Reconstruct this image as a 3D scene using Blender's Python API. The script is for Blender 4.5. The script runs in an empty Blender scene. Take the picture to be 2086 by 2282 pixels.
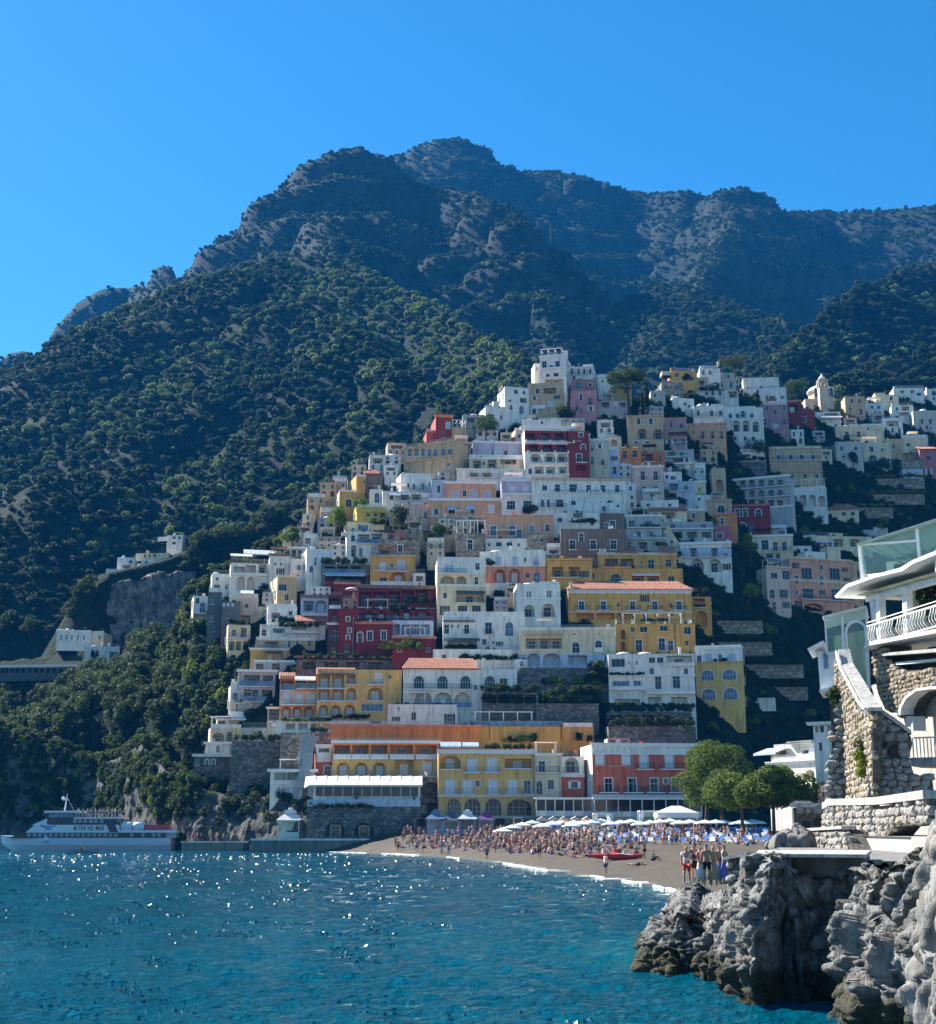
import bpy,bmesh,math,random
import numpy as np
from mathutils import Vector,Matrix,Euler
random.seed(7); rng = np.random.default_rng(7)
scene = bpy.context.scene
COL = scene.collection
R = math.radians
# ---------------------------------------------------------------- camera
SW,SH,FPX,CAMZ = 2086,2282,3000.0,3.5
PITCH = math.atan(710 / FPX)
CP,SP = math.cos(PITCH),math.sin(PITCH)
cam = bpy.data.cameras.new('camera'); camo = bpy.data.objects.new('camera',cam); COL.objects.link(camo)
cam.sensor_fit = 'HORIZONTAL'; cam.sensor_width = 36; cam.lens = 36 * FPX / SW
cam.clip_start = 0.5; cam.clip_end = 20000
camo.location = (0,0,CAMZ); camo.rotation_euler = (math.pi / 2 + PITCH,0,0)
scene.camera = camo
# ---------------------------------------------------------------- sun and sky
SUN_AZ,SUN_EL = R(-55),R(40)
SUNV = Vector((math.sin(SUN_AZ) * math.cos(SUN_EL),math.cos(SUN_AZ) * math.cos(SUN_EL),math.sin(SUN_EL)))
sun = bpy.data.lights.new('sun','SUN'); sun.energy = 5.0; sun.angle = R(0.5); sun.color = (1.0,0.93,0.82)
suno = bpy.data.objects.new('sun',sun); COL.objects.link(suno)
suno.rotation_euler = SUNV.to_track_quat('Z','Y').to_euler(); suno.location = (0,0,1500)
world = bpy.data.worlds.new('World'); scene.world = world; world.use_nodes = True
wn = world.node_tree.nodes; wl = world.node_tree.links
bg = wn['Background']
sky = wn.new('ShaderNodeTexSky'); sky.sky_type = 'NISHITA'; sky.sun_disc = False
sky.sun_elevation = SUN_EL; sky.sun_rotation = SUN_AZ % (2 * math.pi)
sky.altitude = 0; sky.air_density = 0.9; sky.dust_density = 0.12; sky.ozone_density = 5.0
hsv = wn.new('ShaderNodeHueSaturation'); hsv.inputs['Saturation'].default_value = 1.27; hsv.inputs['Hue'].default_value = .492; hsv.inputs['Value'].default_value = .57
wl.new(sky.outputs[0],hsv.inputs['Color']); wl.new(hsv.outputs[0],bg.inputs['Color'])
bg.inputs['Strength'].default_value = 0.12
vs = scene.view_settings
vs.view_transform = 'Standard'; vs.look = 'None'; vs.exposure = 1.6; vs.gamma = 1.0; vs.use_curve_mapping = False
scene.cycles.use_denoising = True
scene.cycles.use_adaptive_sampling = True
scene.cycles.max_bounces = 5; scene.cycles.diffuse_bounces = 3; scene.cycles.glossy_bounces = 2
scene.cycles.transparent_max_bounces = 8; scene.cycles.transmission_bounces = 3; scene.cycles.volume_bounces = 0
scene.cycles.sample_clamp_indirect = 6
# ---------------------------------------------------------------- helpers
def ray(px,py):
    x = (px - SW / 2) / FPX; y = (SH / 2 - py) / FPX
    return x,CP - y * SP,SP + y * CP
def at(px,py,D):
    r = ray(px,py); t = D / r[1]
    return Vector((r[0] * t,D,CAMZ + r[2] * t))
def atz(px,py,z):
    r = ray(px,py); t = (z - CAMZ) / r[2]
    return Vector((r[0] * t,r[1] * t,z))
def cof(px,py):
    r = ray(px,py); return r[0] / r[1]
def mpp(D): return D / FPX            # metres for one photo pixel at depth D
def vhash(ix,iy,seed):
    h = (ix.astype(np.int64) * 374761393 + iy.astype(np.int64) * 668265263 + seed * 974711) & 0xffffffff
    h = ((h ^ (h >> 13)) * 1274126177) & 0xffffffff
    return ((h ^ (h >> 16)) & 0xffff) / 65535.0
def vnoise(x,y,seed=0):
    x = np.asarray(x,float); y = np.asarray(y,float)
    ix = np.floor(x); iy = np.floor(y); fx = x - ix; fy = y - iy
    fx = fx * fx * (3 - 2 * fx); fy = fy * fy * (3 - 2 * fy)
    a = vhash(ix,iy,seed); b = vhash(ix + 1,iy,seed); c = vhash(ix,iy + 1,seed); d = vhash(ix + 1,iy + 1,seed)
    return (a + (b - a) * fx) * (1 - fy) + (c + (d - c) * fx) * fy
def fbm(x,y,oct=5,seed=0,gain=0.5):
    s = 0; a = 1; t = 0
    for i in range(oct):
        s = s + a * vnoise(x,y,seed + i * 17); t += a; a *= gain; x = np.asarray(x) * 2.03; y = np.asarray(y) * 2.03
    return s / t * 2 - 1
def link(o,parent=None):
    COL.objects.link(o)
    if parent is not None: o.parent = parent
    return o
def mesh_from(name,verts,faces,mats=None,mi=None,smooth=False):
    me = bpy.data.meshes.new(name); me.from_pydata([tuple(v) for v in verts],[],faces)
    for m in (mats or []): me.materials.append(m)
    if mi is not None: me.polygons.foreach_set('material_index',np.array(mi,dtype=np.int32))
    if smooth: me.polygons.foreach_set('use_smooth',np.ones(len(me.polygons),bool))
    me.update(); return me
def add(name,me,parent=None,loc=(0,0,0),rz=0.0,**props):
    o = bpy.data.objects.new(name,me); o.location = loc; o.rotation_euler = (0,0,rz)
    for k,v in props.items(): o[k] = v
    return link(o,parent)
def empty(name,loc,rz=0,label=None,cat=None,group=None):
    o = bpy.data.objects.new(name,None); o.location = loc; o.rotation_euler = (0,0,rz); o.empty_display_size = .1
    if label: o['label'] = label
    if cat: o['category'] = cat; o['kind'] = 'thing'
    if group: o['group'] = group
    return link(o)
class MB:
    """collects polygons with material indices"""
    def __init__(s): s.v = []; s.f = []; s.m = []
    def poly(s,pts,m=0):
        n = len(s.v); s.v.extend([tuple(p) for p in pts]); s.f.append(tuple(range(n,n + len(pts)))); s.m.append(m)
    def box(s,x0,x1,y0,y1,z0,z1,m=0):
        n = len(s.v)
        s.v.extend([(x0,y0,z0),(x1,y0,z0),(x1,y1,z0),(x0,y1,z0),(x0,y0,z1),(x1,y0,z1),(x1,y1,z1),(x0,y1,z1)])
        for f in ((0,3,2,1),(4,5,6,7),(0,1,5,4),(1,2,6,5),(2,3,7,6),(3,0,4,7)):
            s.f.append(tuple(n + i for i in f)); s.m.append(m)
    def bar(s,a,b,w,m=0,up=(0,0,1),h=None):
        a = Vector(a); b = Vector(b); d = (b - a).normalized(); u = Vector(up)
        if abs(d.dot(u)) > .95: u = Vector((0,1,0))
        x = d.cross(u).normalized() * w / 2; y = x.cross(d).normalized() * (h or w) / 2
        n = len(s.v)
        for p in (a,b):
            for q in (-x - y,x - y,x + y,-x + y): s.v.append(tuple(p + q))
        for f in ((0,1,2,3),(7,6,5,4),(0,4,5,1),(1,5,6,2),(2,6,7,3),(3,7,4,0)):
            s.f.append(tuple(n + i for i in f)); s.m.append(m)
    def tube(s,pts,rad,m=0,k=8,cap=True):
        pts = [Vector(p) for p in pts]; rings = []
        for i,p in enumerate(pts):
            d = (pts[min(i + 1,len(pts) - 1)] - pts[max(i - 1,0)]).normalized()
            u = Vector((0,0,1)) if abs(d.z) < .9 else Vector((1,0,0))
            x = d.cross(u).normalized(); y = d.cross(x)
            r = rad[i] if isinstance(rad,(list,tuple)) else rad
            n = len(s.v); rings.append(n)
            for j in range(k):
                a = 2 * math.pi * j / k; s.v.append(tuple(p + x * (r * math.cos(a)) + y * (r * math.sin(a))))
        for a,b in zip(rings,rings[1:]):
            for j in range(k):
                s.f.append((a + j,a + (j + 1) % k,b + (j + 1) % k,b + j)); s.m.append(m)
        if cap:
            s.f.append(tuple(rings[0] + j for j in range(k))[::-1]); s.m.append(m)
            s.f.append(tuple(rings[-1] + j for j in range(k))); s.m.append(m)
    def lathe(s,prof,c=(0,0,0),k=16,m=0,a0=0,a1=2 * math.pi,sy=1.0):
        n = len(s.v); full = abs(a1 - a0 - 2 * math.pi) < 1e-6; kk = k if full else k + 1
        for r,z in prof:
            for j in range(kk):
                a = a0 + (a1 - a0) * j / k; s.v.append((c[0] + r * math.cos(a),c[1] + sy * r * math.sin(a),c[2] + z))
        for i in range(len(prof) - 1):
            for j in range(k):
                j2 = (j + 1) % kk
                s.f.append((n + i * kk + j,n + i * kk + j2,n + (i + 1) * kk + j2,n + (i + 1) * kk + j)); s.m.append(m)
    def mesh(s,name,mats,smooth=False): return mesh_from(name,s.v,s.f,mats,s.m,smooth)
    def obj(s,name,mats,parent=None,loc=(0,0,0),rz=0.0,smooth=False,**p):
        return add(name,s.mesh(name,mats,smooth),parent,loc,rz,**p)
# ---------------------------------------------------------------- materials
MATS = {}
def nt(name):
    m = bpy.data.materials.new(name); m.use_nodes = True; n = m.node_tree.nodes; n.clear()
    out = n.new('ShaderNodeOutputMaterial'); b = n.new('ShaderNodeBsdfPrincipled'); m.node_tree.links.new(b.outputs[0],out.inputs['Surface'])
    return m,n,m.node_tree.links,b,out
def noise(n,l,vec,scale,detail=4,rough=.55):
    t = n.new('ShaderNodeTexNoise'); t.inputs['Scale'].default_value = scale; t.inputs['Detail'].default_value = detail; t.inputs['Roughness'].default_value = rough
    if vec is not None: l.new(vec,t.inputs['Vector'])
    return t
def ramp(n,l,fac,stops):
    r = n.new('ShaderNodeValToRGB'); e = r.color_ramp.elements
    while len(e) < len(stops): e.new(.5)
    for i,(p,c) in enumerate(stops): e[i].position = p; e[i].color = (c,c,c,1) if isinstance(c,(int,float)) else (*c,1)
    l.new(fac,r.inputs[0]); return r
def mixc(n,l,fac,a,b,mode='MIX'):
    m = n.new('ShaderNodeMix'); m.data_type = 'RGBA'; m.blend_type = mode; m.clamp_factor = True
    for sock,v in ((m.inputs[0],fac),(m.inputs[6],a),(m.inputs[7],b)):
        if hasattr(v,'default_value') or hasattr(v,'is_linked'): l.new(v,sock)
        elif isinstance(v,(int,float)): sock.default_value = v
        else: sock.default_value = (*v,1)
    return m.outputs[2]
def mapping(n,l,coord='Object',scale=(1,1,1)):
    t = n.new('ShaderNodeTexCoord'); mp = n.new('ShaderNodeMapping'); mp.inputs['Scale'].default_value = scale
    l.new(t.outputs[coord],mp.inputs[0]); return mp.outputs[0]
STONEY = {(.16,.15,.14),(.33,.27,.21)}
def masonry(name,c):
    """rubble stonework: uneven stones, dark joints, damp patches"""
    m,n,l,b,out = nt(name); v = mapping(n,l,scale=(1,1,1.5)); t = noise(n,l,v,1.4,4); big = noise(n,l,v,.22,5)
    w = n.new('ShaderNodeMix'); w.data_type = 'VECTOR'; w.inputs[0].default_value = .12; l.new(v,w.inputs[4]); l.new(t.outputs[1],w.inputs[5])
    vo = n.new('ShaderNodeTexVoronoi'); vo.inputs['Scale'].default_value = 1.5; l.new(w.outputs[1],vo.inputs['Vector']); ve = n.new('ShaderNodeTexVoronoi'); ve.feature = 'DISTANCE_TO_EDGE'; ve.inputs['Scale'].default_value = 1.5; l.new(w.outputs[1],ve.inputs['Vector'])
    sep = n.new('ShaderNodeSeparateColor'); l.new(vo.outputs['Color'],sep.inputs[0])
    col = mixc(n,l,sep.outputs[0],tuple(x * .5 for x in c),tuple(min(.8,x * 1.5) for x in c)); col = mixc(n,l,ramp(n,l,ve.outputs[0],[(.0,1),(.1,0)]).outputs[0],col,tuple(x * .3 for x in c)); col = mixc(n,l,ramp(n,l,big.outputs[0],[(.45,0),(.7,.75)]).outputs[0],col,tuple(x * y for x,y in zip(c,(.35,.42,.32))))
    l.new(col,b.inputs['Base Color']); b.inputs['Roughness'].default_value = .95; bp = n.new('ShaderNodeBump'); bp.inputs['Strength'].default_value = .9; bp.inputs['Distance'].default_value = .15; l.new(ve.outputs[0],bp.inputs['Height']); l.new(bp.outputs[0],b.inputs['Normal']); return m
def plaster(c):
    """painted plaster of colour c: uneven coat, streaks and grime"""
    key = ('plaster',tuple(round(x,3) for x in c))
    if key in MATS: return MATS[key]
    if key[1] in STONEY: MATS[key] = masonry('masonry',c); return MATS[key]
    m,n,l,b,out = nt('plaster')
    v = mapping(n,l); v2 = mapping(n,l,scale=(1,1,.12))
    big = noise(n,l,v,.35,4); st = noise(n,l,v2,1.6,5,.6); fine = noise(n,l,v,6,3)
    f1 = ramp(n,l,big.outputs[0],[(.35,0),(.7,1)]); f2 = ramp(n,l,st.outputs[0],[(.48,0),(.66,1)])
    dark = tuple(x * .55 for x in c); pale = tuple(min(.86,x * .85 + .14) for x in c)
    c1 = mixc(n,l,f1.outputs[0],tuple(x * .8 for x in c),c)
    mm = n.new('ShaderNodeMath'); mm.operation = 'MULTIPLY'; mm.inputs[1].default_value = .85; l.new(f2.outputs[0],mm.inputs[0])
    c2 = mixc(n,l,mm.outputs[0],c1,tuple(x * y for x,y in zip(dark,(1,.95,.88))))
    f3 = ramp(n,l,fine.outputs[0],[(.62,0),(.8,.35)])
    c3 = mixc(n,l,f3.outputs[0],c2,pale)
    l.new(c3,b.inputs['Base Color']); b.inputs['Roughness'].default_value = .9
    bp = n.new('ShaderNodeBump'); bp.inputs['Strength'].default_value = .25; bp.inputs['Distance'].default_value = .05
    l.new(fine.outputs[0],bp.inputs['Height']); l.new(bp.outputs[0],b.inputs['Normal'])
    MATS[key] = m; return m
def flat(name,c,rough=.6,metal=0.0,var=.15,scale=3.0,spec=.5):
    if name in MATS: return MATS[name]
    m,n,l,b,out = nt(name); v = mapping(n,l); t = noise(n,l,v,scale,4)
    f = ramp(n,l,t.outputs[0],[(.3,0),(.7,1)])
    l.new(mixc(n,l,f.outputs[0],tuple(x * (1 - var) for x in c),tuple(min(1,x * (1 + var * .5)) for x in c)),b.inputs['Base Color'])
    b.inputs['Roughness'].default_value = rough; b.inputs['Metallic'].default_value = metal; b.inputs['Specular IOR Level'].default_value = spec
    MATS[name] = m; return m
def rock_mat(name,c,c2,scale=.5,bump=.6,dist=.3,crack=True,wet=False):
    if name in MATS: return MATS[name]
    m,n,l,b,out = nt(name); v = mapping(n,l); v2 = mapping(n,l,scale=(1,1,.35))
    t = noise(n,l,v,scale,8,.65); t2 = noise(n,l,v2,scale * 3,6,.6); vo = n.new('ShaderNodeTexVoronoi'); vo.feature = 'DISTANCE_TO_EDGE'; vo.inputs['Scale'].default_value = scale * 1.3
    w = n.new('ShaderNodeMix'); w.data_type = 'VECTOR'; w.inputs[0].default_value = .25; l.new(v,w.inputs[4]); l.new(t.outputs[1],w.inputs[5]); l.new(w.outputs[1],vo.inputs['Vector'])
    f = ramp(n,l,t.outputs[0],[(.35,0),(.65,1)]); base = mixc(n,l,f.outputs[0],c,c2)
    f2 = ramp(n,l,t2.outputs[0],[(.45,0),(.7,1)]); base = mixc(n,l,f2.outputs[0],base,tuple(x * .55 for x in c))
    if crack: f3 = ramp(n,l,vo.outputs[0],[(0,1),(.06,0)]); base = mixc(n,l,f3.outputs[0],base,tuple(x * .35 for x in c))
    if wet:   # tide line: dark wet algae up to about half a metre
        gm = n.new('ShaderNodeNewGeometry'); sx = n.new('ShaderNodeSeparateXYZ'); l.new(gm.outputs['Position'],sx.inputs[0]); ml = n.new('ShaderNodeMath'); ml.operation = 'MULTIPLY_ADD'; l.new(t.outputs[0],ml.inputs[0]); ml.inputs[1].default_value = -1.2; l.new(sx.outputs[2],ml.inputs[2])
        fw_ = ramp(n,l,ml.outputs[0],[(.0,1),(.25,0)]); base = mixc(n,l,fw_.outputs[0],base,(.05,.05,.035))
    l.new(base,b.inputs['Base Color']); b.inputs['Roughness'].default_value = .92; b.inputs['Specular IOR Level'].default_value = .25
    ad = n.new('ShaderNodeMath'); ad.operation = 'ADD'; l.new(t.outputs[0],ad.inputs[0]); l.new(t2.outputs[0],ad.inputs[1])
    bp = n.new('ShaderNodeBump'); bp.inputs['Strength'].default_value = bump; bp.inputs['Distance'].default_value = dist
    l.new(ad.outputs[0],bp.inputs['Height']); l.new(bp.outputs[0],b.inputs['Normal'])
    MATS[name] = m; return m
def leaf_mat(name,dark,light,rnd=.5,trans=.28):
    if name in MATS: return MATS[name]
    m,n,l,b,out = nt(name); oi = n.new('ShaderNodeObjectInfo'); v = mapping(n,l,'Object'); t = noise(n,l,v,.9,3)
    f = ramp(n,l,t.outputs[0],[(.3,0),(.72,1)]); mm = n.new('ShaderNodeMath'); mm.operation = 'MULTIPLY_ADD'
    l.new(oi.outputs['Random'],mm.inputs[0]); mm.inputs[1].default_value = rnd; l.new(f.outputs[0],mm.inputs[2])
    m2 = n.new('ShaderNodeMath'); m2.operation = 'MULTIPLY'; m2.inputs[1].default_value = 1 / (1 + rnd); l.new(mm.outputs[0],m2.inputs[0])
    col = mixc(n,l,m2.outputs[0],dark,light)
    l.new(col,b.inputs['Base Color']); b.inputs['Roughness'].default_value = .75; b.inputs['Specular IOR Level'].default_value = .2
    tr = n.new('ShaderNodeBsdfTranslucent'); l.new(mixc(n,l,.5 if trans < .4 else .15,col,(.16,.24,.02)),tr.inputs[0])
    ms = n.new('ShaderNodeMixShader'); ms.inputs[0].default_value = trans; l.new(b.outputs[0],ms.inputs[1]); l.new(tr.outputs[0],ms.inputs[2]); l.new(ms.outputs[0],out.inputs['Surface'])
    MATS[name] = m; return m
def glass(name='window_glass',c=(.008,.011,.016),rough=.1):
    if name in MATS: return MATS[name]
    m,n,l,b,out = nt(name); v = mapping(n,l); t = noise(n,l,v,.8,2)
    f = ramp(n,l,t.outputs[0],[(.4,0),(.65,1)]); l.new(mixc(n,l,f.outputs[0],c,tuple(x * 2.2 for x in c)),b.inputs['Base Color'])
    b.inputs['Roughness'].default_value = rough; b.inputs['Specular IOR Level'].default_value = .35; MATS[name] = m; return m
WHITE = (.82,.78,.7); CREAM = (.78,.62,.4); OCHRE = (.74,.38,.09); YELLOW = (.8,.48,.15); PINK = (.68,.26,.16); PEACH = (.76,.39,.22)
RED = (.24,.022,.03); BRICK = (.58,.13,.07); ORANGE = (.72,.26,.075); LILAC = (.55,.47,.6); BROWN = (.24,.16,.12); STONE = (.33,.27,.21)
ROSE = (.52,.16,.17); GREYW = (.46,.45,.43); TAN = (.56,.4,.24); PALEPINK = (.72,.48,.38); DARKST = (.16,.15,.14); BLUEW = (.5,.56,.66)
# ================================================================ terrain
K = 2086 / 1843
# town slope: columns c = X/Y, foot at depth FOOT, height ZB there, slope SL, crest from the photograph's skyline of the town
_px = [0,250,330,400,520,650,760,900,1300,1500,1640,1760,1900,2086,2400]
_c0 = [(p - 1043) / 3083 for p in _px]
_foot = [300,290,280,272,264,254,244,236,234,238,250,264,274,280,290]
_zb = [-40,-30,-5,14,17,15,8,4,4,4,8,10,12,12,12]
_sl = [.8,.85,.95,.95,.92,.92,.92,.92,.92,.92,.9,.84,.8,.78,.76]
_rx = [0,300,380,430,480,560,700,760,850,960,1000,1100,1200,1330,1480,1560,1700,1800,1900,2000,2086,2400]
_ry = [1700,1600,1430,1320,1285,1225,1150,1100,1020,960,945,905,890,880,885,870,885,905,905,880,870,850]
def footc(c): return np.interp(c,_c0,_foot),np.interp(c,_c0,_zb),np.interp(c,_c0,_sl)
def town_hit(px,py):
    """depth where the ray of a photo point meets the town slope"""
    r = ray(px,py); c = r[0] / r[1]; t = r[2] / r[1]; f,z,s = footc(c)
    Y = (s * f + CAMZ - z) / max(s - t,.12)
    return float(Y)
_rc,_rY = [],[]
for a,b in zip(_rx,_ry):
    _rc.append(cof(a,b)); _rY.append(max(town_hit(a,b),250))
def town_z(c,Y):
    f,z,s = footc(c); Yr = np.interp(c,_rc,_rY)
    low = np.interp(c,[-.3,-.15,-.1,.1,.16,.35],[.8,.8,3.2,3.2,1.0,1.0])
    return z - low + s * (np.minimum(Y,Yr) - f) - .45 * np.maximum(0,Y - Yr)
# ridges of the mountains: photo points (in the 1843-wide view) with a depth, then the fall of the slope on both sides
RIDGES = [
 ([(-420,900,1500),(-200,800,1500),(78,745,1550),(85,700,1550),(110,640,1550),(150,598,1550),(205,566,1550),(262,563,1550),(285,556,1500)],2.4,0),
 ([(296,552,1480),(308,530,1480),(325,519,1470),(340,530,1460),(346,560,1450)],2.6,0),
 ([(-420,1000,1480),(0,860,1500),(110,760,1500),(205,680,1500),(330,640,1450),(420,600,1400)],.8,1),
 ([(-300,745,1250),(0,706,1250),(22,692,1250),(45,686,1250),(62,692,1250),(72,716,1250)],2.6,0),
 ([(-300,860,1230),(0,810,1240),(72,800,1240)],.8,1),
 ([(-350,890,760),(0,842,780),(90,806,800),(180,758,830),(205,706,850),(240,664,860),(290,624,880),(350,582,900),(400,554,910),(450,536,920),(520,524,900),(590,560,830),(690,650,720),(800,740,640),(900,800,590),(980,850,560)],.82,1),
 ([(240,800,1200),(340,690,1230),(440,545,1260),(455,502,1270),(478,456,1290),(505,440,1300),(535,424,1310),(560,402,1320),(600,372,1330),(616,352,1330),(640,330,1330),(650,313,1330),(675,300,1330),(710,295,1330),(742,304,1330),(757,318,1330),(762,333,1340),(780,345,1330),(870,368,1290),(930,382,1250),(970,398,1200),(1010,436,1150),(1035,500,1100),(1060,590,1040),(1100,680,960)],1.15,2),
 ([(640,420,1180),(690,470,1120),(700,520,1050)],1.2,2),
 ([(520,520,930),(600,505,940),(700,530,900),(800,575,850),(900,630,780),(1000,690,690),(1060,740,640)],.95,1),
 ([(760,345,1800),(778,328,1800),(800,302,1800),(830,288,1800),(865,278,1800),(905,274,1800),(935,285,1790),(960,308,1780),(1000,326,1760),(1040,340,1740),(1100,341,1720),(1140,345,1700),(1180,362,1690),(1220,371,1680),(1290,381,1650),(1350,377,1620),(1395,389,1600),(1415,382,1560),(1430,374,1550),(1447,372,1550),(1475,382,1550),(1490,398,1550),(1502,416,1560),(1560,418,1560),(1650,418,1540),(1720,411,1500),(1843,404,1450),(2000,395,1400),(2300,370,1400)],1.05,2),
 ([(1447,380,1540),(1440,440,1420),(1400,500,1330),(1380,560,1250)],1.3,2),
 ([(1290,560,1150),(1340,565,1130),(1430,590,1080),(1520,650,980),(1540,720,860)],.75,1),
 ([(2200,420,1000),(1950,470,980),(1843,520,930),(1760,545,880),(1690,575,820),(1620,625,760),(1570,680,700),(1530,745,640)],.95,1),
 ([(2200,600,700),(1960,650,680),(1843,690,640),(1760,705,600),(1690,735,560),(1640,765,540)],.9,1),
 # left bluff with villas, and the wooded shore slope
 ([(-300,1000,560),(0,985,540),(60,960,540),(110,940,545),(200,940,560),(330,960,560),(480,985,540),(650,990,510),(760,980,470)],.8,1),
 ([(175,1165,400),(188,1146,404),(212,1128,408),(250,1118,412),(300,1105,418),(360,1085,428),(430,1062,438),(560,1020,440)],1.9,3),
 ([(-300,1330,400),(0,1305,392),(110,1290,388),(230,1285,372),(330,1255,352),(400,1250,330),(470,1270,312)],.88,1),
]
NC,NR = 620,600
cs = np.linspace(-.47,.47,NC)
ys = np.concatenate([np.geomspace(236,560,250),np.geomspace(563,2500,NR - 250)])
C,Y = np.meshgrid(cs,ys)      # rows by depth
X = C * Y
def mountain_z(X,Y):
    best = np.full(X.shape,-80.0); cliff = np.zeros(X.shape)
    # warp the plan so that slopes get spurs and gullies
    W = fbm(X / 170,Y / 170,4,3) ; W2 = fbm(X / 170 + 40,Y / 170 - 20,4,9)
    for pts,k,typ in RIDGES:
        P = np.array([at(a * K,b * K,d) for a,b,d in pts])
        dmin = np.full(X.shape,1e9); zr = np.zeros(X.shape)
        for (x0,y0,z0),(x1,y1,z1) in zip(P,P[1:]):
            dx,dy = x1 - x0,y1 - y0; L = dx * dx + dy * dy
            t = np.clip(((X - x0) * dx + (Y - y0) * dy) / L,0,1)
            d = np.hypot(X - x0 - t * dx,Y - y0 - t * dy); zz = z0 + t * (z1 - z0) - d * k
            up = zz > zr - dmin * k if False else (zz > np.where(dmin > 1e8,-1e9,zr - dmin * k))
            zr = np.where(up,z0 + t * (z1 - z0),zr); dmin = np.where(up,d,dmin)
        amp = np.clip(dmin / 60,0,1)
        dd = np.maximum(dmin + amp * W * np.minimum(.42 * dmin,38) + 9 * amp * W2,.5 * dmin)
        if typ == 2:      # cliffs: flat tops falling in walls
            st = 58.0; q = dd / st + .5 * W2 * amp; fl = np.floor(q); fr = q - fl
            fall = (fl + np.clip((fr - .45) / .3,0,1)) - .5 * W2 * amp
            h = zr - k * (.55 * dd + .45 * np.maximum(fall * st,0))
            cl = ((fr > .43) & (fr < .78)) * 1.0 * (dd > 6)
        elif typ == 3:
            h = zr - k * np.clip(dd - 3,0,None) * 1.0 - .2 * dd; cl = np.zeros(X.shape)
        else:
            h = zr - k * dd; cl = np.zeros(X.shape)
        up = h > best; best = np.where(up,h,best); cliff = np.where(up,cl,cliff)
    n = fbm(X / 45,Y / 45,5,21) * 7 + fbm(X / 12,Y / 30,3,5) * 2.5
    sc = np.clip((Y - 330) / 300,.1,1)
    return best + n * sc * .8,cliff
Zm,CL = mountain_z(X,Y)
# rocky outcrops
oc = fbm(X / 60,Y / 60,4,77); CL = np.maximum(CL,((oc > .36) & (Y > 1000)) * .8)
Zt = town_z(C,Y)
# near the left shore the mountain slope must end at the sea
Z = np.maximum(Zm,Zt + fbm(X / 6,Y / 6,3,4) * .5)
ISTOWN = Zt > Zm
coast = np.interp(C,[-.5,-.34,-.27,-.23,-.21,-.15,-.1],[316,316,309,292,282,268,200]); Z = Z - 2.6 * np.maximum(0,coast - Y)
Z = np.where(Z < -6,-6,Z)
verts = np.stack([X,Y,Z],-1).reshape(-1,3)
idx = np.arange(NC * NR).reshape(NR,NC)
quads = np.stack([idx[:-1,:-1],idx[:-1,1:],idx[1:,1:],idx[1:,:-1]],-1).reshape(-1,4)
def grid_mesh(name,verts,quads,mats,smooth=True):
    me = bpy.data.meshes.new(name); nv = len(verts); nq = len(quads)
    me.vertices.add(nv); me.vertices.foreach_set('co',np.ascontiguousarray(verts,dtype=np.float32).ravel())
    me.loops.add(nq * 4); me.loops.foreach_set('vertex_index',np.ascontiguousarray(quads,dtype=np.int32).ravel())
    me.polygons.add(nq); me.polygons.foreach_set('loop_start',np.arange(0,nq * 4,4,dtype=np.int32))
    if smooth: me.polygons.foreach_set('use_smooth',np.ones(nq,bool))
    for m in mats: me.materials.append(m)
    me.update(calc_edges=True); return me
def hill_mat():
    m,n,l,b,out = nt('hillside_ground'); v = mapping(n,l); v2 = mapping(n,l,scale=(1,1,.22))
    at_ = n.new('ShaderNodeAttribute'); at_.attribute_name = 'cliff'
    a = noise(n,l,v,.05,6); bt = noise(n,l,v2,.09,7,.65); c3 = noise(n,l,v,.6,5,.7)
    g = mixc(n,l,a.outputs[0],(.012,.026,.016),(.03,.05,.026)); g = mixc(n,l,ramp(n,l,c3.outputs[0],[(.4,0),(.7,1)]).outputs[0],g,(.01,.022,.014))
    rk = mixc(n,l,ramp(n,l,bt.outputs[0],[(.35,0),(.65,1)]).outputs[0],(.014,.024,.022),(.048,.06,.05))
    rk = mixc(n,l,ramp(n,l,c3.outputs[0],[(.5,0),(.62,1)]).outputs[0],rk,(.02,.034,.022))
    f = n.new('ShaderNodeMath'); f.operation = 'MULTIPLY_ADD'; l.new(bt.outputs[0],f.inputs[0]); f.inputs[1].default_value = .9; l.new(at_.outputs['Fac'],f.inputs[2])
    fr = ramp(n,l,f.outputs[0],[(.72,0),(.95,1)])
    l.new(mixc(n,l,fr.outputs[0],g,rk),b.inputs['Base Color']); b.inputs['Roughness'].default_value = .95; b.inputs['Specular IOR Level'].default_value = .15
    ad = n.new('ShaderNodeMath'); ad.operation = 'ADD'; l.new(bt.outputs[0],ad.inputs[0]); l.new(c3.outputs[0],ad.inputs[1])
    bp = n.new('ShaderNodeBump'); bp.inputs['Strength'].default_value = 1; bp.inputs['Distance'].default_value = 3; l.new(ad.outputs[0],bp.inputs['Height']); l.new(bp.outputs[0],b.inputs['Normal'])
    return m
HILL = hill_mat()
hm = grid_mesh('hillside',verts,quads,[HILL])
at_ = hm.attributes.new('cliff','FLOAT','POINT'); at_.data.foreach_set('value',CL.astype(np.float32).ravel())
add('hillside',hm,kind='structure')
# visibility of each grid point from the camera (columns are rays in plan)
ANG = (Z - CAMZ) / Y
RUN = np.maximum.accumulate(ANG,axis=0)
VIS = ANG >= np.vstack([np.full((1,NC),-9),RUN[:-1]]) - .004
def ground_z(x,y):
    c = x / y; i = int(np.clip(np.searchsorted(ys,y) - 1,0,NR - 2)); j = int(np.clip((c - cs[0]) / (cs[1] - cs[0]),0,NC - 2))
    return float(Z[i:i + 2,j:j + 2].mean())
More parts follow.
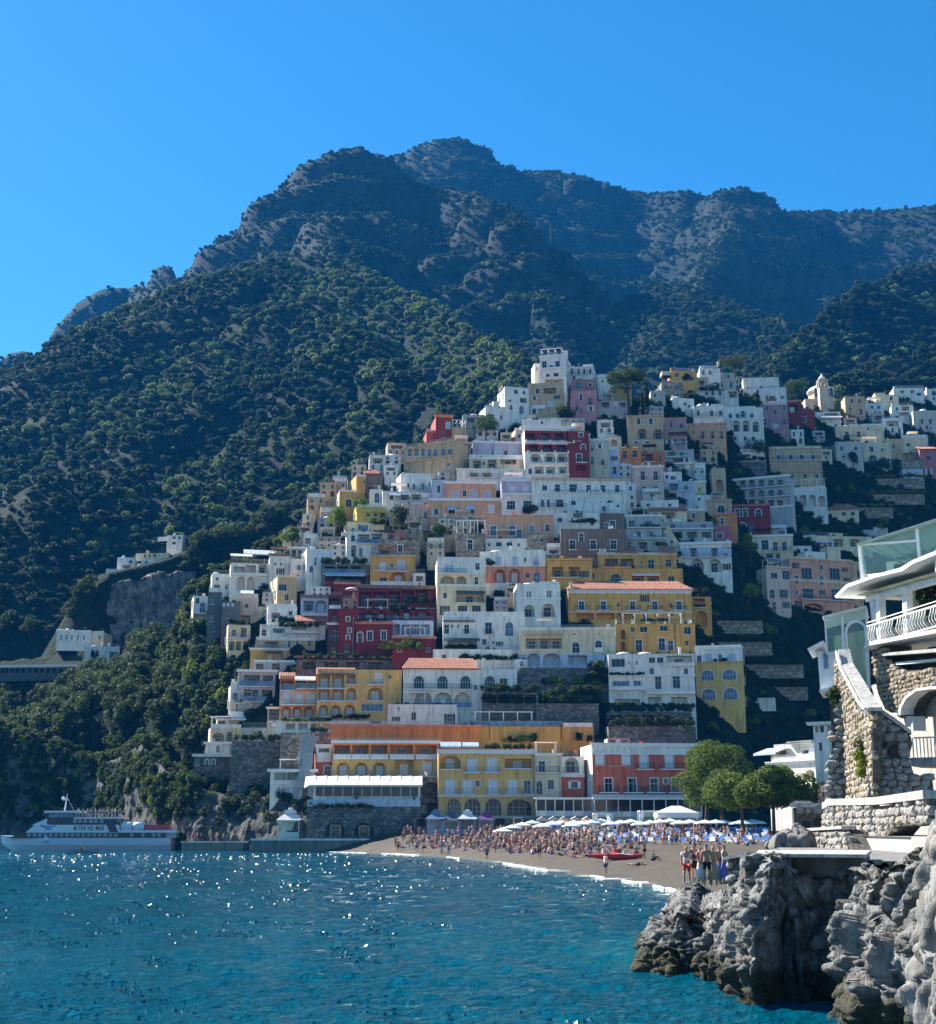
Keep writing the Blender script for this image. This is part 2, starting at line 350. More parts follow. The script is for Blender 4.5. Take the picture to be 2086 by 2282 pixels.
# ---------------------------------------------------------------- foliage
def leaf_cloud(name,lobes,nleaf,size,mat,seed,flatten=.6,up=.25):
    """leaf-sized quads through the outer part of several ellipsoid lobes"""
    r = np.random.default_rng(seed); lob = np.array(lobes,float); w = lob[:,3] * lob[:,4]; w = w / w.sum()
    k = r.choice(len(lob),nleaf,p=w); d = r.normal(size=(nleaf,3)); d /= np.linalg.norm(d,axis=1)[:,None]
    rad = r.uniform(.55,1.05,nleaf) ** .6
    c = lob[k][:,:3] + d * rad[:,None] * np.stack([lob[k][:,3],lob[k][:,3],lob[k][:,4]],-1)
    nrm = d + r.normal(size=(nleaf,3)) * .55 + np.array([0,0,up]); nrm /= np.linalg.norm(nrm,axis=1)[:,None]
    t = np.cross(nrm,r.normal(size=(nleaf,3))); t /= np.linalg.norm(t,axis=1)[:,None]; bt = np.cross(nrm,t)
    s = size * r.uniform(.55,1.25,nleaf)[:,None]
    v = np.stack([c - t * s,c - bt * s * flatten + nrm * s * .2,c + t * s,c + bt * s * flatten + nrm * s * .2],1).reshape(-1,3)
    return grid_mesh(name,v,np.arange(nleaf * 4).reshape(-1,4),[mat],smooth=False)
def lobes_round(r,h,n,seed,base=.35):
    q = random.Random(seed); out = [(0,0,h * .62,r * .62,h * .34)]
    for i in range(n):
        a = q.uniform(0,6.28); d = r * q.uniform(.3,.72); z = h * q.uniform(base,.85); s = r * q.uniform(.28,.48)
        out.append((math.cos(a) * d,math.sin(a) * d,z,s,s * q.uniform(.7,1)))
    return out
LEAFFAR = leaf_mat('foliage_mountain',(.007,.02,.017),(.026,.047,.03),trans=.45)
LEAFMID = leaf_mat('foliage_shore',(.005,.016,.013),(.03,.054,.03))
LEAFTOWN = leaf_mat('foliage_town',(.006,.016,.011),(.036,.068,.024))
LEAFLIME = leaf_mat('foliage_lime',(.08,.12,.012),(.24,.29,.03))
LEAFPINE = leaf_mat('foliage_pine',(.02,.045,.01),(.085,.135,.02))
def proto_coll(name,meshes):
    col = bpy.data.collections.new(name)
    for i,me in enumerate(meshes):
        o = bpy.data.objects.new('%s_%02d' % (name,i),me); col.objects.link(o)
    return col
def instancer(name,pts,scl,rot,idx,col,**props):
    me = bpy.data.meshes.new(name); me.vertices.add(len(pts)); me.vertices.foreach_set('co',np.ascontiguousarray(pts,dtype=np.float32).ravel())
    for nm,typ,arr in (('sc','FLOAT',np.asarray(scl,np.float32)),('rt','FLOAT',np.asarray(rot,np.float32)),('ix','INT',np.asarray(idx,np.int32))):
        a = me.attributes.new(nm,typ,'POINT'); a.data.foreach_set('value',arr)
    o = add(name,me,**props)
    g = bpy.data.node_groups.new(name,'GeometryNodeTree'); g.interface.new_socket('Geometry',in_out='INPUT',socket_type='NodeSocketGeometry'); g.interface.new_socket('Geometry',in_out='OUTPUT',socket_type='NodeSocketGeometry')
    N = g.nodes; L = g.links; gi = N.new('NodeGroupInput'); go = N.new('NodeGroupOutput'); ip = N.new('GeometryNodeInstanceOnPoints'); ci = N.new('GeometryNodeCollectionInfo')
    ci.inputs['Collection'].default_value = col; ci.inputs['Separate Children'].default_value = True; ci.inputs['Reset Children'].default_value = True
    def na(nm,t):
        x = N.new('GeometryNodeInputNamedAttribute'); x.data_type = t; x.inputs[0].default_value = nm; return x.outputs[0]
    cx = N.new('ShaderNodeCombineXYZ'); L.new(na('rt','FLOAT'),cx.inputs[2])
    L.new(gi.outputs[0],ip.inputs['Points']); L.new(ci.outputs[0],ip.inputs['Instance']); ip.inputs['Pick Instance'].default_value = True
    L.new(na('ix','INT'),ip.inputs['Instance Index']); L.new(cx.outputs[0],ip.inputs['Rotation']); L.new(na('sc','FLOAT'),ip.inputs['Scale']); L.new(ip.outputs[0],go.inputs[0])
    md = o.modifiers.new('scatter','NODES'); md.node_group = g; return o
LEAFLIT = leaf_mat('foliage_pale_sunlit',(.09,.135,.045),(.22,.28,.09))  # pale leaf tone, with sunlight on the spur put into the colour
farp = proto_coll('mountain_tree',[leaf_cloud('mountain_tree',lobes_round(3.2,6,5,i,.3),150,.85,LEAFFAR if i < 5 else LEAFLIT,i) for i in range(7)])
midp = proto_coll('shore_tree',[leaf_cloud('shore_tree',lobes_round(3.0,6.5,9,20 + i,.25),900,.34,LEAFMID,40 + i) for i in range(5)])
townp = proto_coll('town_shrub',[leaf_cloud('town_shrub',lobes_round(1.25,2.3,7,60 + i,.2),420,.2,LEAFTOWN,80 + i) for i in range(4)] + [leaf_cloud('town_shrub',lobes_round(1.25,2.0,7,66,.2),420,.2,LEAFLIME,90)])
# cell areas and tree picking
dY = np.gradient(ys)[:,None] * np.ones((1,NC)); dX = (cs[1] - cs[0]) * Y
gz = np.gradient(Z,axis=0) / dY; AREA = dX * dY * np.sqrt(1 + gz ** 2)
def pick(mask,dens):
    n = AREA * dens * mask; k = rng.poisson(np.clip(n,0,50)); ii,jj = np.nonzero(k); ii = np.repeat(ii,k[ii,jj].astype(int)); ij = np.repeat(jj,k[np.nonzero(k)].astype(int))
    fi = ii + rng.uniform(-.5,.5,len(ii)); fj = ij + rng.uniform(-.5,.5,len(ij))
    fi = np.clip(fi,0,NR - 1.001); fj = np.clip(fj,0,NC - 1.001); i0 = fi.astype(int); j0 = fj.astype(int); a = fi - i0; b = fj - j0
    def bl(A): return A[i0,j0] * (1 - a) * (1 - b) + A[i0 + 1,j0] * a * (1 - b) + A[i0,j0 + 1] * (1 - a) * b + A[i0 + 1,j0 + 1] * a * b
    return np.stack([bl(X),bl(Y),bl(Z)],-1)
treecov = fbm(X / 90,Y / 90,4,31)
far_mask = VIS & (Y > 445) & (~ISTOWN) & (Z > 2) & (np.abs(C) < .42)
dens = np.where(Y < 750,1 / 18.,np.where(Y < 1200,1 / 23.,1 / 30.)) * np.where(CL > .5,.85,1) * np.where(treecov > -.25,1.1,.85)
P = pick(far_mask,dens); sc = (.4 + .8 * rng.random(len(P)) ** 1.8) * np.where(P[:,1] > 1100,.8,1.0) * np.where(P[:,1] < 620,.85,1)
P[:,2] -= .8
# brighter leaf colour paints sunlight onto the spur behind the town; random paler patches elsewhere
def in_photo(P,poly):
    yc = P[:,1] * CP + (P[:,2] - CAMZ) * SP; zc = -P[:,1] * SP + (P[:,2] - CAMZ) * CP; px = SW / 2 + FPX * P[:,0] / yc; py = SH / 2 - FPX * zc / yc; r = np.zeros(len(P),bool); j = len(poly) - 1
    for i in range(len(poly)):
        (xi,yi),(xj,yj) = poly[i],poly[j]; r ^= ((yi > py) != (yj > py)) & (px < (xj - xi) * (py - yi) / (yj - yi + 1e-9) + xi); j = i
    return r
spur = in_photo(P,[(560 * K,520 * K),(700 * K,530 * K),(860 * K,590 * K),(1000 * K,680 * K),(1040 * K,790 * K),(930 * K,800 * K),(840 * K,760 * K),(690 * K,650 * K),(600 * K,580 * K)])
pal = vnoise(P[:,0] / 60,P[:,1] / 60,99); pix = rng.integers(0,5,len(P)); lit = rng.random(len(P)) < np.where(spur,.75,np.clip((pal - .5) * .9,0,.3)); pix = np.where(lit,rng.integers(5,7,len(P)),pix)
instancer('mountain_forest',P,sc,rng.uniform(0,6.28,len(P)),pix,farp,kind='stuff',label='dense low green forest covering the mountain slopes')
NFAR = len(P)
shore_mask = VIS & (Y <= 445) & (~ISTOWN) & (Z > 9 + 8 * vnoise(X / 14,Y * 0,5)) & (np.abs(C) < .42)
P = pick(shore_mask,np.where(CL > .5,.12,1) / 11.); P[:,2] -= .6
clear = np.zeros(len(P),bool)      # trees keep clear of the villas and the road on this slope
for poly in ([(225,1235),(300,1215),(395,1175),(425,1180),(425,1262),(375,1285),(330,1330),(215,1330)],[(100,1395),(285,1395),(285,1500),(165,1500),(100,1470)],[(-60,1440),(100,1440),(175,1480),(175,1540),(-60,1545)],[(195,1290),(405,1290),(405,1440),(195,1440)]): clear |= in_photo(P,poly)
P = P[~clear]; sc = rng.uniform(.5,1.15,len(P))
instancer('shore_wood',P,sc,rng.uniform(0,6.28,len(P)),rng.integers(0,5,len(P)),midp,kind='stuff',label='dark green wood on the slope above the ferry')
# ---------------------------------------------------------------- haze
def haze():
    m = bpy.data.materials.new('haze'); m.use_nodes = True; n = m.node_tree.nodes; n.clear(); out = n.new('ShaderNodeOutputMaterial'); v = n.new('ShaderNodeVolumePrincipled')
    v.inputs['Color'].default_value = (.03,.36,1,1); v.inputs['Density'].default_value = .00009; v.inputs['Anisotropy'].default_value = 0
    m.node_tree.links.new(v.outputs[0],out.inputs['Volume'])
    b = MB(); b.box(-1700,1700,-120,2900,-9,float(Z.max()) + 25); b.obj('haze',[m],kind='stuff')
haze()
# ---------------------------------------------------------------- sea and beach
SHORE = [(700,1899),(760,1900),(860,1903),(1000,1911),(1100,1922),(1200,1938),(1300,1952),(1400,1966),(1500,1986),(1560,2010),(1700,2040)]
SHC = [atz(a,b,0) for a,b in SHORE]
def shoreY(c): return np.interp(c,[p.x / p.y for p in SHC],[p.y for p in SHC])
def sea():
    a = np.linspace(-1.2,1.2,420); d = np.concatenate([np.geomspace(9,330,520),np.geomspace(350,1300,16)])
    A,D = np.meshgrid(a,d); X = A * D; Y = D + 0 * A
    amp = np.clip(1.2 - D / 260,.12,1); z = 0
    q = random.Random(3)
    for wl_,am,n in ((9,.05,3),(4.2,.05,5),(2.0,.05,7),(1.0,.034,9)):
        for i in range(n):
            th = q.uniform(-1.2,1.2) - 1.9; k = 2 * math.pi / (wl_ * q.uniform(.75,1.3)); ph = q.uniform(0,6.28)
            w = np.sin(k * (X * math.cos(th) + Y * math.sin(th)) + ph + .8 * vnoise(X / wl_ / 3,Y / wl_ / 3,i))
            z = z + am / math.sqrt(n) * (1 - np.abs(w)) * 1.5
    z = z - z.mean(); z = z * amp * np.clip(.8 + .5 * fbm(X / 25,Y / 25,3,12),.5,1.2)
    sh = np.abs(shoreY(A) - Y); z = np.where((A > -.12),z * np.clip(sh / 30 + .2,.2,1),z)
    v = np.stack([X,Y,z],-1).reshape(-1,3); nr,nc = X.shape; ii = np.arange(nr * nc).reshape(nr,nc)
    qd = np.stack([ii[:-1,:-1],ii[:-1,1:],ii[1:,1:],ii[1:,:-1]],-1).reshape(-1,4)
    m,n,l,b,out = nt('sea_water'); vv = mapping(n,l); t = noise(n,l,vv,3.0,5,.65); t2 = noise(n,l,vv,.035,4); t3 = noise(n,l,mapping(n,l,scale=(.4,1.6,1)),.5,4)
    at_ = n.new('ShaderNodeAttribute'); at_.attribute_name = 'shallow'
    base = mixc(n,l,ramp(n,l,t2.outputs[0],[(.35,0),(.65,1)]).outputs[0],(.0,.058,.1),(.0,.085,.135))
    base = mixc(n,l,at_.outputs['Fac'],base,(.01,.19,.2))
    l.new(base,b.inputs['Base Color']); b.inputs['Roughness'].default_value = .03; b.inputs['IOR'].default_value = 1.33; b.inputs['Specular IOR Level'].default_value = .15
    bp = n.new('ShaderNodeBump'); bp.inputs['Strength'].default_value = 1.0; bp.inputs['Distance'].default_value = .34
    ad = n.new('ShaderNodeMath'); ad.operation = 'ADD'; l.new(t.outputs[0],ad.inputs[0]); l.new(t3.outputs[0],ad.inputs[1]); l.new(ad.outputs[0],bp.inputs['Height'])
    l.new(bp.outputs[0],b.inputs['Normal'])
    me = grid_mesh('sea',v,qd,[m])
    rx = np.hypot((X - 14) / 9,(Y - 41) / 8); sl = np.clip(1.35 - rx,0,.85) * np.clip(.5 + fbm(X / 4,Y / 2,3,2),0,1)
    sl = np.maximum(sl,np.clip(1 - sh / 14,0,1) * (A > -.12) * .55)
    a_ = me.attributes.new('shallow','FLOAT','POINT'); a_.data.foreach_set('value',sl.astype(np.float32).ravel())
    add('sea',me,kind='structure')
sea()
def wavelets():
    """small steep ripples with faces in all directions; some of them catch the sun"""
    r = np.random.default_rng(8); n = 44000; y = 24 * (215 / 24) ** r.random(n); c = r.uniform(-.36,.24,n); k = (vnoise(c * y / 9,y / 9,5) + .5 * vnoise(c * y / 2.5,y / 2.5,6) > .82 - .25 * (c < -.05)) & ((c < -.12) | (y < shoreY(c) - 6)) & ~((c > .1) & (y < 46)) & (r.random(n) < np.clip((y - 22) / 42,.15,1)); y,c = y[k],c[k]; n = len(y)
    rad = r.uniform(.018,.045,n) * (1 + y / 75); tilt = np.radians(22 + 13 * r.exponential(1,n)); tilt = np.minimum(tilt,1.0); hgt = rad * .5 * np.tan(tilt); a0 = r.uniform(0,6.28,n); X = c * y; V = np.zeros((n,4,3))
    for i in range(3): V[:,i,0] = X + rad * 1.3 * np.cos(a0 + i * 2.094); V[:,i,1] = y + rad * np.sin(a0 + i * 2.094); V[:,i,2] = -.03
    V[:,3] = np.stack([X,y,hgt],-1); ii = np.arange(n)[:,None] * 4; F = np.concatenate([ii + np.array(t) for t in ((0,1,3),(1,2,3),(2,0,3))]); me = bpy.data.meshes.new('wavelets'); me.from_pydata(V.reshape(-1,3).tolist(),[],F.tolist())
    m,n_,l,b,out = nt('wavelet_water'); t = noise(n_,l,mapping(n_,l),.3,3); l.new(mixc(n_,l,t.outputs[0],(0,.06,.09),(0,.085,.12)),b.inputs['Base Color']); b.inputs['Roughness'].default_value = .2; b.inputs['IOR'].default_value = 1.33
    me.materials.append(m); me.update(); add('wavelets',me,kind='stuff',label='small steep ripples glinting on the sea')
wavelets()
def beach_z(x,y):
    c = x / y; s = shoreY(c); f = np.interp(c,_c0,_foot)
    return (y - s) / np.maximum(f - s,8) * 3.6 + .0
def beach():
    c = np.linspace(-.125,.34,220); t = np.linspace(-.12,1.06,90); Cc,T = np.meshgrid(c,t)
    s = shoreY(Cc); f = np.interp(Cc,_c0,_foot); Yb = s + T * (f - s); Xb = Cc * Yb; Zb = T * 3.6 + fbm(Xb / 1.2,Yb / 1.2,3,6) * .06 * (T > .02)
    Zb = np.where(T < 0,T * 10,Zb)
    v = np.stack([Xb,Yb,Zb],-1).reshape(-1,3); ii = np.arange(v.shape[0]).reshape(90,220); qd = np.stack([ii[:-1,:-1],ii[:-1,1:],ii[1:,1:],ii[1:,:-1]],-1).reshape(-1,4)
    m,n,l,b,out = nt('beach_sand'); vv = mapping(n,l); t = noise(n,l,vv,.5,5); t2 = noise(n,l,vv,5,4,.7); at_ = n.new('ShaderNodeAttribute'); at_.attribute_name = 'wet'
    col = mixc(n,l,ramp(n,l,t.outputs[0],[(.35,0),(.65,1)]).outputs[0],(.045,.035,.023),(.078,.06,.039)); col = mixc(n,l,ramp(n,l,t2.outputs[0],[(.45,0),(.75,.7)]).outputs[0],col,(.045,.037,.028))
    col = mixc(n,l,at_.outputs['Fac'],col,(.055,.05,.042)); l.new(col,b.inputs['Base Color']); b.inputs['Roughness'].default_value = .9
    bp = n.new('ShaderNodeBump'); bp.inputs['Strength'].default_value = .8; bp.inputs['Distance'].default_value = .12; l.new(t2.outputs[0],bp.inputs['Height']); l.new(bp.outputs[0],b.inputs['Normal'])
    me = grid_mesh('beach',v,qd,[m]); a_ = me.attributes.new('wet','FLOAT','POINT'); a_.data.foreach_set('value',(np.clip(1 - (T - .02) / .09,0,1) * .85).astype(np.float32).ravel())
    add('beach',me,kind='structure')
beach()
# ================================================================ building kit
REG = {'A': (900,740,3.0717),'B': (1400,740,2.6866),'C': (700,1000,3.0717),'D': (1200,1000,3.0717),'E': (380,1150,3.0717),'F': (900,1200,3.0717),
       'G': (1200,1200,3.0717),'H': (1650,1100,4.227),'I': (400,1440,3.0717),'J': (650,1550,3.0717),'K': (900,1550,3.0717),'L': (1200,1550,3.0717),
       'M': (1400,1700,2.6866),'N': (1650,1150,2.881),'O': (0,1700,3.0717),'P': (0,1100,3.686),'Q': (1680,1600,8.765),'S': (0,0,1.0),
       'T': (1780,1150,6.023),'U': (1780,1450,5.04)}
TRIM = flat('white_trim',(.72,.72,.7),.7); FRAME = flat('window_frame_white',(.6,.6,.58),.5); GLASS = glass(); GLASSB = glass('window_glass_blue',(.05,.10,.16),.15)
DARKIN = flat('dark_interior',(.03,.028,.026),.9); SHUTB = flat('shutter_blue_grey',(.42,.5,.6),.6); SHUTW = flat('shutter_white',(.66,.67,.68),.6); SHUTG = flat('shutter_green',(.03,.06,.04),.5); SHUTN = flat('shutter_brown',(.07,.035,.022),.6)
IRON = flat('wrought_iron',(.035,.035,.04),.5); IRONG = flat('painted_railing',(.3,.33,.36),.5); TILE = flat('terracotta_tile',(.48,.2,.12),.85,var=.45,scale=1.7); CANV = flat('awning_canvas',(.72,.71,.67),.85); CONC = flat('concrete',(.36,.35,.33),.9)
BLUEDOOR = flat('blue_paint',(.04,.16,.5),.5); WOODB = flat('dark_wood',(.11,.06,.035),.6)
FOOT = []; RECTS = []; EXTRA = []; WCACHE = {}; BCACHE = {}
def arch_pts(w,h,n=8,rise=None):
    r = w / 2; rs = min(r,h * .5) if rise is None else rise; hs = h - rs
    return [(-r,0),(-r,hs)] + [(-r * math.cos(math.pi * i / n),hs + rs * math.sin(math.pi * i / n)) for i in range(1,n)] + [(r,hs),(r,0)]
def win_mesh(kind,w,h,style,split):
    key = (kind,round(w,1),round(h,1),style,split)
    if key in WCACHE: return WCACHE[key]
    w,h = key[1],key[2]; b = MB(); g = MB() if split else b; gm = 0 if split else 1
    arch = kind == 'a'; y = .2
    shut = {'b': SHUTB,'g': SHUTG,'n': SHUTN}.get(style[:1],SHUTW)
    gl = GLASSB if 'B' in style else GLASS
    t = .05
    if arch:
        pts = arch_pts(w,h,10); g.poly([(p[0],y,p[1]) for p in pts][::-1],gm)
        inn = [(p[0] * (1 - 2 * t / w),max(p[1] - t,0) if i not in (0,len(pts) - 1) else 0) for i,p in enumerate(pts)]
        for i in range(len(pts) - 1):
            a,c,d,e = pts[i],pts[i + 1],inn[i + 1],inn[i]
            b.poly([(a[0],y - .06,a[1]),(e[0],y - .06,e[1]),(d[0],y - .06,d[1]),(c[0],y - .06,c[1])],0)
        b.box(-.02,.02,y - .05,y,0,h - .02); b.box(-w / 2,w / 2,y - .055,y,h * .5,h * .5 + .045)
        if w > 1.8:
            for s in (-1,1): b.box(s * w / 4 - .03,s * w / 4 + .03,y - .045,y,0,h * .8)
        if 't' in style:
            o2 = arch_pts(w + .36,h + .18,10)
            for i in range(len(pts) - 1):
                a,c,d,e = o2[i],o2[i + 1],pts[i + 1],pts[i]
                b.poly([(a[0],-.05,a[1]),(e[0],-.05,e[1]),(d[0],-.05,d[1]),(c[0],-.05,c[1])],0)
                b.poly([(a[0],-.05,a[1]),(c[0],-.05,c[1]),(c[0],.02,c[1]),(a[0],.02,a[1])],0)
    else:
        if kind == 's':
            for s in (-1,1):
                x0,x1 = (-w / 2 + .02,-.015) if s < 0 else (.015,w / 2 - .02)
                b.box(x0,x1,.07,.12,.03,h - .02,2)
                k = max(4,int(h / .22))
                for i in range(k): z = .1 + (h - .2) * i / k; b.box(x0 + .06,x1 - .06,.045,.07,z,z + (h - .2) / k * .55,2)
            g.poly([(-w / 2,y,0),(w / 2,y,0),(w / 2,y,h),(-w / 2,y,h)],gm)
        else:
            g.poly([(-w / 2,y,0),(w / 2,y,0),(w / 2,y,h),(-w / 2,y,h)],gm)
            b.box(-w / 2,-w / 2 + t,y - .06,y,0,h); b.box(w / 2 - t,w / 2,y - .06,y,0,h); b.box(-w / 2 + t,w / 2 - t,y - .06,y,h - t,h); b.box(-w / 2 + t,w / 2 - t,y - .06,y,0,t)
            nm = max(1,int(round(w / 1.2)) if w > 1.6 else 1)
            for i in range(1,nm + 1): x = -w / 2 + w * i / (nm + 1); b.box(x - .022,x + .022,y - .055,y,t,h - t)
            if kind == 'd': b.box(-w / 2 + t,w / 2 - t,y - .05,y,h * .62,h * .62 + .06)
        if 'o' in style:
            for s in (-1,1):
                x0 = s * (w / 2 + .06); x1 = s * (w / 2 + .06 + w * .46); b.box(min(x0,x1),max(x0,x1),-.07,-.025,.02,h - .02,2)
        if 't' in style:
            q = .17; b.box(-w / 2 - q,-w / 2,-.05,.02,0,h + q); b.box(w / 2,w / 2 + q,-.05,.02,0,h + q); b.box(-w / 2,w / 2,-.05,.02,h,h + q)
        if 'h' in style: b.box(-w / 2 - .25,w / 2 + .25,-.16,.02,h + .2,h + .34)
        if kind == 'w': b.box(-w / 2 - .12,w / 2 + .12,-.1,.19,-.09,0)
    me = b.mesh('window',[FRAME,gl,shut]); pm = g.mesh('pane',[gl]) if split else None
    WCACHE[key] = (me,pm); return WCACHE[key]
def rail_mesh(style,w,out,slab=.16,h=1.0):
    key = (style,round(w,1),round(out,1),slab,h)
    if key in BCACHE: return BCACHE[key]
    w = key[1]; b = MB(); x0,x1 = -w / 2,w / 2
    if slab: b.box(x0,x1,-out,.0,-slab,0,1)
    if style in 'ik':
        m = 0
        b.box(x0,x1,-out + .01,-out + .05,h - .05,h,m); b.box(x0,x1,-out + .012,-out + .045,.08,.11,m)
        n = max(2,int(w / .17))
        for i in range(n + 1): x = x0 + .02 + (w - .04) * i / n; b.box(x - .012,x + .012,-out + .015,-out + .04,.02,h - .05,m)
        if out > .3:
            for s in (x0,x1 - .04):
                b.box(s,s + .04,-out + .05,0,h - .05,h,m)
                for i in range(1,int(out / .18)): y = -out + .05 + i * .18; b.box(s + .008,s + .032,y,y + .024,.02,h - .05,m)
    elif style == 'p':
        b.box(x0,x1,-out,-out + .12,0,h,2); b.box(x0 - .04,x1 + .04,-out - .04,-out + .16,h,h + .06,1)
        if out > .3:
            for s in (x0,x1 - .12): b.box(s,s + .12,-out + .12,0,0,h,2)
    elif style == 'q':    # piers with iron between
        n = max(1,int(round(w / 3.2)))
        for i in range(n + 1): x = x0 + (w - .4) * i / n; b.box(x,x + .4,-out,-out + .3,0,h,2)
        b.box(x0,x1,-out + .1,-out + .14,h - .12,h - .07,0); k = int(w / .2)
        for i in range(k): x = x0 + w * (i + .5) / k; b.box(x - .012,x + .012,-out + .11,-out + .135,.02,h - .1,0)
    elif style == 'g':
        b.box(x0,x1,-out,-out + .03,.05,h - .05,3); b.box(x0,x1,-out - .02,-out + .05,h - .05,h,0)
        n = max(1,int(w / 1.5))
        for i in range(n + 1): x = x0 + (w - .05) * i / n; b.box(x,x + .05,-out - .015,-out + .045,0,h - .05,0)
    rm = {'i': IRON,'k': IRONG,'g': IRONG}.get(style,IRON)
    BCACHE[key] = b.mesh('balcony',[rm,TRIM,plaster(WHITE),GLASSB]); return BCACHE[key]
def tile_roof(b,u0,u1,z0,y0,run,rise,m=0,hip=0.0,rows=None):
    """barrel tiles laid in courses on one slope, each course lapping the one below"""
    rows = rows or max(3,int(run / .7)); n = max(3,int((u1 - u0) / .42))
    for r in range(rows):
        t0,t1 = r / rows,(r + 1.08) / rows; a0 = u0 + hip * t0; a1 = u1 - hip * t0
        for i in range(n):
            xa = a0 + (a1 - a0) * i / n; xb = a0 + (a1 - a0) * (i + 1) / n; xm = (xa + xb) / 2; q = (xb - xa) * .28
            ya,yb = y0 + run * t0,y0 + run * t1; za,zb = z0 + rise * t0,z0 + rise * t1 - .06
            lo = [(xa,ya,za),(xm - q,ya,za + .13),(xm + q,ya,za + .13),(xb,ya,za)]; hi = [(xa,yb,zb),(xm - q,yb,zb + .13),(xm + q,yb,zb + .13),(xb,yb,zb)]
            for k in range(3): b.poly([lo[k],lo[k + 1],hi[k + 1],hi[k]],m)
            b.poly([lo[0],lo[3],lo[2],lo[1]],m)
    b.poly([(u0,y0,z0 - .12),(u1,y0,z0 - .12),(u1 - hip,y0 + run,z0 + rise - .12),(u0 + hip,y0 + run,z0 + rise - .12)],m)
class Facade:
    """a vertical plane through a base point; photo points are carried onto it along their rays"""
    def __init__(s,px,py,D,yaw):
        s.c = at(px,py,D); s.a = R(yaw); s.n = Vector((math.sin(s.a),-math.cos(s.a),0)); s.u = Vector((math.cos(s.a),math.sin(s.a),0)); s.D = D
    def uv(s,px,py,off=0.0):
        r = Vector(ray(px,py)); o = Vector((0,0,CAMZ)); t = (s.c + s.n * off - o).dot(s.n) / r.dot(s.n); p = o + r * t - s.c
        return p.dot(s.u),p.z
def holed_wall(b,u0,u1,v0,v1,ops,bands,depthm=0):
    """front wall in strips round the openings, arched heads cut as curves, with reveals"""
    us = sorted({u0,u1} | {x for o in ops for x in o[:2] if u0 < x < u1}); vs_ = sorted({v0,v1} | {x for o in ops for x in o[2:4] if v0 < x < v1} | {x for q in bands for x in q[:2] if v0 < x < v1})
    for va,vb in zip(vs_,vs_[1:]):
        vm = (va + vb) / 2; m = 0
        for q in bands:
            if q[0] <= vm <= q[1]: m = q[2]
        start = None
        for ua,ub in list(zip(us,us[1:])) + [(None,None)]:
            free = ua is not None and not any(o[0] <= (ua + ub) / 2 <= o[1] and o[2] <= vm <= o[3] for o in ops)
            if free and start is None: start = ua
            if not free and start is not None:
                e = last; b.poly([(start,0,va),(e,0,va),(e,0,vb),(start,0,vb)],m); start = None
            if ua is not None: last = ub
    for o in ops:
        a0,a1,z0,z1,arch,dp = o[:6]; m = 0
        for q in bands:
            if q[0] <= (z0 + z1) / 2 <= q[1]: m = q[2]
        w,h,cx = a1 - a0,z1 - z0,(a0 + a1) / 2
        pts = [(cx + p[0],z0 + p[1]) for p in (arch_pts(w,h,10) if arch else [(-w / 2,0),(-w / 2,h),(w / 2,h),(w / 2,0)])]
        if arch:
            for p,q in zip(pts[1:-1],pts[2:-1]): b.poly([(p[0],0,p[1]),(q[0],0,q[1]),(q[0],0,z1),(p[0],0,z1)],m)
        for p,q in zip(pts,pts[1:] + pts[:1]): b.poly([(p[0],0,p[1]),(p[0],dp,p[1]),(q[0],dp,q[1]),(q[0],0,q[1])],m)
        if dp > .5: b.poly([(a0,dp,z0),(a1,dp,z0),(a1,dp,z1),(a0,dp,z1)],m)
_hn = [0]
